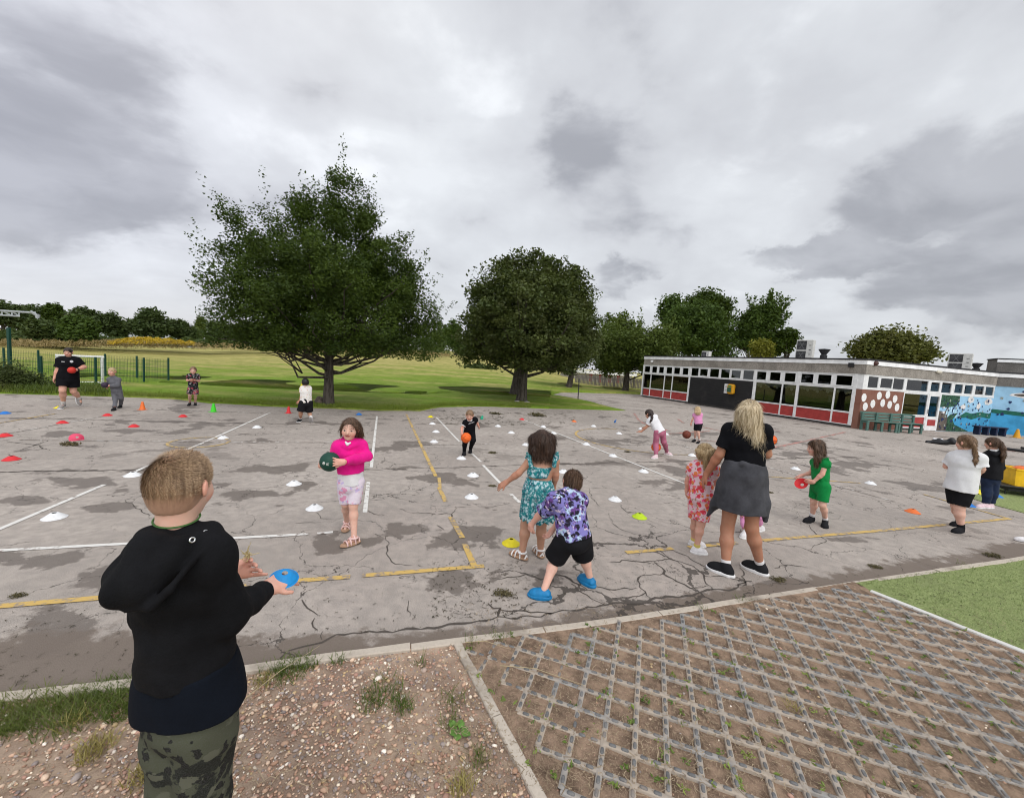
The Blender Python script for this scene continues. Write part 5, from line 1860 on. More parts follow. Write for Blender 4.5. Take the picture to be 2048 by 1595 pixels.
# small broad-leaved seedlings in the lattice cells
SD = []
for _ in range(190):
    px = rng.uniform(930, 2040); py = rng.uniform(1225, 1590)
    q = np.array(G(px, py))
    if inpoly(np.array(q[0]), np.array(q[1]), gp) and q[1] > .9: SD.append(q[:2])
for q in [(915, 1460), (1055, 1415), (1030, 1412), (1170, 1470), (1210, 1395), (1360, 1400), (1260, 1450), (1135, 1490), (1700, 1400), (1760, 1395), (1650, 1430)]: SD.append(G(*q)[:2])
cs = []; ts = []
for p in SD:
    k = rng.integers(4, 9)
    a = rng.random(k) * 6.28
    r = rng.uniform(.006, .024, k)
    cs.append(np.stack([p[0] + np.cos(a) * r, p[1] + np.sin(a) * r, .022 + rng.random(k) * .014], 1)); ts.append(np.full(k, rng.random()))
C = np.concatenate(cs)
v, f = leaf_quads(C, .024, rng, .0, .5)
o = np_mesh('seedlings', v, f, leaf_mat('seedling_leaf', (.09, .15, .03), (.26, .32, .07), (.14, .20, .06)), fl={'tint': np.repeat(np.concatenate(ts), 4)}); o['kind'] = 'stuff'
# the one dock weed in the gravel
p = np.array(G(917, 1466)); p[2] = .008
e = empty('dock_weed', p, 'small broad-leaved weed growing in the gravel beside the divider edging', 'weed')
for k in range(6):
    a = k * 1.1 + .3; L = .055 + .012 * (k % 3)
    mb = MB(); d = np.array([math.cos(a), math.sin(a), .55]); d /= np.linalg.norm(d); sd = np.array([-math.sin(a), math.cos(a), 0])
    pts = []
    for s, w in ((0, .002), (.25, .003), (.4, .014), (.6, .02), (.8, .016), (1, .002)):
        c = p + d * L * s - UP * (s * s * .018)
        pts += [c - sd * w, c + UP * -.002, c + sd * w]
    mb.add(pts, [(3 * i + j, 3 * i + j + 1, 3 * i + 4 + j, 3 * i + 3 + j) for i in range(5) for j in range(2)])
    mb.build('leaf', flat('dock_green', (.11, .22, .04), .5, .25, 60), e, smooth=True)

m = 70000
C = np.stack([rng.uniform(3, 8, m), rng.uniform(1, 5, m)], 1)
C = C[inpoly(C[:, 0], C[:, 1], np.array(tp))]
C = np.concatenate([C, np.full((len(C), 1), .021)], 1)
v, f = blades(C, .015, .004, rng, 1.2)
o = np_mesh('turf_fibre', v, f, leaf_mat('turf_fibre_green', (.13, .20, .05), (.40, .46, .20), (.22, .28, .09)), fl={'tint': np.repeat(rng.random(len(C)), 5)}); o['kind'] = 'stuff'
# ---- pebbles of the gravel
def pebbles(n, poly, size, rng, seedmat, name, z=.006, dens=None):
    P = np.array(poly); x0, y0 = P.min(0); x1, y1 = P.max(0)
    y0 = max(y0, .55)
    X = rng.uniform(x0, x1, n * 3); Y = rng.uniform(y0, y1, n * 3)
    ok = inpoly(X, Y, P)
    if dens is not None: ok &= rng.random(len(X)) < dens(X, Y)
    X, Y = X[ok][:n], Y[ok][:n]; n = len(X)
    s = size * np.exp(rng.normal(size=n) * .42)
    # 14-vert cuboctahedral pebble
    t_ = np.array([(1, 0, 0), (-1, 0, 0), (0, 1, 0), (0, -1, 0), (0, 0, 1), (0, 0, -1)] + [(a, b_, c) for a in (-.6, .6) for b_ in (-.6, .6) for c in (-.6, .6)], float)
    fc = []
    cx = {(-1, -1, -1): 6, (-1, -1, 1): 7, (-1, 1, -1): 8, (-1, 1, 1): 9, (1, -1, -1): 10, (1, -1, 1): 11, (1, 1, -1): 12, (1, 1, 1): 13}
    for ax in range(3):
        for sg in (1, -1):
            ctr = ax * 2 + (0 if sg == 1 else 1)
            o1, o2 = (ax + 1) % 3, (ax + 2) % 3
            ring = []
            for (a, b_) in ((1, 1), (-1, 1), (-1, -1), (1, -1)):
                v_ = [0, 0, 0]; v_[ax] = sg; v_[o1] = a; v_[o2] = b_; ring.append(cx[tuple(v_)])
            if sg < 0: ring = ring[::-1]
            for i in range(4): fc.append((ctr, ring[i], ring[(i + 1) % 4]))
    fc = np.array(fc)
    sc = s[:, None] * np.stack([.8 + .6 * rng.random(n), .6 + .4 * rng.random(n), .4 + .3 * rng.random(n)], 1)
    a = rng.random(n) * 6.283
    V = t_[None] * sc[:, None, :] * (1 + rng.normal(size=(n, 14, 1)) * .09)
    ca, sa = np.cos(a)[:, None], np.sin(a)[:, None]
    V = np.stack([V[..., 0] * ca - V[..., 1] * sa, V[..., 0] * sa + V[..., 1] * ca, V[..., 2]], -1)
    V += np.stack([X, Y, z + s * .18 + .008 * vnoise(X, Y, 3, 1)], 1)[:, None, :]
    F = fc[None] + (np.arange(n) * 14)[:, None, None]
    pal = np.array([(.40, .26, .18), (.50, .37, .27), (.30, .18, .12), (.64, .55, .43), (.20, .17, .16), (.27, .23, .21), (.66, .60, .52), (.45, .33, .18), (.34, .20, .15), (.38, .29, .24)])
    wts = np.array([.2, .14, .18, .07, .08, .10, .035, .04, .10, .055]); wts /= wts.sum()
    c = pal[rng.choice(len(pal), n, p=wts)] * (.95 + .6 * rng.random((n, 1)))
    t = NT(seedmat)
    q = t.n('Attribute', out='Color', attribute_name='Col')
    t.p(Base_Color=t.mix(t.map(t.noise(t.pos(), 400, 3), .4, .7, 0, .4), q, (.26, .18, .14)), Roughness=.8)
    o = np_mesh(name, V.reshape(-1, 3), F.reshape(-1, 3), t.m, smooth=True, cols=np.repeat(c, 14, 0))
    o['kind'] = 'stuff'


rng = np.random.default_rng(17)
pebbles(34000, grav_poly, .0052, rng, 'gravel_stone', 'gravel', dens=lambda X, Y: .25 + .75 * np.clip((vnoise(X, Y, 1.1, 31) - .25) * 2.2, 0, 1))
pebbles(2600, grid_poly, .0045, rng, 'grit_stone', 'grit', z=.012)

# ---- chaff, twigs and leaf litter on the lattice and asphalt
def litter(n, region, ln, w, rng, mat, name, z=.02):
    C = []
    while len(C) < n:
        px, py = rng.uniform(region[0], region[2]), rng.uniform(region[1], region[3])
        C.append((*G(px, py)[:2], z))
    C = np.array(C)
    a = rng.random(n) * 6.28; L = ln * (.3 + 1.2 * rng.random(n) ** 2)
    d = np.stack([np.cos(a), np.sin(a), rng.normal(size=n) * .12], 1) * L[:, None]
    s = np.stack([-np.sin(a), np.cos(a), np.zeros(n)], 1) * w
    b_ = s * rng.normal(size=(n, 1)) * 4
    v = np.stack([C - d / 2 - s / 2, C - d / 2 + s / 2, C + b_ + s / 2 + [0, 0, .003], C + b_ - s / 2 + [0, 0, .003], C + d / 2 + s / 2, C + d / 2 - s / 2], 1).reshape(-1, 3)
    i = np.arange(n)[:, None] * 6
    o = np_mesh(name, v, np.concatenate([np.concatenate([i, i + 1, i + 2, i + 3], 1), np.concatenate([i + 3, i + 2, i + 4, i + 5], 1)]), mat, fl={'tint': np.repeat(rng.random(n), 6)})
    o['kind'] = 'stuff'


M_CHAFF = leaf_mat('dry_chaff', (.20, .14, .09), (.46, .36, .24), (.13, .09, .06), .1)
M_LITTER = leaf_mat('dark_leaf_litter', (.030, .024, .016), (.085, .066, .042), (.05, .045, .025), .1)
litter(7000, (930, 1215, 2048, 1595), .022, .0024, rng, M_CHAFF, 'chaff', .030)
litter(500, (880, 1290, 1500, 1595), .06, .003, rng, M_CHAFF, 'chaff', .030)
litter(500, (0, 1390, 1000, 1595), .05, .003, rng, M_CHAFF, 'chaff', .02)
litter(300, (560, 1130, 1500, 1270), .016, .005, rng, M_LITTER, 'leaf_litter', .006)
litter(260, (860, 1120, 1060, 1240), .02, .008, rng, M_LITTER, 'leaf_litter', .006)
litter(260, (1480, 1150, 2048, 1215), .02, .006, rng, M_LITTER, 'leaf_litter', .028)
litter(300, (1770, 1150, 2048, 1300), .016, .005, rng, M_LITTER, 'leaf_litter', .028)
litter(160, (0, 1200, 560, 1400), .02, .006, rng, M_LITTER, 'leaf_litter', .006)
litter(420, (860, 820, 1150, 850), .12, .03, rng, M_LITTER, 'leaf_litter', .01)
# single long dead stalks on the ground
for (p0, p1, lab) in [((485, 1400), (640, 1290), 'long dead grass stalk across the kerb right of the boy'), ((1000, 1330), (1170, 1370), 'thin dead stalk lying on the soil-filled lattice'), ((930, 1284), (1022, 1298), 'pale straw stalk where the two kerbs meet')]:
    a, b_ = np.array(G(*p0, .03)), np.array(G(*p1, .035))
    mb = MB(); mb.tube([a, a * .6 + b_ * .4 + UP * .02 + np.array([.01, .015, 0]), b_], [.0025, .002, .001], 5)
    tag(mb.build('grass_stalk', M_STRAWS if 'M_STRAWS' in globals() else flat('pale_stalk', (.42, .34, .2))), lab, 'stalk')


# moss and mud clods on the asphalt, each a thing of its own
def clod(px, py, r, lab, seed):
    rng_ = np.random.default_rng(seed)
    p = np.array(G(px, py)); n = 260
    d = rng_.normal(size=(n, 3)); d /= np.linalg.norm(d, axis=1, keepdims=True)
    C = p + d * rng_.random((n, 1)) ** .9 * np.array([r * 1.1, r * .7, r * .22]) + UP * r * .16
    C[:, 2] = np.maximum(C[:, 2], .004)
    v, f = leaf_quads(C, r * .26, rng_, .1, .4)
    e = np_mesh('moss_clod', v, f, M_CLOD, fl={'tint': np.repeat(rng_.random(n), 4)})
    tag(e, lab, 'clod', 'moss clods on the asphalt')


M_CLOD = leaf_mat('mossy_clod', (.055, .045, .022), (.17, .14, .07), (.10, .095, .035), .1)
for i, (px, py, r, lab) in enumerate([(1556, 1160, .075, 'dark moss clod beside the right shoe of the blonde woman'), (1075, 832, .34, 'flat mossy clump far back by the pale orange cone'), (35, 1192, .055, 'brown clod on the yellow line at the left edge'),
                                      (990, 828, .22, 'dark litter clump near the green upright cone'), (140, 890, .16, 'brown clump just behind the tipped pink cone'), (1255, 904, .09, 'small dark clump right of the bending girl'),
                                      (1985, 1112, .10, 'grassy clod on the kerb at the right edge'), (985, 906, .10, 'dark clump in line with the second white cone column'), (1540, 985, .06, 'small dark clod near the girl in green'), (985, 972, .07, 'dark twiggy clump by the diagonal white line'),
                                      (1008, 1188, .085, 'brown twiggy clump in front of the blue clogs'), (1750, 1134, .07, 'dry clod near the kerb at the right')]):
    clod(px, py, r, lab, 300 + i)
# stone beside the big tree
P = np.array(G(636, 811)); rng = np.random.default_rng(5)
mb = MB()
for z_, s_ in ((0, 1.0),): pass
hull = []
d = rng.normal(size=(60, 3)); d /= np.linalg.norm(d, axis=1, keepdims=True)
import bmesh
bm = bmesh.new(); bmesh.ops.create_icosphere(bm, subdivisions=3, radius=1.0)
for v in bm.verts:
    c = np.array(v.co); k = 1 + .22 * math.sin(c[0] * 2.3 + 1) + .18 * math.sin(c[1] * 3.1 + c[2] * 2) + .06 * rng.normal()
    q = c * k * np.array([.20, .16, .17]); q[2] = max(q[2] * 1.15, -.05)
    v.co = q
me = bpy.data.meshes.new('boulder'); bm.to_mesh(me); bm.free()
o = bpy.data.objects.new('boulder', me); COL.objects.link(o); o.location = (P[0], P[1] + .1, .05)
me.materials.append(flat('brown_stone', (.12, .095, .075), .95, .4, 9, bump=.6))
tag(o, 'brown boulder on the grass at the foot of the big tree', 'boulder')
# pale stones round the round tree's foot
for k, (px, py) in enumerate([(1034, 805), (1053, 806)]):
    bm = bmesh.new(); bmesh.ops.create_icosphere(bm, subdivisions=2, radius=.12)
    for v in bm.verts: v.co = Vector((v.co.x * 1.2, v.co.y, max(v.co.z, -.03) * .6)) * (1 + .12 * rng.normal())
    me = bpy.data.meshes.new('stone'); bm.to_mesh(me); bm.free()
    o = bpy.data.objects.new('stone', me); COL.objects.link(o); o.location = (*G(px, py)[:2], .04)
    me.materials.append(flat('pale_stone', (.36, .34, .31), .9, .3, 12, bump=.4))
    tag(o, 'pale stone at the %s foot of the round tree trunk' % ('left', 'right')[k], 'stone', 'stones under the round tree')
# ================================================================== PEOPLE
# Bodies and clothes are distance fields (tapered limbs, joints blended smoothly)
# turned into ONE continuous mesh each with a small surface-nets mesher.
def unit(v): v = np.asarray(v, float); return v / (np.linalg.norm(v) + 1e-9)


class Solid:
    def __init__(s): s.pr = []; s.post = []

    def rc(s, a, b, ra, rb=None, k=.02, cut=None, neg=False):
        """tapered limb a->b; cut=(point, normal) trims it square"""
        s.pr.append(('rc', np.asarray(a, float), np.asarray(b, float), ra, ra if rb is None else rb, k, cut, neg)); return s

    def chain(s, pts, rs, k=.02, cut=None):
        for i in range(len(pts) - 1):
            s.rc(pts[i], pts[i + 1], rs[i], rs[i + 1], k, cut)
        return s

    def el(s, c, axes, rad, k=.02, cut=None, neg=False):
        s.pr.append(('el', np.asarray(c, float), np.asarray(axes, float), np.asarray(rad, float), None, k, cut, neg)); return s

    def ec(s, a, b, side, ra, rb, k=.03, cut=None):
        """flattened tapered trunk piece; ra, rb = (half width, half depth)"""
        s.pr.append(('ec', np.asarray(a, float), np.asarray(b, float), (unit(side), ra, rb), None, k, cut, False)); return s

    def bounds(s):
        lo = np.full(3, 1e9); hi = -lo
        for p in s.pr:
            if p[7]: continue
            l, h = s.pb(p); lo = np.minimum(lo, l); hi = np.maximum(hi, h)
        return lo, hi

    @staticmethod
    def pb(p):
        if p[0] == 'rc': r = max(p[3], p[4]); return np.minimum(p[1], p[2]) - r, np.maximum(p[1], p[2]) + r
        if p[0] == 'el': r = p[3].max(); return p[1] - r, p[1] + r
        r = max(max(p[3][1]), max(p[3][2])); return np.minimum(p[1], p[2]) - r, np.maximum(p[1], p[2]) + r

    def mesh(s, vox, wr=None):
        lo, hi = s.bounds(); pad = vox * 3 + .006
        lo -= pad; hi += pad
        n = np.ceil((hi - lo) / vox).astype(int) + 1
        f = np.full(n, 1.0, np.float32)
        ax = [(lo[i] + vox * np.arange(n[i])).astype(np.float32) for i in range(3)]
        for p in s.pr:
            l, h = s.pb(p); k = p[5]
            i0 = np.maximum(((l - k - .02 - lo) / vox).astype(int) - 1, 0); i1 = np.minimum(((h + k + .02 - lo) / vox).astype(int) + 2, n)
            if (i1 <= i0).any(): continue
            sl = tuple(slice(a, b) for a, b in zip(i0, i1))
            X = ax[0][sl[0]][:, None, None]; Y = ax[1][sl[1]][None, :, None]; Z = ax[2][sl[2]][None, None, :]
            if p[0] == 'rc':
                a, b = p[1], p[2]; ab = b - a; L = float(ab @ ab) + 1e-12
                t = np.clip(((X - a[0]) * ab[0] + (Y - a[1]) * ab[1] + (Z - a[2]) * ab[2]) / L, 0, 1)
                d = np.sqrt((X - a[0] - t * ab[0]) ** 2 + (Y - a[1] - t * ab[1]) ** 2 + (Z - a[2] - t * ab[2]) ** 2) - (p[3] + (p[4] - p[3]) * t)
            elif p[0] == 'el':
                c, A, r = p[1], p[2], p[3]
                q = [((X - c[0]) * A[i][0] + (Y - c[1]) * A[i][1] + (Z - c[2]) * A[i][2]) / r[i] for i in range(3)]
                k0 = np.sqrt(q[0] ** 2 + q[1] ** 2 + q[2] ** 2)
                k1 = np.sqrt((q[0] / r[0]) ** 2 + (q[1] / r[1]) ** 2 + (q[2] / r[2]) ** 2) + 1e-6
                d = k0 * (k0 - 1) / k1
            else:
                a, b = p[1], p[2]; sd, ra, rb = p[3]
                ab = b - a; L = float(ab @ ab) + 1e-12; nn = ab / math.sqrt(L)
                sd = unit(sd - nn * (sd @ nn)); fr = np.cross(nn, sd)
                t = np.clip(((X - a[0]) * ab[0] + (Y - a[1]) * ab[1] + (Z - a[2]) * ab[2]) / L, 0, 1)
                wx, wy, wz = X - a[0] - t * ab[0], Y - a[1] - t * ab[1], Z - a[2] - t * ab[2]
                rs = ra[0] + (rb[0] - ra[0]) * t; rf = ra[1] + (rb[1] - ra[1]) * t
                mn = np.minimum(rs, rf)
                q = np.sqrt(((wx * sd[0] + wy * sd[1] + wz * sd[2]) / rs) ** 2 + ((wx * fr[0] + wy * fr[1] + wz * fr[2]) / rf) ** 2 + ((wx * nn[0] + wy * nn[1] + wz * nn[2]) / mn) ** 2)
                d = (q - 1) * mn
            if p[6] is not None:
                cuts = p[6] if isinstance(p[6], list) else [p[6]]
                for (c, nv) in cuts:
                    nv = unit(nv); d = np.maximum(d, (X - c[0]) * nv[0] + (Y - c[1]) * nv[1] + (Z - c[2]) * nv[2])
            cur = f[sl]
            if p[7]:
                f[sl] = np.maximum(cur, -d)
            else:
                h_ = np.maximum(k - np.abs(cur - d), 0) / k if k > 1e-5 else 0
                f[sl] = np.minimum(cur, d) - h_ * h_ * k * .25
        G3 = (ax[0][:, None, None], ax[1][None, :, None], ax[2][None, None, :])
        if wr is not None: f = f + wr(*G3).astype(np.float32)
        for fn in s.post: f = fn(f, *G3)
        f[0], f[-1], f[:, 0], f[:, -1], f[:, :, 0], f[:, :, -1] = 1, 1, 1, 1, 1, 1
        return nets(f, lo, vox)


def nets(f, lo, vox):
    s = f < 0
    c = np.zeros(tuple(np.array(f.shape) - 1), np.int8)
    offs = [(a, b, d) for a in (0, 1) for b in (0, 1) for d in (0, 1)]
    sh = f.shape
    for a, b, d in offs: c += s[a:sh[0] - 1 + a, b:sh[1] - 1 + b, d:sh[2] - 1 + d]
    act = (c > 0) & (c < 8)
    ids = np.argwhere(act)
    acc = np.zeros((len(ids), 3)); cnt = np.zeros(len(ids))
    val = {o: f[ids[:, 0] + o[0], ids[:, 1] + o[1], ids[:, 2] + o[2]] for o in offs}
    for o in offs:
        for k in range(3):
            if o[k] == 1: continue
            o2 = list(o); o2[k] = 1; o2 = tuple(o2)
            fa, fb = val[o], val[o2]
            m = (fa < 0) != (fb < 0)
            t = fa[m] / (fa[m] - fb[m])
            q = np.repeat(np.array([o], float), m.sum(), 0); q[:, k] += t
            acc[m] += q; cnt[m] += 1
    V = lo + vox * (ids + acc / cnt[:, None])
    idx = np.full(act.shape, -1, np.int32); idx[act] = np.arange(len(ids))
    Q = []
    for k in range(3):
        a, b = (k + 1) % 3, (k + 2) % 3
        s0 = np.take(s, range(0, sh[k] - 1), k); s1 = np.take(s, range(1, sh[k]), k)
        e = np.argwhere(s0 != s1)
        e = e[(e[:, a] > 0) & (e[:, b] > 0) & (e[:, a] < sh[a] - 1) & (e[:, b] < sh[b] - 1)]
        inside = s0[tuple(e.T)]
        def cell(da, db):
            q = e.copy(); q[:, a] -= da; q[:, b] -= db
            return idx[tuple(q.T)]
        q = np.stack([cell(1, 1), cell(0, 1), cell(0, 0), cell(1, 0)], 1)
        q[~inside] = q[~inside][:, ::-1]
        Q.append(q)
    Q = np.concatenate(Q); Q = Q[(Q >= 0).all(1)]
    return V, Q


def wrinkle(amp, f1, seed, dirn=(0, 0, 1), aniso=3.0):
    r = np.random.default_rng(seed)
    W = []
    d = unit(dirn)
    for _ in range(5):
        v = r.normal(size=3); v = v + d * (v @ d) * (aniso - 1)
        W.append((unit(v) * f1 * (.6 + .9 * r.random()), r.random() * 6.28))
    def fn(X, Y, Z):
        o = 0
        for w, ph in W:
            o = o + np.sin(X * w[0] + Y * w[1] + Z * w[2] + ph + 1.3 * np.sin(X * w[1] * .6 - Z * w[0] * .5 + Y * w[2] * .4 + ph * 2))
        return o * (amp / 3)
    return fn


# ---- cloth, skin and hair materials
def skin_mat():
    t = NT('skin')
    q = t.n('Attribute', out='Color', attribute_name='Col')
    P = t.obj()
    n = t.noise(P, 26, 5, .6)
    c = t.mix(t.map(n, .35, .7, 0, .35), q, t.mix(1.0, q, (.96, .72, .66), 'MULTIPLY'))
    t.p(Base_Color=c, Roughness=.55)
    t.b.inputs['Subsurface Weight'].default_value = .12
    t.b.inputs['Subsurface Radius'].default_value = (.012, .005, .003)
    t.bump(t.noise(P, 220, 3), .12, .002)
    return t.m


def hair_mat(name, a, b, dirz=4, root=None, fade=None):
    t = NT(name)
    P = t.obj()
    w = t.vmath('ADD', P, t.vmath('SCALE', t.noise(P, 14, 3, out=1), .02))
    n = t.noise(t.mapping(w, (120, 120, dirz)), 1, 4, .6)
    n2 = t.noise(t.mapping(w, (30, 30, dirz)), 1, 3, .6)
    c = t.mix(t.map(t.math('ADD', t.math('MULTIPLY', n, .6), t.math('MULTIPLY', n2, .4)), .36, .64), a, b)
    if root is not None:
        c = t.mix(t.map(t.attr('root'), .2, .8), c, t.mix(t.map(n2, .4, .6), root, a))
    if fade: c = t.mix(t.attr('fade'), c, fade)
    t.p(Base_Color=c, Roughness=.42)
    t.bump(n, .5, .004)
    return t.m


def cloth(name, c, var=.2, rough=.9, weave=260, fold=.25):
    t = NT(name)
    P = t.obj()
    n = t.noise(P, 7, 5, .6); wv = t.noise(P, weave, 2, .6); fz = t.noise(P, 34, 4)
    c = np.array(c, float)
    k = t.mix(t.map(n, .3, .7), tuple(c * (1 - var)), tuple(np.minimum(c * (1 + var * .5), 1)))
    k = t.mix(t.map(wv, .35, .7, 0, .3), k, tuple(c * .6))
    t.p(Base_Color=k, Roughness=rough)
    t.b.inputs['Specular IOR Level'].default_value = .12
    t.b.inputs['Sheen Weight'].default_value = .06 if c.max() > .05 else 0
    t.bump(t.math('ADD', wv, t.math('MULTIPLY', fz, 2.0)), fold, .004)
    return t.m


def print_mat(name, base, blobs, scale, warp=.6, line=None):
    """printed cloth: base colour with irregular printed shapes (colour, threshold, offset)"""
    t = NT(name)
    P = t.obj()
    w = t.vmath('ADD', P, t.vmath('SCALE', t.vmath('SUBTRACT', t.noise(P, scale * 1.2, 4, .6, out=1), (.5, .5, .5)), warp / scale))
    col = base
    for i, (c, th, sc) in enumerate(blobs):
        d = t.vor(t.mapping(w, loc=(i * 3.7, i * 1.9, i * 5.1)), scale * sc)
        col = t.mix(t.map(d, th + .03, th - .03), col, c)
    if line:
        e = t.vor(t.mapping(w, loc=(2, 9, 4)), scale * line[1], 'DISTANCE_TO_EDGE')
        col = t.mix(t.map(e, line[2], line[2] * .5), col, line[0])
    col = t.mix(t.map(t.noise(P, 260, 2), .4, .7, 0, .25), col, (.1, .1, .1))
    t.p(Base_Color=col, Roughness=.9)
    t.b.inputs['Specular IOR Level'].default_value = .12
    t.bump(t.noise(P, 34, 4), .25, .004)
    return t.m


M_SKIN = skin_mat()
FAIR = (.60, .345, .26); TAN = (.40, .195, .12); LIGHT = (.66, .41, .32); OLIVE = (.45, .25, .165)
T = dict(
    black=cloth('black_cotton', (.012, .012, .014)), jet=cloth('jet_black_jersey', (.006, .006, .008)), navy=cloth('navy_jersey', (.004, .006, .011)),
    grey=cloth('grey_marl', (.13, .13, .145)), char=cloth('washed_charcoal', (.058, .058, .066), .35), pink=cloth('hot_pink_fleece', (.78, .012, .25), .18),
    white=cloth('white_cotton', (.74, .73, .74), .08), rose=cloth('dusty_rose_jersey', (.42, .13, .20), .2), ppink=cloth('pale_pink_cotton', (.72, .30, .52), .12),
    green=cloth('green_jersey', (.006, .22, .05), .2), denim=cloth('dark_denim', (.016, .026, .055), .4), blk2=cloth('washed_black_fleece', (.008, .008, .0095), .4, fold=.5),
    sock=cloth('white_sock', (.70, .68, .67), .1),
    teal=print_mat('teal_floral_print', (.012, .21, .23), [((.015, .10, .13), .36, .8), ((.46, .60, .63), .36, 1.0), ((.02, .24, .25), .20, 1.0), ((.30, .52, .52), .26, 1.9), ((.62, .66, .72), .24, 2.6)], 26, 1.0),
    tie=print_mat('purple_splash_print', (.20, .18, .46), [((.42, .55, .70), .42, .7), ((.13, .05, .22), .40, 1.0), ((.012, .010, .022), .40, 1.15), ((.62, .52, .62), .27, 1.4), ((.012, .01, .02), .27, 2.2), ((.18, .16, .42), .25, 1.9)], 17, 1.1),
    fruit=print_mat('pink_fruit_print', (.74, .52, .56), [((.68, .05, .08), .42, 1.0), ((.74, .20, .07), .36, 1.1), ((.30, .24, .10), .20, 1.5), ((.80, .12, .24), .28, 1.4)], 17, .5),
    camo=print_mat('dark_camouflage', (.072, .077, .052), [((.020, .022, .018), .45, .8), ((.105, .108, .078), .32, 1.3), ((.018, .018, .016), .30, 1.9)], 9, 1.3),
    patt=print_mat('black_tropical_print', (.012, .012, .014), [((.20, .19, .19), .38, 1.0), ((.42, .05, .08), .25, .8), ((.62, .58, .56), .2, 1.2)], 16, 1.2),
    patr=print_mat('red_black_print', (.014, .012, .014), [((.42, .06, .09), .42, 1.0), ((.50, .36, .33), .3, 1.2), ((.16, .16, .16), .3, 1.4)], 16, 1.2),
    dye=print_mat('pastel_tie_dye', (.74, .66, .74), [((.74, .32, .48), .40, 1.0), ((.55, .46, .72), .30, 1.3)], 15, 1.3),
    pic=print_mat('white_tee_pale_print', (.74, .71, .68), [((.66, .44, .38), .28, 1.0), ((.60, .56, .36), .22, 1.3)], 16, 1.2),
    blsh=cloth('black_mesh_shoe', (.016, .016, .018)), whsh=flat('white_shoe', (.66, .64, .64), .55), clog=flat('blue_foam_clog', (.008, .17, .38), .5), sole=flat('white_rubber_sole', (.72, .71, .70), .5),
    whsd=flat('white_sandal_strap', (.72, .70, .68), .5), cork=flat('tan_footbed', (.36, .22, .14), .7), pksh=flat('pink_white_shoe', (.66, .50, .52), .55), silv=flat('pale_pink_sandal', (.66, .45, .42), .4), grsh=flat('grey_trainer', (.30, .28, .27), .7))
HAIR = dict(brown=hair_mat('brown_hair', (.035, .018, .010), (.12, .065, .036)), bstr=hair_mat('blonde_strands', (.40, .30, .17), (.80, .69, .50)), esp=hair_mat('espresso_hair', (.018, .009, .006), (.075, .040, .026)), dark=hair_mat('dark_hair', (.010, .006, .005), (.045, .026, .02)), black=hair_mat('black_hair', (.004, .004, .004), (.016, .014, .014)),
            sandy=hair_mat('sandy_hair', (.12, .066, .036), (.29, .175, .105)), crop=hair_mat('cropped_hair', (.13, .072, .040), (.29, .175, .105), fade=(.50, .29, .21)), fair=hair_mat('fair_hair', (.28, .185, .085), (.55, .41, .24)), blonde=hair_mat('blonde_hair', (.34, .25, .13), (.72, .60, .42), 3, (.13, .09, .055)),
            light=hair_mat('light_brown_hair', (.10, .055, .03), (.26, .16, .09)))


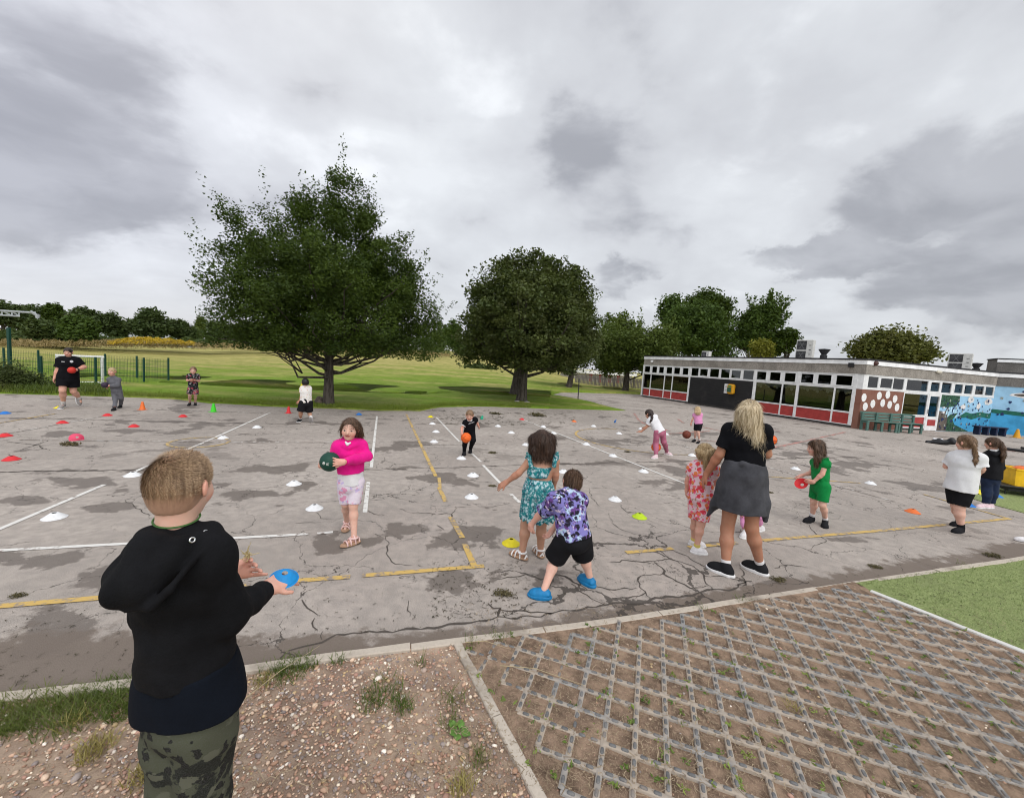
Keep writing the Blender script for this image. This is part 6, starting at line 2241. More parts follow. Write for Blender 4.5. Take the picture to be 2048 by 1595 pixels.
class Person:
    """joints j: name -> (x, y, depth offset) in measured photo points; 'g' as depth = on the ground plane z"""
    def __init__(s, K, base, J, H, hh, face, label, skin=FAIR, vox=.007, stout=1.0, group=None, upn=None, tface=None, arm=1.0, leg=1.0, base_xyz=None):
        s.K = K
        s.base = np.array(base_xyz) if base_xyz is not None else np.array(G(*K(*base)))
        u = np.array([s.base[0], s.base[1], 0]); s.u = u / np.linalg.norm(u)
        s.r = np.array([s.u[1], -s.u[0], 0])
        s.H, s.hh, s.vox, s.skin = H, hh, vox, np.array(skin)
        s.q = H / 1.25; s.st = stout; s.arm = arm; s.leg = leg
        s.j = {k: s.pt(*v) for k, v in J.items()}
        s.e = empty('person', s.base, label, 'person', group or 'people on the playground')
        s.F = s.dir(face); upn = s.dir(upn) if upn is not None else UP
        s.R = unit(np.cross(s.F, upn)); s.U = np.cross(s.R, s.F)
        j = s.j
        s.sd = unit(j['shR'] - j['shL'])
        s.pel = (j['hpL'] + j['hpR']) / 2; s.chest = (j['shL'] + j['shR']) / 2
        s.ax = unit(s.chest - s.pel)
        s.tf = unit(np.cross(s.ax, s.sd)) * 1.0
        s.tf = unit(np.cross(UP * .0001 + s.ax, s.sd)); s.tf = -np.cross(s.sd, s.ax) * -1
        s.tf = unit(np.cross(s.ax, s.sd))            # chest faces this way
        s.kid = H < 1.5; s.bare = False

    def pt(s, x, y, d=0.0):
        px, py = s.K(x, y)
        if isinstance(d, tuple): return np.array(G(px, py, d[0]))
        return atdepth(px, py, s.base, d)

    def dir(s, v): return unit(s.r * v[0] + s.u * v[1] + UP * v[2])

    # --- radii
    def rad(s):
        q, st = s.q, s.st
        if s.kid:
            d = dict(neck=.039, sh=.036, ua=.031, el=.027, wr=.020, th=.057, kn=.041, ca=.040, an=.026, pel=(.100, .078), wst=(.090, .072), ch=(.100, .074), top=(.072, .046))
        else:
            d = dict(neck=.037, sh=.038, ua=.034, el=.028, wr=.020, th=.060, kn=.040, ca=.042, an=.025, pel=(.115, .085), wst=(.098, .072), ch=(.110, .078), top=(.078, .046))
        o = {}
        for k, v in d.items():
            m = q * (st if k not in ('neck', 'wr', 'an') else 1 + (st - 1) * .4)
            if k in ('ua', 'el', 'wr'): m *= s.arm
            if k in ('th', 'kn', 'ca', 'an'): m *= s.leg
            o[k] = tuple(a * m for a in v) if isinstance(v, tuple) else v * m
        return o

    def trunk(s, so, off=0.0, cut=None, k=.035, to_pelvis=True):
        r = s.rad(); g = lambda t_: (t_[0] + off, t_[1] + off)
        j = s.j
        up = s.chest + (j['nk'] - s.chest) * .35
        c1 = s.chest - s.ax * .07 * s.q
        w = s.pel * .52 + s.chest * .48
        so.ec(c1, up, s.sd, g(r['ch']), g(r['top']), k, cut)
        so.ec(w, c1, s.sd, g(r['wst']), g(r['ch']), k, cut)
        hs = unit(j['hpR'] - j['hpL'])
        so.ec(s.pel - s.ax * .02 * s.q, w, hs, g(r['pel']), g(r['wst']), k, cut)
        for a in ('L', 'R'):
            so.rc(j['sh' + a], up * .5 + j['nk'] * .5, r['sh'] + off, r['neck'] * .9 + off * .6, k, cut)

    def head(s, so):
        h, R_, F, U = s.hh, s.R, s.F, s.U
        c = s.j['hd']; A = np.array([R_, F, U])
        P = lambda x, y, z: c + R_ * x * h + F * y * h + U * z * h
        so.el(P(0, -.05, .10), A, np.array([.355, .43, .40]) * h, .01)
        so.el(P(0, .10, -.17), A, np.array([.275, .29, .325]) * h, .05 * h * 3)
        so.el(P(0, .20, -.40), A, np.array([.13, .13, .09]) * h, .12 * h)
        for sx in (-1, 1):
            so.el(P(.17 * sx, .22, -.14), A, np.array([.12, .12, .13]) * h, .1 * h)
            so.el(P(.155 * sx, .40, .005), A, np.array([.085, .05, .048]) * h, .0, neg=True)
            so.el(P(.150 * sx, .300, .0), A, np.array([.075, .065, .06]) * h, .015 * h)
            EA = np.array([unit(R_ * 1.0 + F * .45 * sx), unit(F - R_ * .45 * sx), U])
            so.el(P(.375 * sx, -.02, -.03), EA, np.array([.035, .085, .125]) * h, .03 * h)
        so.rc(P(0, .335, .06), P(0, .425, -.115), .035 * h, .055 * h, .05 * h)
        so.el(P(0, .345, -.245), A, np.array([.10, .05, .035]) * h, .04 * h)
        so.rc(P(0, -.10, -.25), s.j['nk'], s.rad()['neck'], s.rad()['neck'] * 1.1, .03)

    def limbs(s, so, arms=True, legs=True):
        j, r = s.j, s.rad()
        for a in ('L', 'R'):
            if arms:
                so.rc(j['sh' + a], j['el' + a], r['sh'] * .95, r['el'], .03)
                m = j['el' + a] * .72 + j['wr' + a] * .28
                so.rc(j['el' + a], m, r['el'], r['el'] * 1.04, .02); so.rc(m, j['wr' + a], r['el'] * 1.02, r['wr'], .02)
            if legs:
                so.rc(j['hp' + a], j['kn' + a], r['th'] * 1.08, r['kn'], .012)
                m = j['kn' + a] * .68 + j['an' + a] * .32
                bk = unit(np.cross(unit(j['an' + a] - j['kn' + a]), s.sd)) * -1
                so.rc(j['kn' + a], m - s.tf * .010 * s.q, r['kn'] * .98, r['ca'], .03); so.rc(m - s.tf * .010 * s.q, j['an' + a], r['ca'], r['an'], .03)
                if 'to' + a in j:
                    t_ = j['to' + a]; z0 = j['an' + a]
                    m_ = z0 * .35 + t_ * .65; so.rc(z0 - UP * .02 * s.q, m_, r['an'] * .85, r['an'] * .62, .012)
                if s.bare: so.rc(m_, t_, r['an'] * .65, r['an'] * .5, .01)

    def hand(s, so, a, d=None, n=None, curl=.35, L=None, spread=.06, curls=None, thumb=None, fr=1.0):
        j = s.j; w = j['wr' + a]
        L = L or .148 * s.q * (1 if s.kid else .86)
        d = unit(w - j['el' + a]) if d is None else unit(d)
        n = (s.tf * .2 + (s.sd if a == 'L' else -s.sd)) if n is None else np.asarray(n, float)
        n = unit(n - d * (n @ d))
        sd = np.cross(n, d) * (1 if a == 'R' else -1)         # thumb side
        mr = max(.052 * L * fr, s.vox * .62)
        W = L * .215
        base = w + d * L * .46
        for i, (x, ln) in enumerate(((1, .43), (.36, .48), (-.3, .45), (-.92, .36))):
            b = base + sd * W * x - d * L * .035 * abs(x - .3)
            so.rc(w + sd * W * x * .45, b, L * .105, L * .072, .02)
            c = curl if curls is None else curls[i]
            v = unit(d + sd * x * spread * 2.2)
            p = b
            for k_, (f_, cc) in enumerate(((.46, .7), (.32, 1.1), (.24, .8))):
                ang = c * cc
                v = unit(v * math.cos(ang) + n * math.sin(ang) - d * 0)
                q = p + v * L * ln * f_
                so.rc(p, q, mr * (1.08 - .1 * k_), mr * (1.0 - .1 * k_), .004)
                nn2 = unit(n - v * (n @ v)); n_loc = nn2
                p = q
                n = n_loc if False else n
        tb = w + d * L * .16 + sd * W * .8
        tv = unit(sd * .75 + d * .75 + n * .35) if thumb is None else unit(thumb)
        q = tb + tv * L * .24
        so.rc(w + d * L * .06 + sd * W * .3, tb, L * .085, L * .075, .015)
        so.rc(tb, q, L * .072, mr * 1.1, .008)
        tv2 = unit(tv * .8 + d * .5)
        so.rc(q, q + tv2 * L * .17, mr * 1.1, mr * .95, .004)

    def body(s, hands=None):
        so = Solid()
        s.trunk(so, -.004); s.head(so); s.limbs(so)
        for a in ('L', 'R'): s.hand(so, a, **((hands or {}).get(a, {})))
        if getattr(s, 'extra', None): s.extra(so)
        V, Q = so.mesh(s.vox)
        c = np.repeat(s.skin[None], len(V), 0)
        h = s.hh
        q = (V - s.j['hd']); x, y, z = q @ s.R / h, q @ s.F / h, q @ s.U / h
        fr = y > .12
        inh = (np.abs(x) < .5) & (np.abs(z) < .6) & (y > -.6) & (y < .6)
        def put(m, col, w=1.0): c[m] = c[m] * (1 - w) + np.array(col) * w
        put(inh & fr & ((np.abs(x) - .2) ** 2 + (z + .18) ** 2 < .012), s.skin * np.array([1.05, .78, .78]), .6)
        put(inh & fr & (((x) / .12) ** 2 + ((z + .25 - .8 * x * x) / .042) ** 2 < 1), (.40, .11, .10), .85)
        if hasattr(s, 'smile'):
            zz = z + .25 - 2.2 * x * x
            put(inh & fr & (np.abs(x) < .135) & (zz < .018) & (zz > -.030 + 2.2 * x * x), (.30, .07, .065), 1)
        put(inh & fr & (np.abs(np.abs(x) - .155) < .085) & (np.abs(z - .105 + .25 * (np.abs(x) - .155) ** 2 * 8) < .024), s.brow if hasattr(s, 'brow') else (.16, .09, .06), .6)
        e_ = ((np.abs(x) - .148) / .060) ** 2 + ((z - .0) / .030) ** 2
        put(inh & fr & (e_ < 1.35), s.skin * .5, .6)
        put(inh & fr & (e_ < 1), (.52, .48, .46), .9)
        put(inh & fr & ((np.abs(x) - .148) ** 2 + z ** 2 < .034 ** 2), (.03, .022, .018), 1)
        ear = inh & (np.abs(x) > .35) & (np.abs(z) < .18)
        put(ear, s.skin * np.array([1.08, .80, .76]), .6)
        for a in ('L', 'R'):
            m = ((V - s.j['wr' + a]) ** 2).sum(1) < (.2 * s.q) ** 2
            put(m, s.skin * np.array([1.06, .86, .84]), .5)
        o = np_mesh('body', V, Q, M_SKIN, s.e, smooth=True, cols=c)
        s.body_o = o
        return o

    def part(s, name, so, mat, vox=None, wr=None, parent=None, fl=None):
        V, Q = so.mesh(vox or s.vox, wr)
        o = np_mesh(name, V, Q, mat, parent or s.e, smooth=True, fl=fl(V) if fl else None)
        return o

    # --- clothes
    def top(s, name, mat, hem=.95, sleeve=.55, off=.010, flare=.010, loose=.010, wr=(.0058, 38), neck=True, hemflare=0.0, tilt=None, extra=None, seed=3, cuff=0.0):
        so = Solid(); j, r = s.j, s.rad()
        hp = s.chest + (s.pel - s.chest) * hem
        dn = -s.ax if tilt is None else unit(-s.ax + s.dir(tilt))
        cut = (hp, dn)
        loose *= .7; s.trunk(so, off + loose, cut)
        if hem > .9:
            hs = unit(j['hpR'] - j['hpL'])
            e = r['pel']; so.ec(s.pel * .7 + s.chest * .3, s.pel - s.ax * .12 * s.q, hs, (r['wst'][0] + off + loose, r['wst'][1] + off + loose), (e[0] + off + loose + hemflare, e[1] + off + loose + hemflare), .04, cut)
        for a in ('L', 'R'):
            S, E, W = j['sh' + a], j['el' + a], j['wr' + a]
            so.rc(S, S * .7 + s.chest * .3, r['sh'] + off + loose * .5, r['sh'] + off + loose, .04, cut)
            if sleeve <= 0: continue
            f = min(sleeve, 1.0); e1 = S + (E - S) * f
            ra, rb = r['sh'] * .97 + off, (r['sh'] * (1 - f) + r['el'] * f) + off + flare
            c = None if sleeve > 1 else (e1 - unit(E - S) * .0, E - S)
            so.rc(S, e1 + unit(E - S) * (.03 if sleeve <= 1 else 0), ra, rb, .03, c)
            if sleeve > 1:
                g = sleeve - 1; e2 = E + (W - E) * g
                rc_ = r['wr'] + off * .8 + .004
                m = E * .5 + e2 * .5
                so.rc(E, m, rb, (rb + rc_) / 2 + .003, .02); so.rc(m, e2 + unit(W - E) * .03, (rb + rc_) / 2 + .002, rc_, .02, (e2, W - E))
                if cuff: so.rc(e2 - unit(W - E) * .045, e2 + unit(W - E) * .03, rc_ * .92, rc_ * .90, .008, (e2, W - E))
        if neck: so.rc(j['nk'] - s.ax * .02, j['nk'] + unit(j['hd'] - j['nk']) * .012 * s.q, r['neck'] * 1.18 + off * .5, r['neck'] * 1.1 + off * .4, .025)
        if extra: extra(so)
        return s.part(name, so, mat, wr=wrinkle(wr[0] * s.q, wr[1], seed, s.ax, .4))

    def bottoms(s, name, mat, ln=.8, off=.010, flare=.006, loose=.004, waist=.30, wr=(.003, 38), seed=5):
        so = Solid(); j, r = s.j, s.rad()
        hs = unit(j['hpR'] - j['hpL'])
        wp = s.pel + (s.chest - s.pel) * waist
        g = lambda t_: (t_[0] + off + loose, t_[1] + off + loose)
        so.ec(s.pel - s.ax * .03 * s.q, wp, hs, g(r['pel']), g(r['wst']), .03, (wp, s.ax))
        for a in ('L', 'R'):
            Hh, Kn, An = j['hp' + a], j['kn' + a], j['an' + a]
            f = min(ln, 1.0); e = Hh + (Kn - Hh) * f
            ra, rb = r['th'] * 1.08 + off + loose, r['th'] * (1 - f) * 1.05 + r['kn'] * f + off + flare + loose
            so.rc(Hh, e + unit(Kn - Hh) * (.03 if ln <= 1 else 0), ra, rb, .014, (e, Kn - Hh) if ln <= 1 else None)
            if ln > 1:
                g_ = ln - 1; e2 = Kn + (An - Kn) * g_
                re = r['an'] + off * .7 + flare + .003
                rm = r['ca'] + off + loose + .003
                m = Kn * .67 + An * .33 - s.tf * .010 * s.q
                if g_ > .34:
                    so.rc(Kn, m, rb, rm, .02); so.rc(m, e2 + unit(An - Kn) * .03, rm, re, .02, (e2, An - Kn))
                else:
                    so.rc(Kn, e2 + unit(An - Kn) * .03, rb, rm, .02, (e2, An - Kn))
        return s.part(name, so, mat, wr=wrinkle(wr[0] * s.q, wr[1], seed, (0, 0, 1), 1.5))

    def shoe(s, a, mat, sole=None, L=None, sock=None, kind='shoe', high=1.0, vox=None):
        """shoe from heel under the ankle to the toe joint; sole is a sub-part"""
        j, q = s.j, s.q
        An, To = j['an' + a], j['to' + a]
        f = To - An
        fh = unit(np.array([f[0], f[1], f[2] + (0 if abs(f[2]) > .09 * q else -f[2])]))
        up = unit(UP - fh * (UP @ fh))
        sd = np.cross(fh, up)
        hl = .06 * q
        sole_c = An - up * hl
        Lf = max(.105 * q, abs(f @ fh))
        heel = sole_c - fh * .038 * q
        toe = sole_c + fh * Lf
        A = np.array([sd, fh, up])
        so = Solid()
        cut = (sole_c + up * .008 * q, -up)
        w = .036 * q * (1.06 if kind == 'clog' else 1)
        so.el(heel * .80 + toe * .20 + up * .024 * q, A, np.array([w * .90, .050 * q, .048 * q]), .02, cut)
        so.el(heel * .30 + toe * .70 + up * .016 * q, A, np.array([w * 1.14, .062 * q, .036 * q]), .03, cut)
        so.el(heel * .52 + toe * .48 + up * .026 * q, A, np.array([w * .98, .070 * q, .038 * q]), .03, cut)
        if kind != 'clog': so.rc(sole_c + up * .03 * q - fh * .008 * q, An + up * .004 * q, .036 * q, .034 * q * high, .02)
        else: so.rc(heel + up * .035 * q + sd * w * .7, heel + up * .035 * q - sd * w * .7, .010 * q, .010 * q, .01)
        o = s.part('shoe' if kind != 'clog' else 'clog', so, mat, vox or max(min(s.vox, .006), .0045))
        s2 = Solid()
        c2 = [(sole_c + up * .012 * q, up), (sole_c - up * .004 * q, -up)]
        s2.el(heel * .82 + toe * .18 + up * .006 * q, A, np.array([w * 1.02, .056 * q, .05 * q]), .02, c2)
        s2.el(heel * .30 + toe * .70 + up * .006 * q, A, np.array([w * 1.22, .070 * q, .05 * q]), .03, c2)
        s2.el(heel * .52 + toe * .48 + up * .006 * q, A, np.array([w * 1.05, .080 * q, .05 * q]), .03, c2)
        s.part('sole', s2, sole or T['sole'], vox or max(min(s.vox, .006), .0045), parent=o)
        if sock is not None:
            s3 = Solid(); K_ = j['kn' + a]; d = unit(K_ - An)
            s3.rc(An - d * .01, An + d * (.035 * q * sock), s.rad()['an'] + .007, s.rad()['an'] + .009, .01)
            s.part('sock', s3, getattr(s, 'sockmat', None) or T['sock'], max(s.vox, .005))
        return o

    def sandal(s, a, mat):
        j, q = s.j, s.q
        An, To = j['an' + a], j['to' + a]
        f = To - An; fh = unit(np.array([f[0], f[1], 0])); sd = np.cross(fh, UP)
        b = np.array([An[0], An[1], 0.0]); L = max(np.linalg.norm(f[:2]), .10 * q)
        z0 = An[2] - .052 * q
        A = np.array([sd, fh, UP])
        s2 = Solid(); cc = [(b + UP * (z0 + .014), UP), (b + UP * z0, -UP)]
        s2.el(b + fh * -.02 * q + UP * z0, A, (.036 * q, .05 * q, .05), .02, cc); s2.el(b + fh * L * .72 + UP * z0, A, (.043 * q, .065 * q, .05), .03, cc); s2.el(b + fh * L * .35 + UP * z0, A, (.036 * q, .07 * q, .05), .02, cc)
        o = s.part('sandal', s2, T['cork'], .0045)
        s3 = Solid()
        def strap(c, h, w, tilt=0.0):
            pts = [c + sd * w * math.cos(t_) + UP * (h * math.sin(t_)) + fh * tilt * math.sin(t_) for t_ in np.linspace(0, math.pi, 9)]
            s3.chain(pts, [.0075] * 9, .004)
        g = b + UP * (z0 + .008)
        strap(g + fh * L * .80, .035 * q, .040 * q); strap(g + fh * L * .45, .048 * q, .038 * q); strap(g + fh * L * -.02, .082 * q, .036 * q, .012)
        pts = [An + (sd * math.cos(t_) + fh * math.sin(t_)) * (s.rad()['an'] + .008) + UP * .006 for t_ in np.linspace(0, 2 * math.pi, 13)]
        s3.chain(pts, [.009] * 13, .004)
        s3.chain([g - fh * .045 * q + sd * .02, g - fh * .052 * q + UP * .03, g - fh * .045 * q - sd * .02], [.008] * 3, .004)
        s.part('strap', s3, mat, .004, parent=o)
        return o

    def hair(s, mat, kind='short', strands=None, vol=.03, seed=2, vox=None, grooves=.0035, low=-.30, front=.165, root=False, extra=None, fade=False, nape=(.315, .325, .36)):
        h, R_, F, U = s.hh, s.R, s.F, s.U
        c = s.j['hd']; A = np.array([R_, F, U])
        P = lambda x, y, z: c + R_ * x * h + F * y * h + U * z * h
        so = Solid()
        m = unit(F * 1.0 - U * .55)
        cuts = [(c + m * front * h, m), (c + U * low * h, -U)]
        so.el(P(0, -.05, .11), A, (np.array([.355, .43, .40]) + vol) * h, .01, cuts)
        so.el(P(0, -.12, -.10), A, (np.array(nape) + vol) * h, .03, cuts)
        for st in strands or []:
            pts, rs = st
            so.chain([np.asarray(p) for p in pts], rs, .02)
        if extra: extra(so, P)
        r = np.random.default_rng(seed)
        ph = r.random(4) * 6
        def wr(X, Y, Z):
            x = (X - c[0]) * R_[0] + (Y - c[1]) * R_[1] + (Z - c[2]) * R_[2]
            y = (X - c[0]) * F[0] + (Y - c[1]) * F[1] + (Z - c[2]) * F[2]
            z = (X - c[0]) * U[0] + (Y - c[1]) * U[1] + (Z - c[2]) * U[2]
            th = np.arctan2(x, -y)
            return grooves * s.q * (.6 * np.sin(th * 23 + 3 * np.sin(z * 18 + ph[0]) + ph[1]) + .5 * np.sin(th * 41 + 2 * np.sin(z * 30 + ph[2])) + .3 * np.sin(th * 11 + z * 25))
        fl = None
        if root:
            def fl(V):
                q = V - c; return {'root': np.clip((q @ U / h - .05) / .45, 0, 1) * np.clip(1.1 - np.abs(q @ R_) / h / .30, 0, 1)}
        if fade:
            def fl(V):
                q = V - c; return {'fade': np.clip((-.06 - q @ U / h) / .30, 0, .8)}
        return s.part('hair', so, mat, vox or s.vox, wr, fl=fl)


def strands(P, o, mat, n, ln, w=.0011, rnd=.28, seed=1):
    """loose fine hairs lying down over the hair mass"""
    rg = np.random.default_rng(seed)
    V = np.array([v.co for v in o.data.vertices]) + np.array(parent_world(P.e)); N = np.array([v.normal for v in o.data.vertices])
    s_ = rg.choice(len(V), n); C = V[s_]; N = N[s_]
    d = rg.normal(size=C.shape) * rnd - UP * 1.0 - P.F * .25
    d -= N * (d * N).sum(1, keepdims=True) * .9; d /= np.linalg.norm(d, axis=1, keepdims=True) + 1e-6
    L = ln * (.5 + .8 * rg.random((n, 1))); sd = np.cross(d, N) * w
    m = C + d * L * .5 + N * (.004 + .004 * rg.random((n, 1))); t_ = C + d * L + N * .003 + rg.normal(size=C.shape) * .006
    v = np.stack([C - sd, C + sd, m + sd * .9, m - sd * .9, t_], 1).reshape(-1, 3); i = np.arange(n)[:, None] * 5
    np_mesh('loose_hair', v, [np.concatenate([i, i + 1, i + 2, i + 3], 1), np.concatenate([i + 3, i + 2, i + 4], 1)], mat, o)


def Kc(x0, y0, sc): return lambda x, y: (x0 + x / sc, y0 + y / sc)


K1, K2, K3 = Kc(200, 860, 2.169), Kc(0, 560, 5.12), Kc(560, 800, 4.983)
K4, K5, K6 = Kc(960, 820, 3.889), Kc(1320, 770, 3.889), Kc(1780, 820, 5.698)
KB, KW, KP, KT = Kc(860, 800, 9.97), Kc(560, 740, 13.29), Kc(340, 720, 14.5), Kc(1250, 800, 10.24)


# ---- balls and cones (things of their own)
def ball_mat(name, c, kind):
    t = NT(name); P = t.obj()
    c = np.array(c)
    n = t.noise(P, 9, 4); peb = t.vor(P, 130)
    k = t.mix(n, tuple(c * .75), tuple(np.minimum(c * 1.15, 1)))
    t.p(Base_Color=k, Roughness=.55); t.bump(peb, .35, .003)
    return t.m


M_SEAM = flat('black_ball_seam', (.015, .012, .012), .7)


def ball(c, r, col, label, name='ball', seams=True, rot=(0, 0, 0), logo=None):
    e = empty(name, c, label, 'ball', 'balls in play')
    bm = bmesh.new(); bmesh.ops.create_uvsphere(bm, u_segments=40, v_segments=24, radius=r)
    me = bpy.data.meshes.new('shell'); bm.to_mesh(me); bm.free()
    me.polygons.foreach_set('use_smooth', [True] * len(me.polygons))
    o = bpy.data.objects.new('shell', me); COL.objects.link(o); o.parent = e
    me.materials.append(ball_mat('ball_rubber', col, 0))
    if seams:
        Rm = np.array(Matrix.Rotation(rot[0], 3, 'X') @ Matrix.Rotation(rot[1], 3, 'Y') @ Matrix.Rotation(rot[2], 3, 'Z'))
        mb = MB()
        ts = np.linspace(0, 2 * math.pi, 49)
        w = max(.0042, r * .036)
        for k in range(4):
            if k == 0: pts = [(math.cos(t), math.sin(t), 0) for t in ts]
            elif k == 1: pts = [(math.cos(t), 0, math.sin(t)) for t in ts]
            else:
                sg = 1 if k == 2 else -1
                pts = []
                for t in ts:
                    p = unit((math.cos(t) * .80, sg * (.62 + .0 * math.cos(t)) + .16 * sg * math.cos(2 * t), math.sin(t) * .80)); pts.append(p)
            mb.tube([np.asarray(c) + Rm @ (np.array(p) * r * .996) for p in pts], w * .5, 6, caps=False)
        mb.build('seam', M_SEAM, e)
    if logo is not None:
        d, up_, cl = unit(logo[0]), unit(logo[1]), logo[2]
        sd = np.cross(up_, d)
        mb = MB(); C0 = np.asarray(c)
        def on(a, b): return C0 + unit(d + sd * a + up_ * b) * (r + .0012)
        ring = [on(.13 * math.cos(t) - .42, .13 * math.sin(t) + .02) for t in np.linspace(0, 2 * math.pi, 25)]
        mb.tube(ring, .0035, 5, caps=False)
        mb.tube([on(-.47, .02), on(-.42, .05), on(-.37, .0)], .006, 5)
        for k, (x0, x1) in enumerate(((-.13, .10), (-.15, .05), (-.12, .12))):
            pts = [on(x0 + (x1 - x0) * t, -.16 + .09 * k + .025 * math.sin(t * 14 + k)) for t in np.linspace(0, 1, 12)]
            mb.tube(pts, .0022, 5)
        mb.build('logo', flat('white_ball_print', (.55, .56, .52), .6), e)
    return e


def cone_mat(name, c):
    t = NT(name); P = t.obj(); c = np.array(c, float)
    n = t.noise(P, 30, 4)
    t.p(Base_Color=t.mix(t.map(n, .4, .75, 0, .35), tuple(c), tuple(c * .6 + .03)), Roughness=.5)
    t.b.inputs['Subsurface Weight'].default_value = .0
    return t.m


MC = dict(white=cone_mat('white_marker_plastic', (.72, .72, .72)), red=cone_mat('red_marker_plastic', (.62, .022, .028)), blue=cone_mat('blue_marker_plastic', (.015, .16, .52)), yellow=cone_mat('yellow_marker_plastic', (.72, .60, .012)),
          orange=cone_mat('orange_marker_plastic', (.75, .16, .03)), green=cone_mat('green_marker_plastic', (.03, .38, .22)), lime=cone_mat('lime_marker_plastic', (.45, .62, .01)), pink=cone_mat('pink_marker_plastic', (.66, .06, .13)), cyan=cone_mat('bright_blue_plastic', (.005, .25, .62)),
          neon=cone_mat('neon_green_plastic', (.05, .55, .02)), amber=cone_mat('amber_plastic', (.62, .30, .01)))


def disc_mesh(r=.095, h=.052):
    mb = MB()
    prof = [(r, .0), (r * 1.0, .003), (r * .86, .012), (r * .58, h * .62), (r * .30, h), (r * .20, h - .001), (r * .30, h - .006), (r * .55, h * .55), (r * .83, .008), (r * .97, -.001), (r, 0)]
    mb.lathe((0, 0, 0), prof, 32)
    return mb


_disc = None


def disc(px, py, wpx, col, label, group='marker discs on the asphalt', tilt=None, z=0.0):
    """shallow training marker with a hole in the top; px,py = middle of its foot"""
    global _disc
    p = np.array(G(px, py, z))
    if _disc is None:
        o = disc_mesh().build('marker_disc', MC['white'], smooth=True); _disc = o.data
        o.data.set_sharp_from_angle(angle=R(50))
    else:
        o = bpy.data.objects.new('marker_disc', _disc); COL.objects.link(o)
    o.location = p + UP * .002
    o.material_slots[0].link = 'OBJECT'; o.material_slots[0].material = MC[col]
    o.rotation_euler = (*(tilt or (0, 0)), (px * 7.3) % 6)
    if tilt: o.location.z += .03
    tag(o, label, 'marker disc', group)
    return o
# ---------------------------------------------------------------- foreground boy
P = Person(K1, (0, 0), dict(
    hd=(352, 240, .02), nk=(328, 440, .0), shL=(225, 545, .085), shR=(470, 548, -.075), elL=(225, 790, .15), elR=(560, 805, -.07), wrL=(548, 618, .36), wrR=(716, 690, .13),
    hpL=(328, 1170, .05), hpR=(462, 1170, -.03), knL=(335, 1590, .07), knR=(438, 1610, .02), anL=(325, 2060, .05), anR=(430, 2080, 0), toL=(330, 2070, .2), toR=(510, 2080, .14)),
    1.45, .200, (.62, .78, -.10), 'boy in black hoodie with cropped hair, seen from behind in the near foreground', skin=LIGHT, vox=.005, stout=.94, base_xyz=(-.955, 1.165, 0), upn=(-.05, 0, 1))
P.brow = (.2, .13, .08)
# hands: right grips the disc rim, left holds straw with fingers bent
dR = P.dir((.94, .55, .02)); dL = P.dir((.90, -.10, .10))
P.body({'R': dict(d=dR, n=P.dir((-.05, .35, -1)), curl=.34, L=.150, spread=.03), 'L': dict(d=dL, n=P.dir((-.1, -1, .15)), curl=.5, curls=(.12, .75, .95, 1.05), L=.155, spread=.09, thumb=P.dir((.25, -.15, 1.0)))})
t = NT('fleece_black'); q = t.obj()
def hood(so):
    p = P.pt
    so.rc(p(215, 520, -.06), p(125, 690, -.10), .052, .050, .03); so.rc(p(290, 560, -.105), p(190, 690, -.13), .045, .042, .03)
    so.rc(p(205, 500, .0), p(112, 640, -.03), .040, .046, .03); so.rc(p(330, 560, -.11), p(400, 510, -.095), .034, .028, .03)
    rim = [p(222, 450, .075), p(205, 470, -.01), p(255, 498, -.085), p(345, 512, -.105), p(430, 478, -.07), p(468, 440, .0), p(455, 432, .07)]
    so.chain(rim, [.020, .024, .025, .024, .025, .026, .022], .02)
    so.rc(p(470, 450, -.03), p(430, 560, -.09), .026, .020, .03)
    for a, b in (((478, 490, -.105), (395, 575, -.150)), ((395, 575, -.150), (300, 690, -.175)), ((300, 690, -.175), (215, 765, -.17)), ((215, 765, -.17), (120, 775, -.13))): so.rc(p(*a), p(*b), .011, .011, .012)
def hem(so):
    r = P.rad(); w = P.chest + (P.pel - P.chest) * .67
    so.ec(w, w - P.ax * .05, P.sd, (r['pel'][0] + .026, r['pel'][1] + .034), (r['pel'][0] + .024, r['pel'][1] + .032), .01, (P.chest + (P.pel - P.chest) * .74, -P.ax))
P.top('hoodie', T['blk2'], hem=.74, sleeve=1.92, off=.012, loose=.020, flare=.012, wr=(.0048, 50), extra=lambda so: (hood(so), hem(so)), neck=False, cuff=1, seed=8)
so = Solid(); r = P.rad(); hp_ = P.chest + (P.pel - P.chest) * .98; w_ = P.chest + (P.pel - P.chest) * .72
so.ec(w_, hp_ - P.ax * .05, unit(P.j['hpR'] - P.j['hpL']), (r['pel'][0] + .020, r['pel'][1] + .022), (r['pel'][0] + .036, r['pel'][1] + .040), .02, [(hp_, -P.ax), (w_, P.ax)])
for a in 'LR': so.rc(P.j['hp' + a] + P.ax * .10, P.j['hp' + a] - P.ax * .02, r['th'] + .024, r['th'] + .034, .05, (hp_, -P.ax))
P.part('t_shirt', so, T['navy'], wr=wrinkle(.005, 34, 4))
P.bottoms('trousers', T['camo'], ln=1.9, off=.014, flare=.014, loose=.008, waist=.05, wr=(.006, 30))
for a in 'LR': P.shoe(a, T['blsh'])
sc = P.hair(HAIR['crop'], fade=True, vol=.006, low=-.36, front=.19, grooves=.0005, vox=.004, nape=(.30, .31, .36))
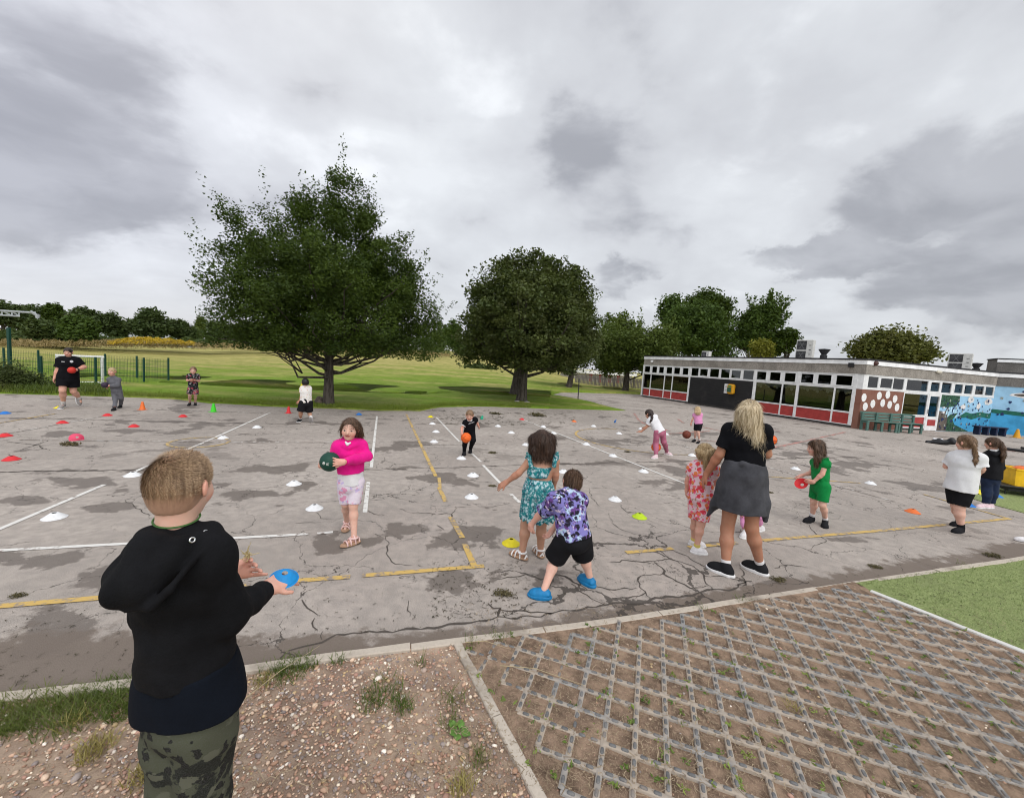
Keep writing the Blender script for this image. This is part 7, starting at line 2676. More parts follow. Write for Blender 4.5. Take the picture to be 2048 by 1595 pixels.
# short cropped hairs: fine tapering blades over the scalp, swirling from the crown
V = np.array([v.co for v in sc.data.vertices]) + np.array(parent_world(P.e))
N_ = np.array([v.normal for v in sc.data.vertices])
rg = np.random.default_rng(4)
sel = rg.choice(len(V), 15000)
C = V[sel]; Nn = N_[sel]
q = C - P.j['hd']; zz = q @ P.U / P.hh
keep = (zz > -.10); C, Nn, zz, q = C[keep], Nn[keep], zz[keep], q[keep]
crown = P.j['hd'] + P.U * .45 * P.hh - P.F * .22 * P.hh
rad_ = C - crown; sw = np.cross(Nn, rad_) * .9 + rad_ - Nn * (rad_ * Nn).sum(1, keepdims=True)
sw /= np.linalg.norm(sw, axis=1, keepdims=True) + 1e-6
ln = np.interp(zz, [-.35, -.1, .15, .4], [.0015, .0035, .012, .018])[:, None] * (.7 + .6 * rg.random((len(C), 1)))
tipv = C + (sw * .85 + Nn * .42 + rg.normal(size=C.shape) * .16) * ln
sdv = np.cross(sw, Nn) * .0011
vv = np.stack([C - sdv - Nn * .001, C + sdv - Nn * .001, tipv], 1).reshape(-1, 3)
np_mesh('cropped_hair', vv, np.arange(len(vv)).reshape(-1, 3), hair_mat('cropped_sandy_hair', (.15, .088, .048), (.40, .27, .16)), sc)
# lanyard, eyelets
mb = MB(); nk = P.j['nk'] + unit(P.j['hd'] - P.j['nk']) * .034
rn = P.rad()['neck'] * 1.24
ring = [nk + (P.r * math.cos(t_) + P.u * math.sin(t_)) * rn + UP * (.008 * math.sin(t_) + .006) for t_ in np.linspace(0, 2 * math.pi, 40)]
mb.tube(ring, .0028, 6, caps=False); mb.build('neck_cord', flat('green_cord', (.05, .13, .03), .6), P.e)
for (x, y, d) in ((395, 478, -.115), (447, 449, -.065)):
    c = P.pt(x, y, d); ax = unit(c - P.j['nk'] + UP * .06 - P.u * .02)
    mb = MB(); e1 = unit(np.cross(ax, UP)); e2 = np.cross(ax, e1)
    mb.tube([c + ax * .012 + (e1 * math.cos(t_) + e2 * math.sin(t_)) * .0062 for t_ in np.linspace(0, 2 * math.pi, 18)], .0022, 6, caps=False)
    mb.build('eyelet', flat('silver_eyelet', (.6, .6, .6), .3, metal=1), P.e)
# disc in his right hand (cupped side down), straw in the left
hc = P.j['wr' + 'R'] + dR * .098
dc = P.pt(798, 642, .17)
mb = MB()
axd = unit(P.dir((.06, -.30, 1)))
prof = [(.047, .0), (.0465, .003), (.041, .008), (.028, .020), (.016, .027), (.011, .026), (.016, .024), (.029, .018), (.044, .004), (.051, -.001), (.052, 0)]
mb.lathe(dc, prof, 36, ax=axd)
tag(mb.build('marker_disc', MC['cyan'], smooth=True, autosm=50), 'bright blue marker disc held in the right hand of the boy in the black hoodie', 'marker disc', 'marker discs being carried')
lf = P.j['wrL'] + dL * .105
M_STRW = flat('pale_straw', (.55, .44, .22), .8)
mb = MB(); rg = np.random.default_rng(9)
tw = P.pt(640, 545, .33)
for k in range(16):
    d1 = unit(rg.normal(size=3)); l = .012 + .014 * rg.random()
    mb.tube([tw - d1 * l, tw + rg.normal(size=3) * .007, tw + unit(rg.normal(size=3)) * l], [.0013, .0016, .001], 4)
for (x, y) in ((655, 485), (695, 530), (592, 560), (610, 520), (645, 500)):
    q = P.pt(x, y, .32); mb.tube([tw, tw * .5 + q * .5 + rg.normal(size=3) * .003, q], [.0016, .0014, .0009], 4)
tag(mb.build('straw_twist', M_STRW), 'small twist of pale straw in the left hand of the boy in the black hoodie', 'straw')

# ---------------------------------------------------------------- girl in hot pink
P = Person(K3, (700, 1400), dict(
    hd=(698, 285, 0), nk=(705, 415, .03), shR=(585, 462, .02), shL=(802, 455, .02), elR=(520, 585, .02), wrR=(405, 650, -.12), elL=(868, 560, -.03), wrL=(632, 617, -.245),
    hpR=(648, 815, 0), hpL=(765, 815, 0), knR=(655, 1030, .05), knL=(732, 1045, -.03), anR=(668, 1215, (.065,)), anL=(738, 1372, (.065,)), toR=(648, 1285, (.03,)), toL=(675, 1425, (.03,))),
    1.25, .205, (-.22, -.97, -.08), 'girl in hot pink hooded top and pastel shorts, smiling and carrying a green ball', skin=LIGHT, vox=.005, stout=.95, upn=(.06, 0, 1))
BC = P.pt(497, 612, -.17); br = .089 * .93
P.bare = True; P.smile = 1
P.body({'R': dict(d=P.dir((.02, -.35, .25)), n=P.dir((1, -.1, .1)), curl=.35, L=.125), 'L': dict(d=P.dir((-.97, -.10, .06)), n=P.dir((-.1, .98, -.05)), curl=.34, L=.125, spread=.13, fr=1.1)})
def phood(so):
    p = P.pt
    so.chain([p(600, 425, .05), p(640, 445, -.03), p(690, 470, -.06), p(760, 440, -.03), p(800, 400, .05), p(790, 380, .10), p(640, 385, .10)], [.026] * 7, .02)
P.top('hooded_top', T['pink'], hem=.73, sleeve=1.93, off=.014, loose=.020, wr=(.0042, 46), extra=phood, neck=False, cuff=1)
P.top('t_shirt', T['white'], hem=1.02, sleeve=0, off=.005, loose=.006, hemflare=.010, neck=True)
P.bottoms('shorts', T['dye'], ln=.93, off=.010, flare=.003, loose=.006)
so = Solid(); so.chain([P.pt(655, 418, -.050), P.pt(672, 440, -.078), P.pt(700, 425, -.062)], [.010, .012, .009], .01); P.part('neckline', so, T['white'])
for a in 'LR': P.sandal(a, T['silv'])
q = P.pt
strands(P, P.hair(HAIR['brown'], vol=.022, front=.135, strands=[([q(640, 230, -.03), q(612, 290, -.02), q(606, 360, .0)], [.016, .012, .006]), ([q(760, 230, -.02), q(795, 290, .02), q(812, 350, .04), q(806, 372, .05)], [.022, .024, .02, .01]),
                                                     ([q(735, 220, -.05), q(760, 262, -.065), q(778, 300, -.05)], [.010, .009, .005]), ([q(700, 250, .09), q(700, 380, .10)], [.06, .03]), ([q(780, 260, .05), q(800, 385, .07)], [.03, .018])]), HAIR['brown'], 1500, 0.06, 0.0012)
ball(BC, .088, (.006, .05, .032), 'dark green ball held by the girl in hot pink', seams=False, logo=(P.dir((-.15, -1, .05)), UP, 0))

# ---------------------------------------------------------------- girl in teal floral dress (back view)
P = Person(K4, (400, 1150), dict(
    hd=(480, 238, 0), nk=(487, 360, 0), shL=(385, 398, 0), shR=(585, 395, .02), elL=(300, 490, -.02), wrL=(205, 560, .02), elR=(590, 500, .04), wrR=(572, 600, .10),
    hpL=(400, 640, 0), hpR=(505, 640, 0), knL=(356, 890, 0), knR=(478, 880, .02), anL=(328, 1105, (.065,)), anR=(470, 1085, (.065,)), toL=(250, 1100, (.03,)), toR=(430, 1062, (.03,))),
    1.28, .205, (-.25, .95, -.1), 'girl in teal floral dress with straight dark brown hair, seen from behind', skin=OLIVE, vox=.006, stout=1.06, leg=1.05)
P.bare = True
P.body({'L': dict(d=P.dir((-.8, .1, -.6)), curl=.2, L=.13), 'R': dict(curl=.4, L=.13)})
r = P.rad()
so = Solid(); p = P.pt
so.ec(p(455, 515, 0), p(470, 435, 0), P.sd, (r['wst'][0] + .016, r['wst'][1] + .014), (r['ch'][0] + .004, r['ch'][1] + .012), .02, [(p(470, 432, 0), UP), (p(455, 512, 0), -UP)])
for sx, (x0, x1) in (('L', (395, 385)), ('R', (577, 585))):
    so.chain([p(x0, 430, -.06), p(x1, 360, -.03), p(x1, 345, .03), p(x0, 420, .09)], [.020, .024, .024, .02], .01)
    o_ = -1 if sx == 'L' else 1
    for k in range(5):
        y = 330 + k * 20; so.rc(p(x1 + o_ * 6, y + 30, -.05 + .02 * k), p(x1 + o_ * (26 - 3 * abs(k - 2)), y, -.06 + .03 * k), .014, .010, .012)
P.part('bodice', so, T['teal'], wr=wrinkle(.003, 60, 3))
so = Solid()
so.ec(p(455, 620, 0), p(452, 535, 0), P.sd, (r['pel'][0] + .035, r['pel'][1] + .045), (r['wst'][0] + .018, r['wst'][1] + .016), .03, (p(455, 533, 0), UP))
so.ec(p(447, 835, 0), p(455, 620, 0), P.sd, (r['pel'][0] + .060, r['pel'][1] + .075), (r['pel'][0] + .035, r['pel'][1] + .045), .03, (p(445, 836, 0), -UP))
def pleat(X, Y, Z):
    th = np.arctan2((X - P.pel[0]), (Y - P.pel[1])); zt = P.pt(450, 535, 0)[2]
    return .010 * np.clip((zt - Z) / .3, 0, 1) * np.sin(th * 13 + 2 * np.sin(th * 3) + Z * 6)
P.part('skirt', so, T['teal'], wr=pleat)
for a in 'LR': P.sandal(a, T['whsd'])
strands(P, P.hair(HAIR['esp'], vol=.025, front=.2, low=-.5, grooves=.003, strands=[([p(x, 220, -.02), p(x * .97 + 12, 300, -.03), p(x * .96 + 22, 360, -.05)], [.05, .044, .022]) for x in (425, 450, 478, 505, 530, 545)] + [([p(410, 230, 0), p(405, 330, -.01)], [.04, .03]), ([p(555, 240, 0), p(556, 350, -.02)], [.04, .026])]), HAIR['esp'], 1800, 0.08, 0.0013)

# ---------------------------------------------------------------- bending boy, purple splash shirt
P = Person(K4, (660, 1440), dict(
    hd=(716, 558, .16), nk=(706, 640, .10), shL=(590, 700, .02), shR=(770, 700, .16), elL=(474, 800, .10), wrL=(398, 890, .16), elR=(622, 860, .30), wrR=(560, 935, .28),
    hpL=(680, 985, 0), hpR=(785, 985, .06), knL=(580, 1150, .10), knR=(800, 1130, .20), anL=(498, 1395, (.07,)), anR=(855, 1300, (.07,)), toL=(420, 1420, (.03,)), toR=(822, 1316, (.03,))),
    1.25, .200, (-.35, .85, -.38), 'boy bending forward in purple splash-print shirt, black shorts and blue clogs', skin=LIGHT, vox=.006, stout=1.0, upn=(.05, .5, 1), arm=1.05)
P.body({'L': dict(d=P.dir((-.15, .25, -1)), curl=.95, L=.12), 'R': dict(curl=.6, L=.12)})
def tiesl(so):
    r = P.rad(); hs = unit(P.j['hpR'] - P.j['hpL'])
    so.ec(P.pel * .6 + P.chest * .4, P.pel, hs, (r['ch'][0] + .020, r['ch'][1] + .03), (r['pel'][0] + .028, r['pel'][1] + .03), .03, (P.pel, -P.ax))
P.top('t_shirt', T['tie'], hem=.99, sleeve=.86, off=.020, loose=.018, flare=.022, wr=(.005, 40), hemflare=.008, extra=tiesl)
P.bottoms('shorts', T['black'], ln=.92, off=.016, flare=.022, loose=.012, waist=.12)
for a in 'LR': P.shoe(a, T['clog'], T['clog'], kind='clog')
strands(P, P.hair(HAIR['brown'], vol=.012, low=-.24, front=.2, nape=(.30, .31, .33), grooves=.0045), HAIR['brown'], 3500, 0.022, 0.0013)

# ---------------------------------------------------------------- blonde woman
P = Person(K5, (610, 1470), dict(
    hd=(690, 212, 0), nk=(690, 318, .0), shL=(545, 352, .01), shR=(808, 362, .03), elL=(462, 540, -.02), wrL=(362, 690, .06), elR=(830, 535, .10), wrR=(690, 470, .32),
    hpL=(580, 760, 0), hpR=(725, 760, .02), knL=(522, 1120, .02), knR=(712, 1110, .04), anL=(512, 1402, (.085,)), anR=(778, 1392, (.085,)), toL=(415, 1408, (.03,)), toR=(705, 1405, (.03,))),
    1.67, .235, (-.25, .95, -.05), 'woman with long blonde hair, black t-shirt and grey sweatshirt tied at the waist', skin=TAN, vox=.0065, stout=1.03, leg=1.0, arm=1.08)
P.body({'L': dict(d=P.dir((-.30, .15, -.9)), curl=.35), 'R': dict(curl=.4)})
P.top('t_shirt', T['jet'], hem=.74, sleeve=.70, off=.012, loose=.012, flare=.020, wr=(.004, 34))
r = P.rad(); p = P.pt
P.bottoms('shorts', T['jet'], ln=.35, off=.006, flare=.003)
so = Solid()
so.ec(p(650, 680, 0), p(650, 598, 0), P.sd, (r['pel'][0] + .030, r['pel'][1] + .05), (r['wst'][0] + .030, r['wst'][1] + .035), .03, (p(650, 600, 0), UP))
so.ec(p(622, 960, -.01), p(640, 690, 0), P.sd, (r['pel'][0] + .052, r['pel'][1] + .06), (r['pel'][0] + .030, r['pel'][1] + .045), .04, (p(620, 968, 0), -UP))
so.chain([p(480, 760, .0), p(430, 920, .0), p(372, 1010, .01)], [.05, .038, .016], .05); so.chain([p(790, 760, .04), p(808, 920, .04), p(815, 1050, .04)], [.05, .045, .022], .05)
so.chain([p(505, 625, .03), p(640, 615, -.13), p(790, 640, .02)], [.024] * 3, .015)
P.part('tied_sweatshirt', so, T['char'], wr=wrinkle(.007, 22, 6, (0, 0, 1), .15))
so = Solid(); so.chain([p(470, 955, -.07), p(560, 948, -.155), p(680, 948, -.16), p(760, 945, -.09)], [.012] * 4, .01)
for a in 'LR': P.shoe(a, T['blsh'], T['sole'], sock=.9)
st = []
rg = np.random.default_rng(2)
for k in range(17):
    x = 630 + 120 * k / 16.; d = -.06 - .075 * math.sin(math.pi * k / 16)
    x1 = 592 + 205 * k / 16.; yl = 300 + 175 * max(0, (k - 2) / 14) + rg.uniform(-22, 22)
    x2 = 648 + 150 * max(k - 3, 0) / 13. if k > 3 else x1 - 2
    pts = []
    for s_ in np.linspace(0, 1, 7):
        xx = (x * (1 - s_) + x1 * s_) if s_ < .5 else ((x + x1) / 2 * (1 - (s_ - .5) * 2) + x2 * (s_ - .5) * 2)
        yy = 190 + (yl - 190) * s_
        pts.append(p(xx + 3 * math.sin(s_ * 11 + k * 1.9), yy, d * (1 - .12 * s_) - .012 * math.sin(s_ * 9 + k)))
    st.append((pts, [.026, .027, .025, .022, .018, .013, .004]))
strands(P, P.hair(HAIR['blonde'], vol=.022, front=.20, low=-.45, strands=st, root=True, grooves=.0035, vox=.006), HAIR['bstr'], 2600, 0.1, 0.0012, .13)

# ---------------------------------------------------------------- little girl in fruit-print (back)
P = Person(K5, (290, 1300), dict(
    hd=(345, 530, 0), nk=(330, 608, .0), shL=(255, 640, .03), shR=(415, 645, -.02), elL=(216, 735, .05), wrL=(208, 815, .08), elR=(435, 740, .08), wrR=(400, 800, .2),
    hpL=(275, 860, .03), hpR=(355, 868, -.02), knL=(275, 1050, .08), knR=(318, 1075, -.02), anL=(262, 1205, (.06,)), anR=(285, 1262, (.06,)), toL=(350, 1240, (.03,)), toR=(348, 1292, (.03,))),
    1.12, .205, (-.45, .88, -.08), 'small girl with plaited fair hair in pink fruit-print top and shorts, seen from behind', skin=FAIR, vox=.0065, stout=1.04, leg=1.02)
P.body({'L': dict(curl=.5, L=.11), 'R': dict(L=.11)})
P.top('top', T['fruit'], hem=1.05, sleeve=.5, off=.012, loose=.014, flare=.016, hemflare=.004)
P.bottoms('shorts', T['fruit'], ln=.86, off=.012, flare=.010, loose=.008)
P.sockmat = cloth('yellow_sock', (.62, .50, .14))
for a in 'LR': P.shoe(a, T['whsh'], T['sole'], sock=.8)
p = P.pt
plait = []
for k in range(9):
    s_ = k / 8
    plait.append(([p(352 + 8 * math.sin(k * 3.14), 545 + 100 * s_, -.115 + .03 * s_), p(352 - 8 * math.sin(k * 3.14) + 2, 555 + 100 * s_, -.115 + .03 * s_)], [.020 - .008 * s_, .020 - .008 * s_]))
crown_ = [([p(290 + 12 * k, 505 + 26 * math.sin(k * .32), -.07 - .05 * math.sin(k * .32)), p(300 + 12 * k, 512 + 26 * math.sin(k * .32 + .3), -.07 - .05 * math.sin(k * .32 + .3))], [.020, .017]) for k in range(11)]
strands(P, P.hair(HAIR['fair'], vol=.02, front=.2, low=-.26, strands=plait + crown_, grooves=.004), HAIR['fair'], 1800, 0.035, 0.0014)

# ---------------------------------------------------------------- child mostly hidden behind the woman
P = Person(K5, (720, 1150), dict(
    hd=(700, 600, 0), nk=(705, 690, .0), shL=(610, 725, .0), shR=(790, 725, 0), elL=(590, 830, .02), wrL=(610, 950, -.02), elR=(800, 830, -.05), wrR=(790, 760, -.12),
    hpL=(660, 900, 0), hpR=(750, 900, 0), knL=(664, 1040, 0), knR=(765, 1010, .0), anL=(668, 1140, (.06,)), anR=(772, 1095, (.06,)), toL=(650, 1168, (.03,)), toR=(778, 1110, (.03,))),
    1.14, .20, (.1, -.98, -.1), 'child in pink leggings and white shoes, mostly hidden behind the blonde woman', skin=OLIVE, vox=.009)
P.body(); P.top('top', T['white'], hem=.95, sleeve=.5); P.bottoms('leggings', T['ppink'], ln=1.75, off=.007)
for a in 'LR': P.shoe(a, T['whsh'])
P.hair(HAIR['light'], vol=.03)
ball(P.pt(866, 425, .12), .062, (.75, .12, .02), 'orange ball showing past the right arm of the blonde woman')

# ---------------------------------------------------------------- girl in green
P = Person(K5, (1215, 1090), dict(
    hd=(1207, 487, 0), nk=(1228, 578, .01), shL=(1288, 610, -.07), shR=(1205, 600, .09), elL=(1262, 690, -.10), wrL=(1192, 752, -.10), elR=(1175, 682, .10), wrR=(1105, 700, .04),
    hpL=(1278, 790, -.045), hpR=(1218, 790, .055), knL=(1262, 930, -.07), knR=(1196, 900, .05), anL=(1286, 1048, (.06,)), anR=(1182, 1022, (.06,)), toL=(1282, 1100, (.03,)), toR=(1122, 1052, (.03,))),
    1.20, .205, (-.92, -.36, -.18), 'girl in green top and shorts holding a red disc in both hands', skin=LIGHT, vox=.0065, stout=.96)
P.body({'L': dict(d=P.dir((-.9, .1, -.1)), n=P.dir((.1, .8, .3)), curl=.3, L=.115), 'R': dict(d=P.dir((-.6, -.5, -.3)), n=P.dir((-.2, -.3, -1)), curl=.4, L=.115)})
def ruf(so):
    p = P.pt
    for k in range(7): so.rc(p(1288 + 3 * k, 572 + 10 * k, -.09), p(1306 + 4 * k, 566 + 12 * k, -.10), .014, .010, .01)
P.top('top', T['green'], hem=.86, sleeve=.0, off=.010, loose=.010, extra=ruf, wr=(.004, 60))
P.bottoms('shorts', T['green'], ln=.80, off=.010, flare=.008, loose=.006, waist=.4)
for a in 'LR': P.shoe(a, T['blsh'], T['blsh'], sock=1.4)
p = P.pt
strands(P, P.hair(HAIR['brown'], vol=.025, front=.20, strands=[([p(1240, 450, .0), p(1252, 520, -.02), p(1235, 600, -.06)], [.045, .04, .018]), ([p(1255, 460, .02), p(1262, 530, .02), p(1250, 580, .0)], [.04, .038, .02]), ([p(1205, 440, -.06), p(1222, 500, -.09), p(1215, 570, -.10), p(1200, 615, -.10)], [.024, .026, .024, .008]), ([p(1240, 470, -.05), p(1240, 560, -.09), p(1222, 622, -.10)], [.03, .024, .008])], grooves=.004), HAIR['brown'], 1500, 0.07, 0.0014)
mb = MB(); c = P.pt(1100, 765, -.06); ax = P.dir((-.30, -.78, .55))
mb.lathe(c - ax * .02, [(.078, .03), (.077, .026), (.066, .02), (.042, .004), (.024, -.012), (.020, -.010), (.023, -.006), (.041, .009), (.065, .025), (.077, .033), (.078, .03)], 36, ax=ax)
tag(mb.build('marker_disc', MC['red'], smooth=True, autosm=50), 'red marker disc held in both hands by the girl in green', 'marker disc', 'marker discs being carried')

# ---------------------------------------------------------------- girl in white tee with plait, far right
P = Person(K6, (790, 1380), dict(
    hd=(860, 372, 0), nk=(898, 478, -.01), shL=(735, 540, .05), shR=(1010, 550, -.02), elL=(640, 640, .06), wrL=(668, 560, .20), elR=(1050, 670, -.02), wrR=(1010, 730, .14),
    hpL=(735, 880, .04), hpR=(870, 890, -.03), knL=(755, 1090, .06), knR=(790, 1110, -.03), anL=(795, 1270, (.06,)), anR=(810, 1335, (.06,)), toL=(700, 1292, (.03,)), toR=(722, 1372, (.03,))),
    1.27, .212, (-.88, .42, -.12), 'girl in loose white t-shirt and black shorts with a long plait, at the right', skin=LIGHT, vox=.0065, stout=1.14, leg=1.12)
P.body({'L': dict(d=P.dir((-.2, .5, .8)), curl=.5, L=.125), 'R': dict(curl=.5, L=.12)})
P.top('t_shirt', T['white'], hem=1.06, sleeve=.82, off=.018, loose=.034, flare=.026, hemflare=.022, wr=(.006, 30))
P.bottoms('shorts', T['black'], ln=.86, off=.010, flare=.012, loose=.004, waist=.1)
P.sockmat = T['black']
for a in 'LR': P.shoe(a, T['blsh'], T['blsh'], sock=1.0)
p = P.pt
pl = []
for k in range(8):
    s_ = k / 7; x = 955 + 25 * s_; y = 390 + 130 * s_; w = 9 * (1 if k % 2 else -1)
    pl.append(([p(x + w, y, -.10), p(x - w, y + 14, -.10)], [.021 - .006 * s_, .021 - .006 * s_]))
pl.append(([p(978, 520, -.11), p(974, 575, -.11), p(968, 622, -.11)], [.014, .022, .012]))
pl.append(([p(880, 320, -.07), p(940, 370, -.09)], [.03, .024]))
strands(P, P.hair(HAIR['light'], vol=.02, front=.19, low=-.24, strands=pl, grooves=.003), HAIR['light'], 1300, 0.035, 0.0015)

# ---------------------------------------------------------------- girl in black jacket with ponytail, far right
P = Person(K6, (1120, 1110), dict(
    hd=(1165, 378, 0), nk=(1196, 462, .0), shL=(1108, 520, -.02), shR=(1246, 520, .07), elL=(1098, 640, -.03), wrL=(1065, 725, .09), elR=(1255, 650, .12), wrR=(1180, 720, .20),
    hpL=(1100, 770, -.01), hpR=(1195, 775, .05), knL=(1105, 930, -.01), knR=(1172, 930, .06), anL=(1090, 1068, (.06,)), anR=(1150, 1072, (.06,)), toL=(985, 1090, (.03,)), toR=(1085, 1092, (.03,))),
    1.22, .205, (-.93, .30, -.16), 'girl in black jacket and jeans with a brown ponytail, rightmost of the group', skin=LIGHT, vox=.007, stout=.98)
P.body({'L': dict(curl=.7, L=.11), 'R': dict(L=.11)})
p = P.pt
def jh(so): so.chain([p(1130, 470, -.05), p(1190, 500, -.09), p(1252, 480, -.03), p(1262, 450, .06)], [.026, .03, .03, .024], .02)
P.top('jacket', T['black'], hem=.98, sleeve=1.88, off=.018, loose=.016, flare=.012, hemflare=.01, extra=jh, neck=False)
so = Solid(); so.chain([p(1150, 455, -.05), p(1200, 462, -.065), p(1240, 450, -.02)], [.016] * 3, .01); P.part('collar', so, T['white'])
P.bottoms('jeans', T['denim'], ln=1.93, off=.010, flare=.010, loose=.004)
for a in 'LR': P.shoe(a, T['pksh'], T['sole'], L=.2, sock=.9)
strands(P, P.hair(HAIR['brown'], vol=.02, front=.19, low=-.22, strands=[([p(1215, 370, -.02), p(1262, 375, -.03), p(1285, 430, -.04), p(1292, 510, -.05), p(1280, 590, -.06)], [.026, .026, .034, .03, .010]), ([p(1262, 390, -.02), p(1278, 470, -.01), p(1278, 560, -.03)], [.02, .026, .012])], grooves=.004), HAIR['brown'], 1300, 0.05, 0.0015)

# ---------------------------------------------------------------- bending girl in rose leggings
P = Person(KT, (720, 1180), dict(
    hd=(492, 282, .12), nk=(540, 355, .08), shL=(512, 425, .0), shR=(615, 345, .16), elL=(440, 545, .0), wrL=(335, 640, .02), elR=(520, 500, .24), wrR=(410, 560, .30),
    hpL=(660, 650, -.02), hpR=(765, 645, .10), knL=(625, 900, .02), knR=(792, 850, .12), anL=(638, 1132, (.06,)), anR=(862, 1062, (.06,)), toL=(560, 1168, (.03,)), toR=(880, 1092, (.03,))),
    1.25, .205, (-.80, .35, -.48), 'girl bending forward in white t-shirt and rose pink leggings over an orange ball', skin=OLIVE, vox=.009, stout=1.0, upn=(-.45, .2, 1))
P.body({'L': dict(d=P.dir((-1, .1, -.12)), n=P.dir((0, .2, -1)), curl=.15, L=.12), 'R': dict(L=.12)})
P.top('t_shirt', T['white'], hem=1.02, sleeve=.6, off=.014, loose=.012, flare=.016, hemflare=.012)
P.bottoms('leggings', T['rose'], ln=1.93, off=.008, flare=.006)
for a in 'LR': P.shoe(a, T['pksh'], T['sole'], sock=.5)
p = P.pt
P.hair(HAIR['dark'], vol=.02, front=.2, low=-.26, strands=[([p(545, 300, .03), p(556, 350, -.03), p(538, 410, -.06), p(512, 452, -.07)], [.03, .026, .024, .014])])
ball(P.pt(636, 960, .16), .105, (.75, .12, .02), 'orange ball bouncing behind the legs of the girl in rose leggings', rot=(.4, .3, .2))

# ---------------------------------------------------------------- small girl in pale pink with brown ball
P = Person(KT, (1480, 870), dict(
    hd=(1480, 200, 0), nk=(1492, 268, .0), shL=(1425, 300, .0), shR=(1552, 300, .03), elL=(1382, 392, .0), wrL=(1356, 470, .04), elR=(1560, 390, .12), wrR=(1520, 440, .22),
    hpL=(1465, 480, .0), hpR=(1545, 480, .03), knL=(1440, 640, .06), knR=(1502, 660, .0), anL=(1432, 800, (.06,)), anR=(1522, 822, (.06,)), toL=(1372, 842, (.03,)), toR=(1470, 876, (.03,))),
    1.05, .19, (-.55, .82, -.05), 'small girl with loose fair hair, pale pink top and black shorts, beside a brown ball', skin=LIGHT, vox=.010, stout=.95)
P.body(); P.top('t_shirt', T['ppink'], hem=.98, sleeve=.42, off=.012, loose=.012); P.bottoms('shorts', T['black'], ln=.80, off=.010)
for a in 'LR': P.shoe(a, T['blsh'], T['blsh'], sock=1.3)
p = P.pt
P.hair(HAIR['fair'], vol=.04, front=.2, low=-.4, strands=[([p(1455 + 14 * k, 190, -.05), p(1450 + 16 * k, 250, -.08), p(1455 + 15 * k, 285 + 6 * (k % 3), -.09)], [.04, .034, .014]) for k in range(6)])
ball(P.pt(1262, 703, .0), .115, (.16, .035, .018), 'brown basketball in the air beside the small girl in pale pink', rot=(.6, .2, 1.0))

# ---------------------------------------------------------------- girl in black dribbling
P = Person(KB, (740, 1100), dict(
    hd=(792, 300, -.10), nk=(805, 405, -.02), shR=(705, 445, -.03), shL=(890, 385, .0), elR=(635, 560, -.06), wrR=(632, 655, -.20), elL=(930, 440, .06), wrL=(955, 490, .08),
    hpR=(735, 610, .06), hpL=(840, 600, .06), knR=(700, 840, -.02), knL=(862, 800, .0), anR=(684, 1015, (.06,)), anL=(808, 965, (.06,)), toR=(675, 1085, (.03,)), toL=(800, 1040, (.03,))),
    1.12, .20, (-.08, -.92, -.38), 'girl in black top and leggings dribbling an orange basketball', skin=FAIR, vox=.008, stout=.95, upn=(0, -.4, 1))
P.body({'R': dict(d=P.dir((.15, -.5, -.5)), n=P.dir((.6, -.2, -.7)), curl=.3, L=.115), 'L': dict(curl=.3, L=.115)})
P.top('t_shirt', T['jet'], hem=1.0, sleeve=.50, off=.010, loose=.010, flare=.014)
so = Solid(); j = P.j
for a in 'LR':
    c = j['sh' + a] + (j['el' + a] - j['sh' + a]) * .5; d = unit(j['el' + a] - j['sh' + a]); rr_ = P.rad()['ua'] + .025
    so.rc(c - d * .006, c + d * .014, rr_, rr_, .004, [(c + d * .013, d), (c - d * .004, -d)])
P.part('cuff', so, T['white'], .007)
so = Solid(); so.chain([P.pt(745, 395, -.06), P.pt(775, 412, -.095), P.pt(815, 412, -.09), P.pt(850, 380, -.05)], [.012] * 4, .006); P.part('collar', so, T['white'], .007)
c = P.pt(825, 455, -.125); mb = MB()
pts = [P.pt(770 + 110 * t_, 470 - 38 * t_ + 10 * math.sin(t_ * 22), -.13) for t_ in np.linspace(0, 1, 16)]; mb.tube(pts, .004, 5); mb.build('chest_print', flat('silver_print', (.45, .45, .46), .4), P.e)
P.bottoms('leggings', T['jet'], ln=1.95, off=.007, flare=.006)
for a in 'LR': P.shoe(a, T['blsh'], T['blsh'])
P.hair(HAIR['light'], vol=.015, front=.20, low=-.1)
ball(P.pt(718, 748, -.24), .098, (.78, .13, .015), 'orange basketball under the hand of the girl in black', rot=(.2, .5, .3))

# ---------------------------------------------------------------- boy in white tee (back), black hair
P = Person(KW, (600, 1395), dict(
    hd=(672, 328, 0), nk=(690, 430, .0), shL=(590, 500, .0), shR=(765, 490, .03), elL=(578, 660, -.02), wrL=(522, 815, .0), elR=(770, 620, .12), wrR=(620, 500, .24),
    hpL=(612, 860, .0), hpR=(762, 855, .02), knL=(550, 1110, .03), knR=(772, 1120, .08), anL=(540, 1300, (.065,)), anR=(828, 1250, -.03), toL=(465, 1362, (.03,)), toR=(858, 1390, .05)),
    1.25, .205, (-.1, .98, -.05), 'black-haired boy in white printed t-shirt and black shorts running away, seen from behind', skin=OLIVE, vox=.009, stout=1.06)
P.body({'L': dict(d=P.dir((-.7, .2, -.6)), curl=.2, L=.12), 'R': dict(curl=.4, L=.12)})
P.top('t_shirt', T['pic'], hem=.98, sleeve=.52, off=.014, loose=.014, flare=.018, hemflare=.006)
P.bottoms('shorts', T['black'], ln=.90, off=.018, flare=.02, loose=.012)
P.shoe('L', T['blsh'], T['sole'], sock=1.3); P.shoe('R', T['whsh'], T['grsh'], sock=.8)
P.hair(HAIR['black'], vol=.035, low=-.28, front=.2)
c = P.pt(560, 440, .16)
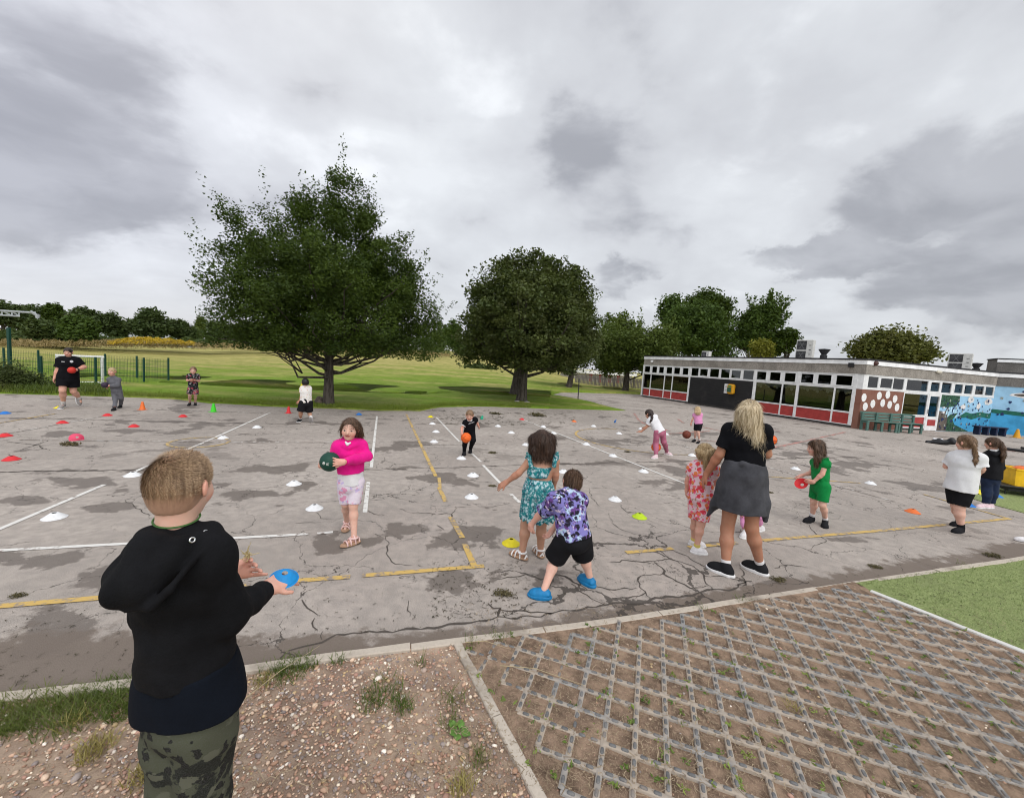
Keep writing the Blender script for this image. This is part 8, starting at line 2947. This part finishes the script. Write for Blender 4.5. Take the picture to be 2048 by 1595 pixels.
mb = MB(); mb.lathe(c - UP * .07, [(.062, 0), (.062, .006), (.050, .012), (.018, .145), (.012, .15), (0, .15)], 20, ax=(.1, .2, 1)); tag(mb.build('traffic_cone', MC['yellow'], smooth=True, autosm=40), 'yellow cone held in front by the black-haired boy in white', 'cone')

# ---------------------------------------------------------------- boy in tropical print set
P = Person(KP, (640, 1330), dict(
    hd=(672, 296, 0), nk=(672, 405, .03), shR=(548, 452, .02), shL=(800, 452, .02), elR=(500, 588, .0), wrR=(582, 578, -.13), elL=(845, 610, .0), wrL=(705, 580, -.14),
    hpR=(600, 830, .02), hpL=(735, 830, .02), knR=(575, 1010, .0), knL=(740, 1010, .03), anR=(575, 1235, (.06,)), anL=(735, 1240, (.06,)), toR=(525, 1305, (.03,)), toL=(728, 1300, (.03,))),
    1.10, .20, (-.05, -.98, -.12), 'boy in black and red tropical print shirt and shorts standing on the grass edge', skin=LIGHT, vox=.010, stout=.98)
P.body({'R': dict(L=.11, curl=.5), 'L': dict(L=.11, curl=.5)})
P.top('shirt', T['patt'], hem=.98, sleeve=.66, off=.014, loose=.014, flare=.02); P.bottoms('shorts', T['patr'], ln=.88, off=.016, flare=.018, loose=.01)
for a in 'LR': P.shoe(a, T['blsh'], T['blsh'])
P.hair(HAIR['sandy'], vol=.05, front=.17, low=-.2)
ball(P.pt(632, 585, -.17), .05, (.35, .16, .11), 'small brown ball held to the chest by the boy in tropical print', seams=False)

# ---------------------------------------------------------------- coach in black, left
P = Person(K2, (690, 1310), dict(
    hd=(697, 738, -.02), nk=(704, 796, .02), shR=(620, 822, .02), shL=(790, 822, .0), elR=(588, 925, .03), wrR=(560, 1000, .02), elL=(862, 890, -.04), wrL=(782, 918, -.22),
    hpR=(650, 1005, .02), hpL=(745, 1005, .02), knR=(640, 1130, -.06), knL=(752, 1140, .05), anR=(650, 1268, (.08,)), anL=(818, 1212, .24), toR=(602, 1318, (.03,)), toL=(834, 1268, .20)),
    1.52, .205, (-.30, -.92, -.25), 'stocky coach in black t-shirt and shorts walking with a red ball', skin=FAIR, vox=.010, stout=1.20, leg=1.0, arm=1.05)
P.body({'L': dict(d=P.dir((-.9, -.1, 0)), n=P.dir((-.1, .9, 0)), curl=.3), 'R': dict(curl=.5)})
P.top('t_shirt', T['jet'], hem=.98, sleeve=.70, off=.014, loose=.014, flare=.022); P.bottoms('shorts', T['jet'], ln=.66, off=.016, flare=.018, loose=.010)
mb = MB(); c = P.pt(733, 833, -.205)
mb.lathe(c, [(0, .004), (.028, .004), (.03, 0)], 16, ax=-P.u); mb.build('chest_badge', flat('white_badge', (.55, .55, .58)), P.e)
mb = MB(); q0, q1 = P.pt(628, 834, -.19), P.pt(662, 836, -.20); mb.tube([q0, q1], .009, 5); mb.build('chest_print', flat('white_print', (.6, .6, .6)), P.e)
mb = MB(); mb.lathe(P.j['wrL'] * .9 + P.j['elL'] * .1, [(.036, -.02), (.04, -.018), (.04, .018), (.036, .02)], 14, ax=P.j['wrL'] - P.j['elL']); mb.build('watch', M_FELT, P.e)
for a in 'LR': P.shoe(a, T['grsh'], T['sole'], sock=2.6)
P.hair(HAIR['dark'], vol=.02, front=.20, low=-.2, extra=lambda so, Q: so.el(Q(0, -.5, .1), np.eye(3), np.array([.05, .05, .05]), .02))
ball(P.pt(735, 922, -.24), .078, (.52, .03, .02), 'red ball held against the chest of the stocky coach', seams=False)

# ---------------------------------------------------------------- boy in grey tracksuit
P = Person(K2, (1185, 1318), dict(
    hd=(1146, 938, -.03), nk=(1165, 990, .0), shR=(1122, 1015, .08), shL=(1212, 1020, -.04), elR=(1108, 1065, .12), wrR=(1092, 1090, -.02), elL=(1205, 1080, -.10), wrL=(1115, 1080, -.12),
    hpR=(1168, 1140, .05), hpL=(1222, 1140, -.02), knR=(1180, 1215, .0), knL=(1238, 1205, .02), anR=(1172, 1308, (.06,)), anL=(1235, 1280, (.06,)), toR=(1148, 1328, (.03,)), toL=(1215, 1300, (.03,))),
    1.08, .195, (-.62, -.76, -.12), 'boy in grey tracksuit stepping forward with a dark ball in his hands', skin=FAIR, vox=.010, stout=.95, upn=(-.1, 0, 1))
P.body({'L': dict(L=.11), 'R': dict(L=.11)})
P.top('sweatshirt', T['grey'], hem=1.0, sleeve=1.9, off=.014, loose=.014, flare=.01); P.bottoms('joggers', T['grey'], ln=1.9, off=.009, flare=.012, loose=.0)
for a in 'LR': P.shoe(a, T['blsh'], T['blsh'])
P.hair(HAIR['fair'], vol=.02, front=.19, low=-.2)
ball(P.pt(1074, 1072, -.10), .072, (.035, .022, .045), 'dark purple ball in the hands of the boy in grey', seams=False)

# ================================================================== MARKERS, CONES, ODDS AND ENDS
WD = [(109, 1032, 54, 'nearest white disc, by the long white line at the left'), (266, 949, 36, 'white disc at the end of the long white line, behind the boy in black'), (446, 875, 22, 'white disc beside the small yellow circle'),
      (514, 854, 16, 'white disc standing alone behind the yellow circle'), (588, 966, 38, 'white disc peeking out behind the green ball'), (629, 1015, 35, 'white disc on the ground left of the girl in hot pink'),
      (864.7, 847, 13, 'farthest white disc in the column beside the yellow line'), (872, 863, 15, 'second farthest white disc in the column beside the yellow line'), (868, 883, 16, 'third white disc in the column beside the yellow line'),
      (922.6, 916, 19, 'white disc at the feet of the girl in black'), (946, 950, 22, 'white disc in front of the girl in black, right of the yellow line'), (943, 993, 27, 'nearest white disc in the middle column, left of the teal dress'),
      (996, 852, 11, 'far white disc, left one of the back row near the clumps'), (1022.5, 865, 13, 'white disc just left above the head of the girl in teal'), (1086.5, 853, 11, 'far white disc on the diagonal white line, topmost'),
      (1106.7, 866, 13, 'second white disc down the diagonal white line'), (1187, 852, 11, 'white disc on top of the yellow arc'), (1238, 866.5, 13, 'white disc inside the yellow arc'),
      (1282, 857, 11, 'white disc by the head of the bending girl in rose leggings'), (1051.7, 889, 16, 'white disc at the shoulder of the girl in teal'), (1172.5, 888, 16, 'white disc where the yellow arc meets the diagonal line'),
      (1226, 911, 19, 'white disc on the diagonal line left of the bending girl'), (1127, 943, 22, 'white disc behind the head of the boy in purple'), (1287, 942, 22, 'white disc left of the diagonal line, behind the fruit-print girl'),
      (1384, 910, 18, 'white disc just left of the fair plaited head'), (1332, 868, 10, 'small far white disc behind the bending girl'), (1230, 998, 27, 'white disc between the boy in purple and the lime disc'),
      (1591, 937, 17, 'white disc left of the girl in green'), (1741, 966, 20, 'white disc between the girl in green and the girl in white')]
for (x, y, w, l) in WD: disc(x, y + w * .06, w, 'white', l)
for (x, y, w, c, l) in [(23, 919, 37, 'red', 'nearest red disc at the left edge'), (10, 872, 24, 'red', 'red disc at the left edge behind the nearest one'), (125, 846, 23, 'red', 'red disc on the slanting white line at the left'), (215, 831, 17, 'red', 'red disc at the end of the slanting line, below the boy in grey'),
                        (268, 853, 22, 'red', 'red disc right of the line, in front of the orange cone'), (366, 833, 15, 'red', 'red disc in front of the boy in tropical print'), (10, 827, 24, 'blue', 'blue disc at the far left edge'), (118, 816, 14, 'yellow', 'yellow disc under the foot of the coach'),
                        (718, 829, 13, 'blue', 'far blue disc above the head of the girl in hot pink'), (861, 834, 11, 'yellow', 'far yellow disc at the top of the column of white discs'), (1044, 839, 10, 'red', 'far red disc at the end of the diagonal white line'), (1148, 843, 10, 'orange', 'far orange disc behind the yellow arc'),
                        (1279, 1034, 28, 'lime', 'lime green disc in front of the fruit-print girl'), (1022, 1087, 35, 'yellow', 'yellow disc by the sandals of the girl in teal'), (1825, 1024, 30, 'orange', 'orange disc left of the girl in white'), (1936, 1011, 20, 'blue', 'blue disc on the asphalt by the pink shoes'),
                        (1994, 994, 14, 'blue', 'blue disc on the turf right of the jeans')]: disc(x, y, w, c, l)
disc(153, 880, 26, 'pink', 'pink disc tipped over on its side at the left', tilt=(R(55), R(10)))
disc(964, 838, 10, 'green', 'green disc standing on edge beyond the girl in black', tilt=(R(80), 0)); disc(1231, 845, 10, 'blue', 'blue disc standing on edge beyond the yellow arc', tilt=(R(75), R(15)))
disc(1957, 988, 26, 'yellow', 'yellow disc tipped against the turf edge behind the plait girl', tilt=(R(30), R(20)))
for (x, y, h, c, l) in [(285, 819, .21, 'orange', 'orange upright cone right of the boy in grey'), (427, 823, .23, 'neon', 'bright green upright cone near the grass edge'), (577, 826, .20, 'red', 'red upright cone left of the black-haired boy'), (2033, 875, .42, 'amber', 'yellow upright cone in front of the mural')]:
    p = np.array(G(x, y)); k = h / .22
    e = empty('traffic_cone', p, l, 'cone', 'small upright cones')
    mb = MB(); mb.lathe(p, [(.068 * k, .008 * k), (.066 * k, .012 * k), (.028 * k, .19 * k), (.022 * k, .215 * k), (.015 * k, .22 * k), (0, .218 * k)], 20); mb.build('cone_body', MC[c], e, smooth=True, autosm=50)
    mb = MB(); mb.box(p + UP * .005 * k, (.165 * k, .165 * k, .010 * k), bev=.004 * k); mb.build('base', MC[c], e)

# black bags heaped on the asphalt
p0 = np.array(G(1880, 888))
so = Solid(); KP_ = lambda x, y, d=0.0: atdepth(1780 + x / 5.698, 820 + y / 5.698, p0, d)
so.ec(KP_(430, 365, 0), KP_(700, 362, .05), UP, (.075, .16), (.085, .15), .05); so.rc(KP_(560, 345, 0), KP_(500, 350, .05), .08, .06, .05); so.rc(KP_(700, 345, .0), KP_(720, 370, 0), .09, .07, .05)
V, Q = so.mesh(.012, wrinkle(.016, 16, 4)); V[:, 2] = np.maximum(V[:, 2], .003)
o = np_mesh('bag', V, Q, flat('black_nylon', (.014, .014, .016), .45, .3, 20, bump=.5), smooth=True); tag(o, 'crumpled black kit bag lying on the asphalt left of the plait girl', 'bag')
so = Solid(); so.rc(KP_(500, 325, .0), KP_(590, 332, .03), .035, .03, .02)
V, Q = so.mesh(.010, wrinkle(.010, 26, 5)); o = np_mesh('cloth', V, Q, T['white'], smooth=True); tag(o, 'white cloth on top of the crumpled black kit bag', 'cloth')

# black folding table with yellow crate, at the right edge
bt = np.array(G(2040, 995)); KQ = lambda x, y, d=0.0: atdepth(1900 + x / 7.25, 880 + y / 7.25, bt, d)
tl = KQ(750, 612, 0); zt = tl[2] - .03
uT = P_u = unit(np.array([.93, -.36, 0])); nT = np.array([-uT[1], uT[0], 0])
e = empty('folding_table', bt, 'black folding table standing on the turf at the right edge', 'table')
M_TBL = flat('black_table_plastic', (.014, .014, .015), .5)
c = np.array([tl[0], tl[1], zt]) + uT * .52 + nT * .22
mb = MB(); mb.box(c - UP * .02, (1.15, .60, .04), u=uT, bev=.012); mb.build('tabletop', M_TBL, e)
mb = MB(); mb.box(c - UP * .075 + uT * .05, (.98, .5, .068), u=uT, bev=.01); mb.build('apron', M_TBL, e)
for a in (-.45, .45):
    for b_ in (-.22, .22):
        q = c + uT * a + nT * b_; mb = MB(); mb.tube([q - UP * .1, (q[0], q[1], .012)], .010, 8); mb.build('leg', M_TBL, e)
e = empty('crate', c + uT * -.10, 'yellow plastic crate full of discs on the black folding table', 'crate')
cc = c + uT * -.06 - nT * .06; hgt = KQ(750, 385, 0)[2] - zt
M_CRATE = flat('yellow_crate_plastic', (.85, .50, .02), .4, .12, 8)
mb = MB(); L_, W_ = .62, .38
def cr(a, b_, z_): return cc + uT * a + nT * b_ + UP * z_
outer = [(-1, -1), (1, -1), (1, 1), (-1, 1)]
vb = [cr(a * L_ * .46, b_ * W_ * .46, .0) for a, b_ in outer] + [cr(a * L_ * .5, b_ * W_ * .5, hgt) for a, b_ in outer] + [cr(a * L_ * .475, b_ * W_ * .46, hgt) for a, b_ in outer] + [cr(a * L_ * .44, b_ * W_ * .43, .012) for a, b_ in outer]
fb_ = [(3, 2, 1, 0), (15, 14, 13, 12)[::-1]]
for i in range(4):
    k = (i + 1) % 4; fb_ += [(i, k, 4 + k, 4 + i), (4 + i, 4 + k, 8 + k, 8 + i), (8 + i, 8 + k, 12 + k, 12 + i)]
mb.add(vb, fb_)
mb.build('body', M_CRATE, e)
mb = MB()
for (a0_, b0_, a1_, b1_) in ((-.5, -.5, .5, -.5), (.5, -.5, .5, .5), (.5, .5, -.5, .5), (-.5, .5, -.5, -.5)):
    A_, B_ = cr(a0_ * L_, b0_ * W_, hgt - .015), cr(a1_ * L_, b1_ * W_, hgt - .015); mb.box((A_ + B_) / 2, (np.linalg.norm(B_ - A_) + .024, .024, .034), u=B_ - A_, bev=.006)
mb.build('rim', M_CRATE, e)
mb = MB(); lc = cr(-.06, -.5 * W_, hgt * .48) - nT * .002
mb.box(lc, (.12, .006, .10), u=uT, w=UP * 1 + nT * .02); lab = mb.build('label', flat('white_sticker', (.70, .66, .62), .6), e)
mb = MB(); q = lc - nT * .0045
for (p_, r_2) in ((((-.028, .02), (.0, -.004), (.026, .022)), .006), (((-.02, -.03), (.004, .0), (.03, -.028)), .006), (((-.034, .0), (-.03, -.024)), .005)):
    mb.tube([q + uT * a + UP * b_ for a, b_ in p_], r_2, 5)
mb.build('mark', flat('black_print', (.02, .02, .02)), lab)
mb = MB(); mb.box(lc + UP * .056 - nT * .001, (.12, .006, .014), u=uT); mb.build('border', MC['orange'], lab)
for k, (a, b_, col, l) in enumerate([(-.12, .0, 'orange', 'stack of orange discs in the left part of the yellow crate'), (.12, .02, 'red', 'stack of red discs in the right part of the yellow crate')]):
    mb = MB()
    for j_ in range(3): mb.lathe(cr(a, b_, hgt - .05 + .022 * j_ + .02 * k), [(.12, 0), (.12, .004), (.07, .04), (.04, .05), (.035, .048), (.066, .036), (.117, .002)], 24)
    tag(mb.build('disc_stack', MC[col], smooth=True, autosm=50), l, 'disc stack')
# black poles lying on the asphalt at the right edge
for (a, b_, l) in [((2005, 896), (2120, 911), 'black padded pole lying on the asphalt behind the crate'), ((2042, 895), (2140, 906), 'second black pole end just showing at the right edge')]:
    A_, B_ = np.array(G(*a, .05)), np.array(G(*b_, .05)); mb = MB(); mb.tube([A_, A_ * .5 + B_ * .5, B_], [.045, .05, .045], 12); tag(mb.build('pole', M_TBL, smooth=True, autosm=40), l, 'pole')
# white trainer tip entering at the right edge
A_ = np.array(G(2034, 1081)); f = unit(np.array([-.85, .35, 0])); sd = np.cross(f, UP); A3 = np.array([sd, f, UP])
so = Solid(); ct = (A_ + UP * .004, -UP)
so.el(A_ - f * .05 + UP * .02, A3, (.042, .085, .045), .02, ct); so.el(A_ - f * .16 + UP * .03, A3, (.038, .08, .06), .03, ct); so.rc(A_ - f * .19 + UP * .04, A_ - f * .2 + UP * .09, .038, .036, .02)
V, Q = so.mesh(.005); o = np_mesh('shoe', V, Q, T['whsh'], smooth=True)
tag(o, 'white trainer just entering the picture at the right edge', 'shoe')
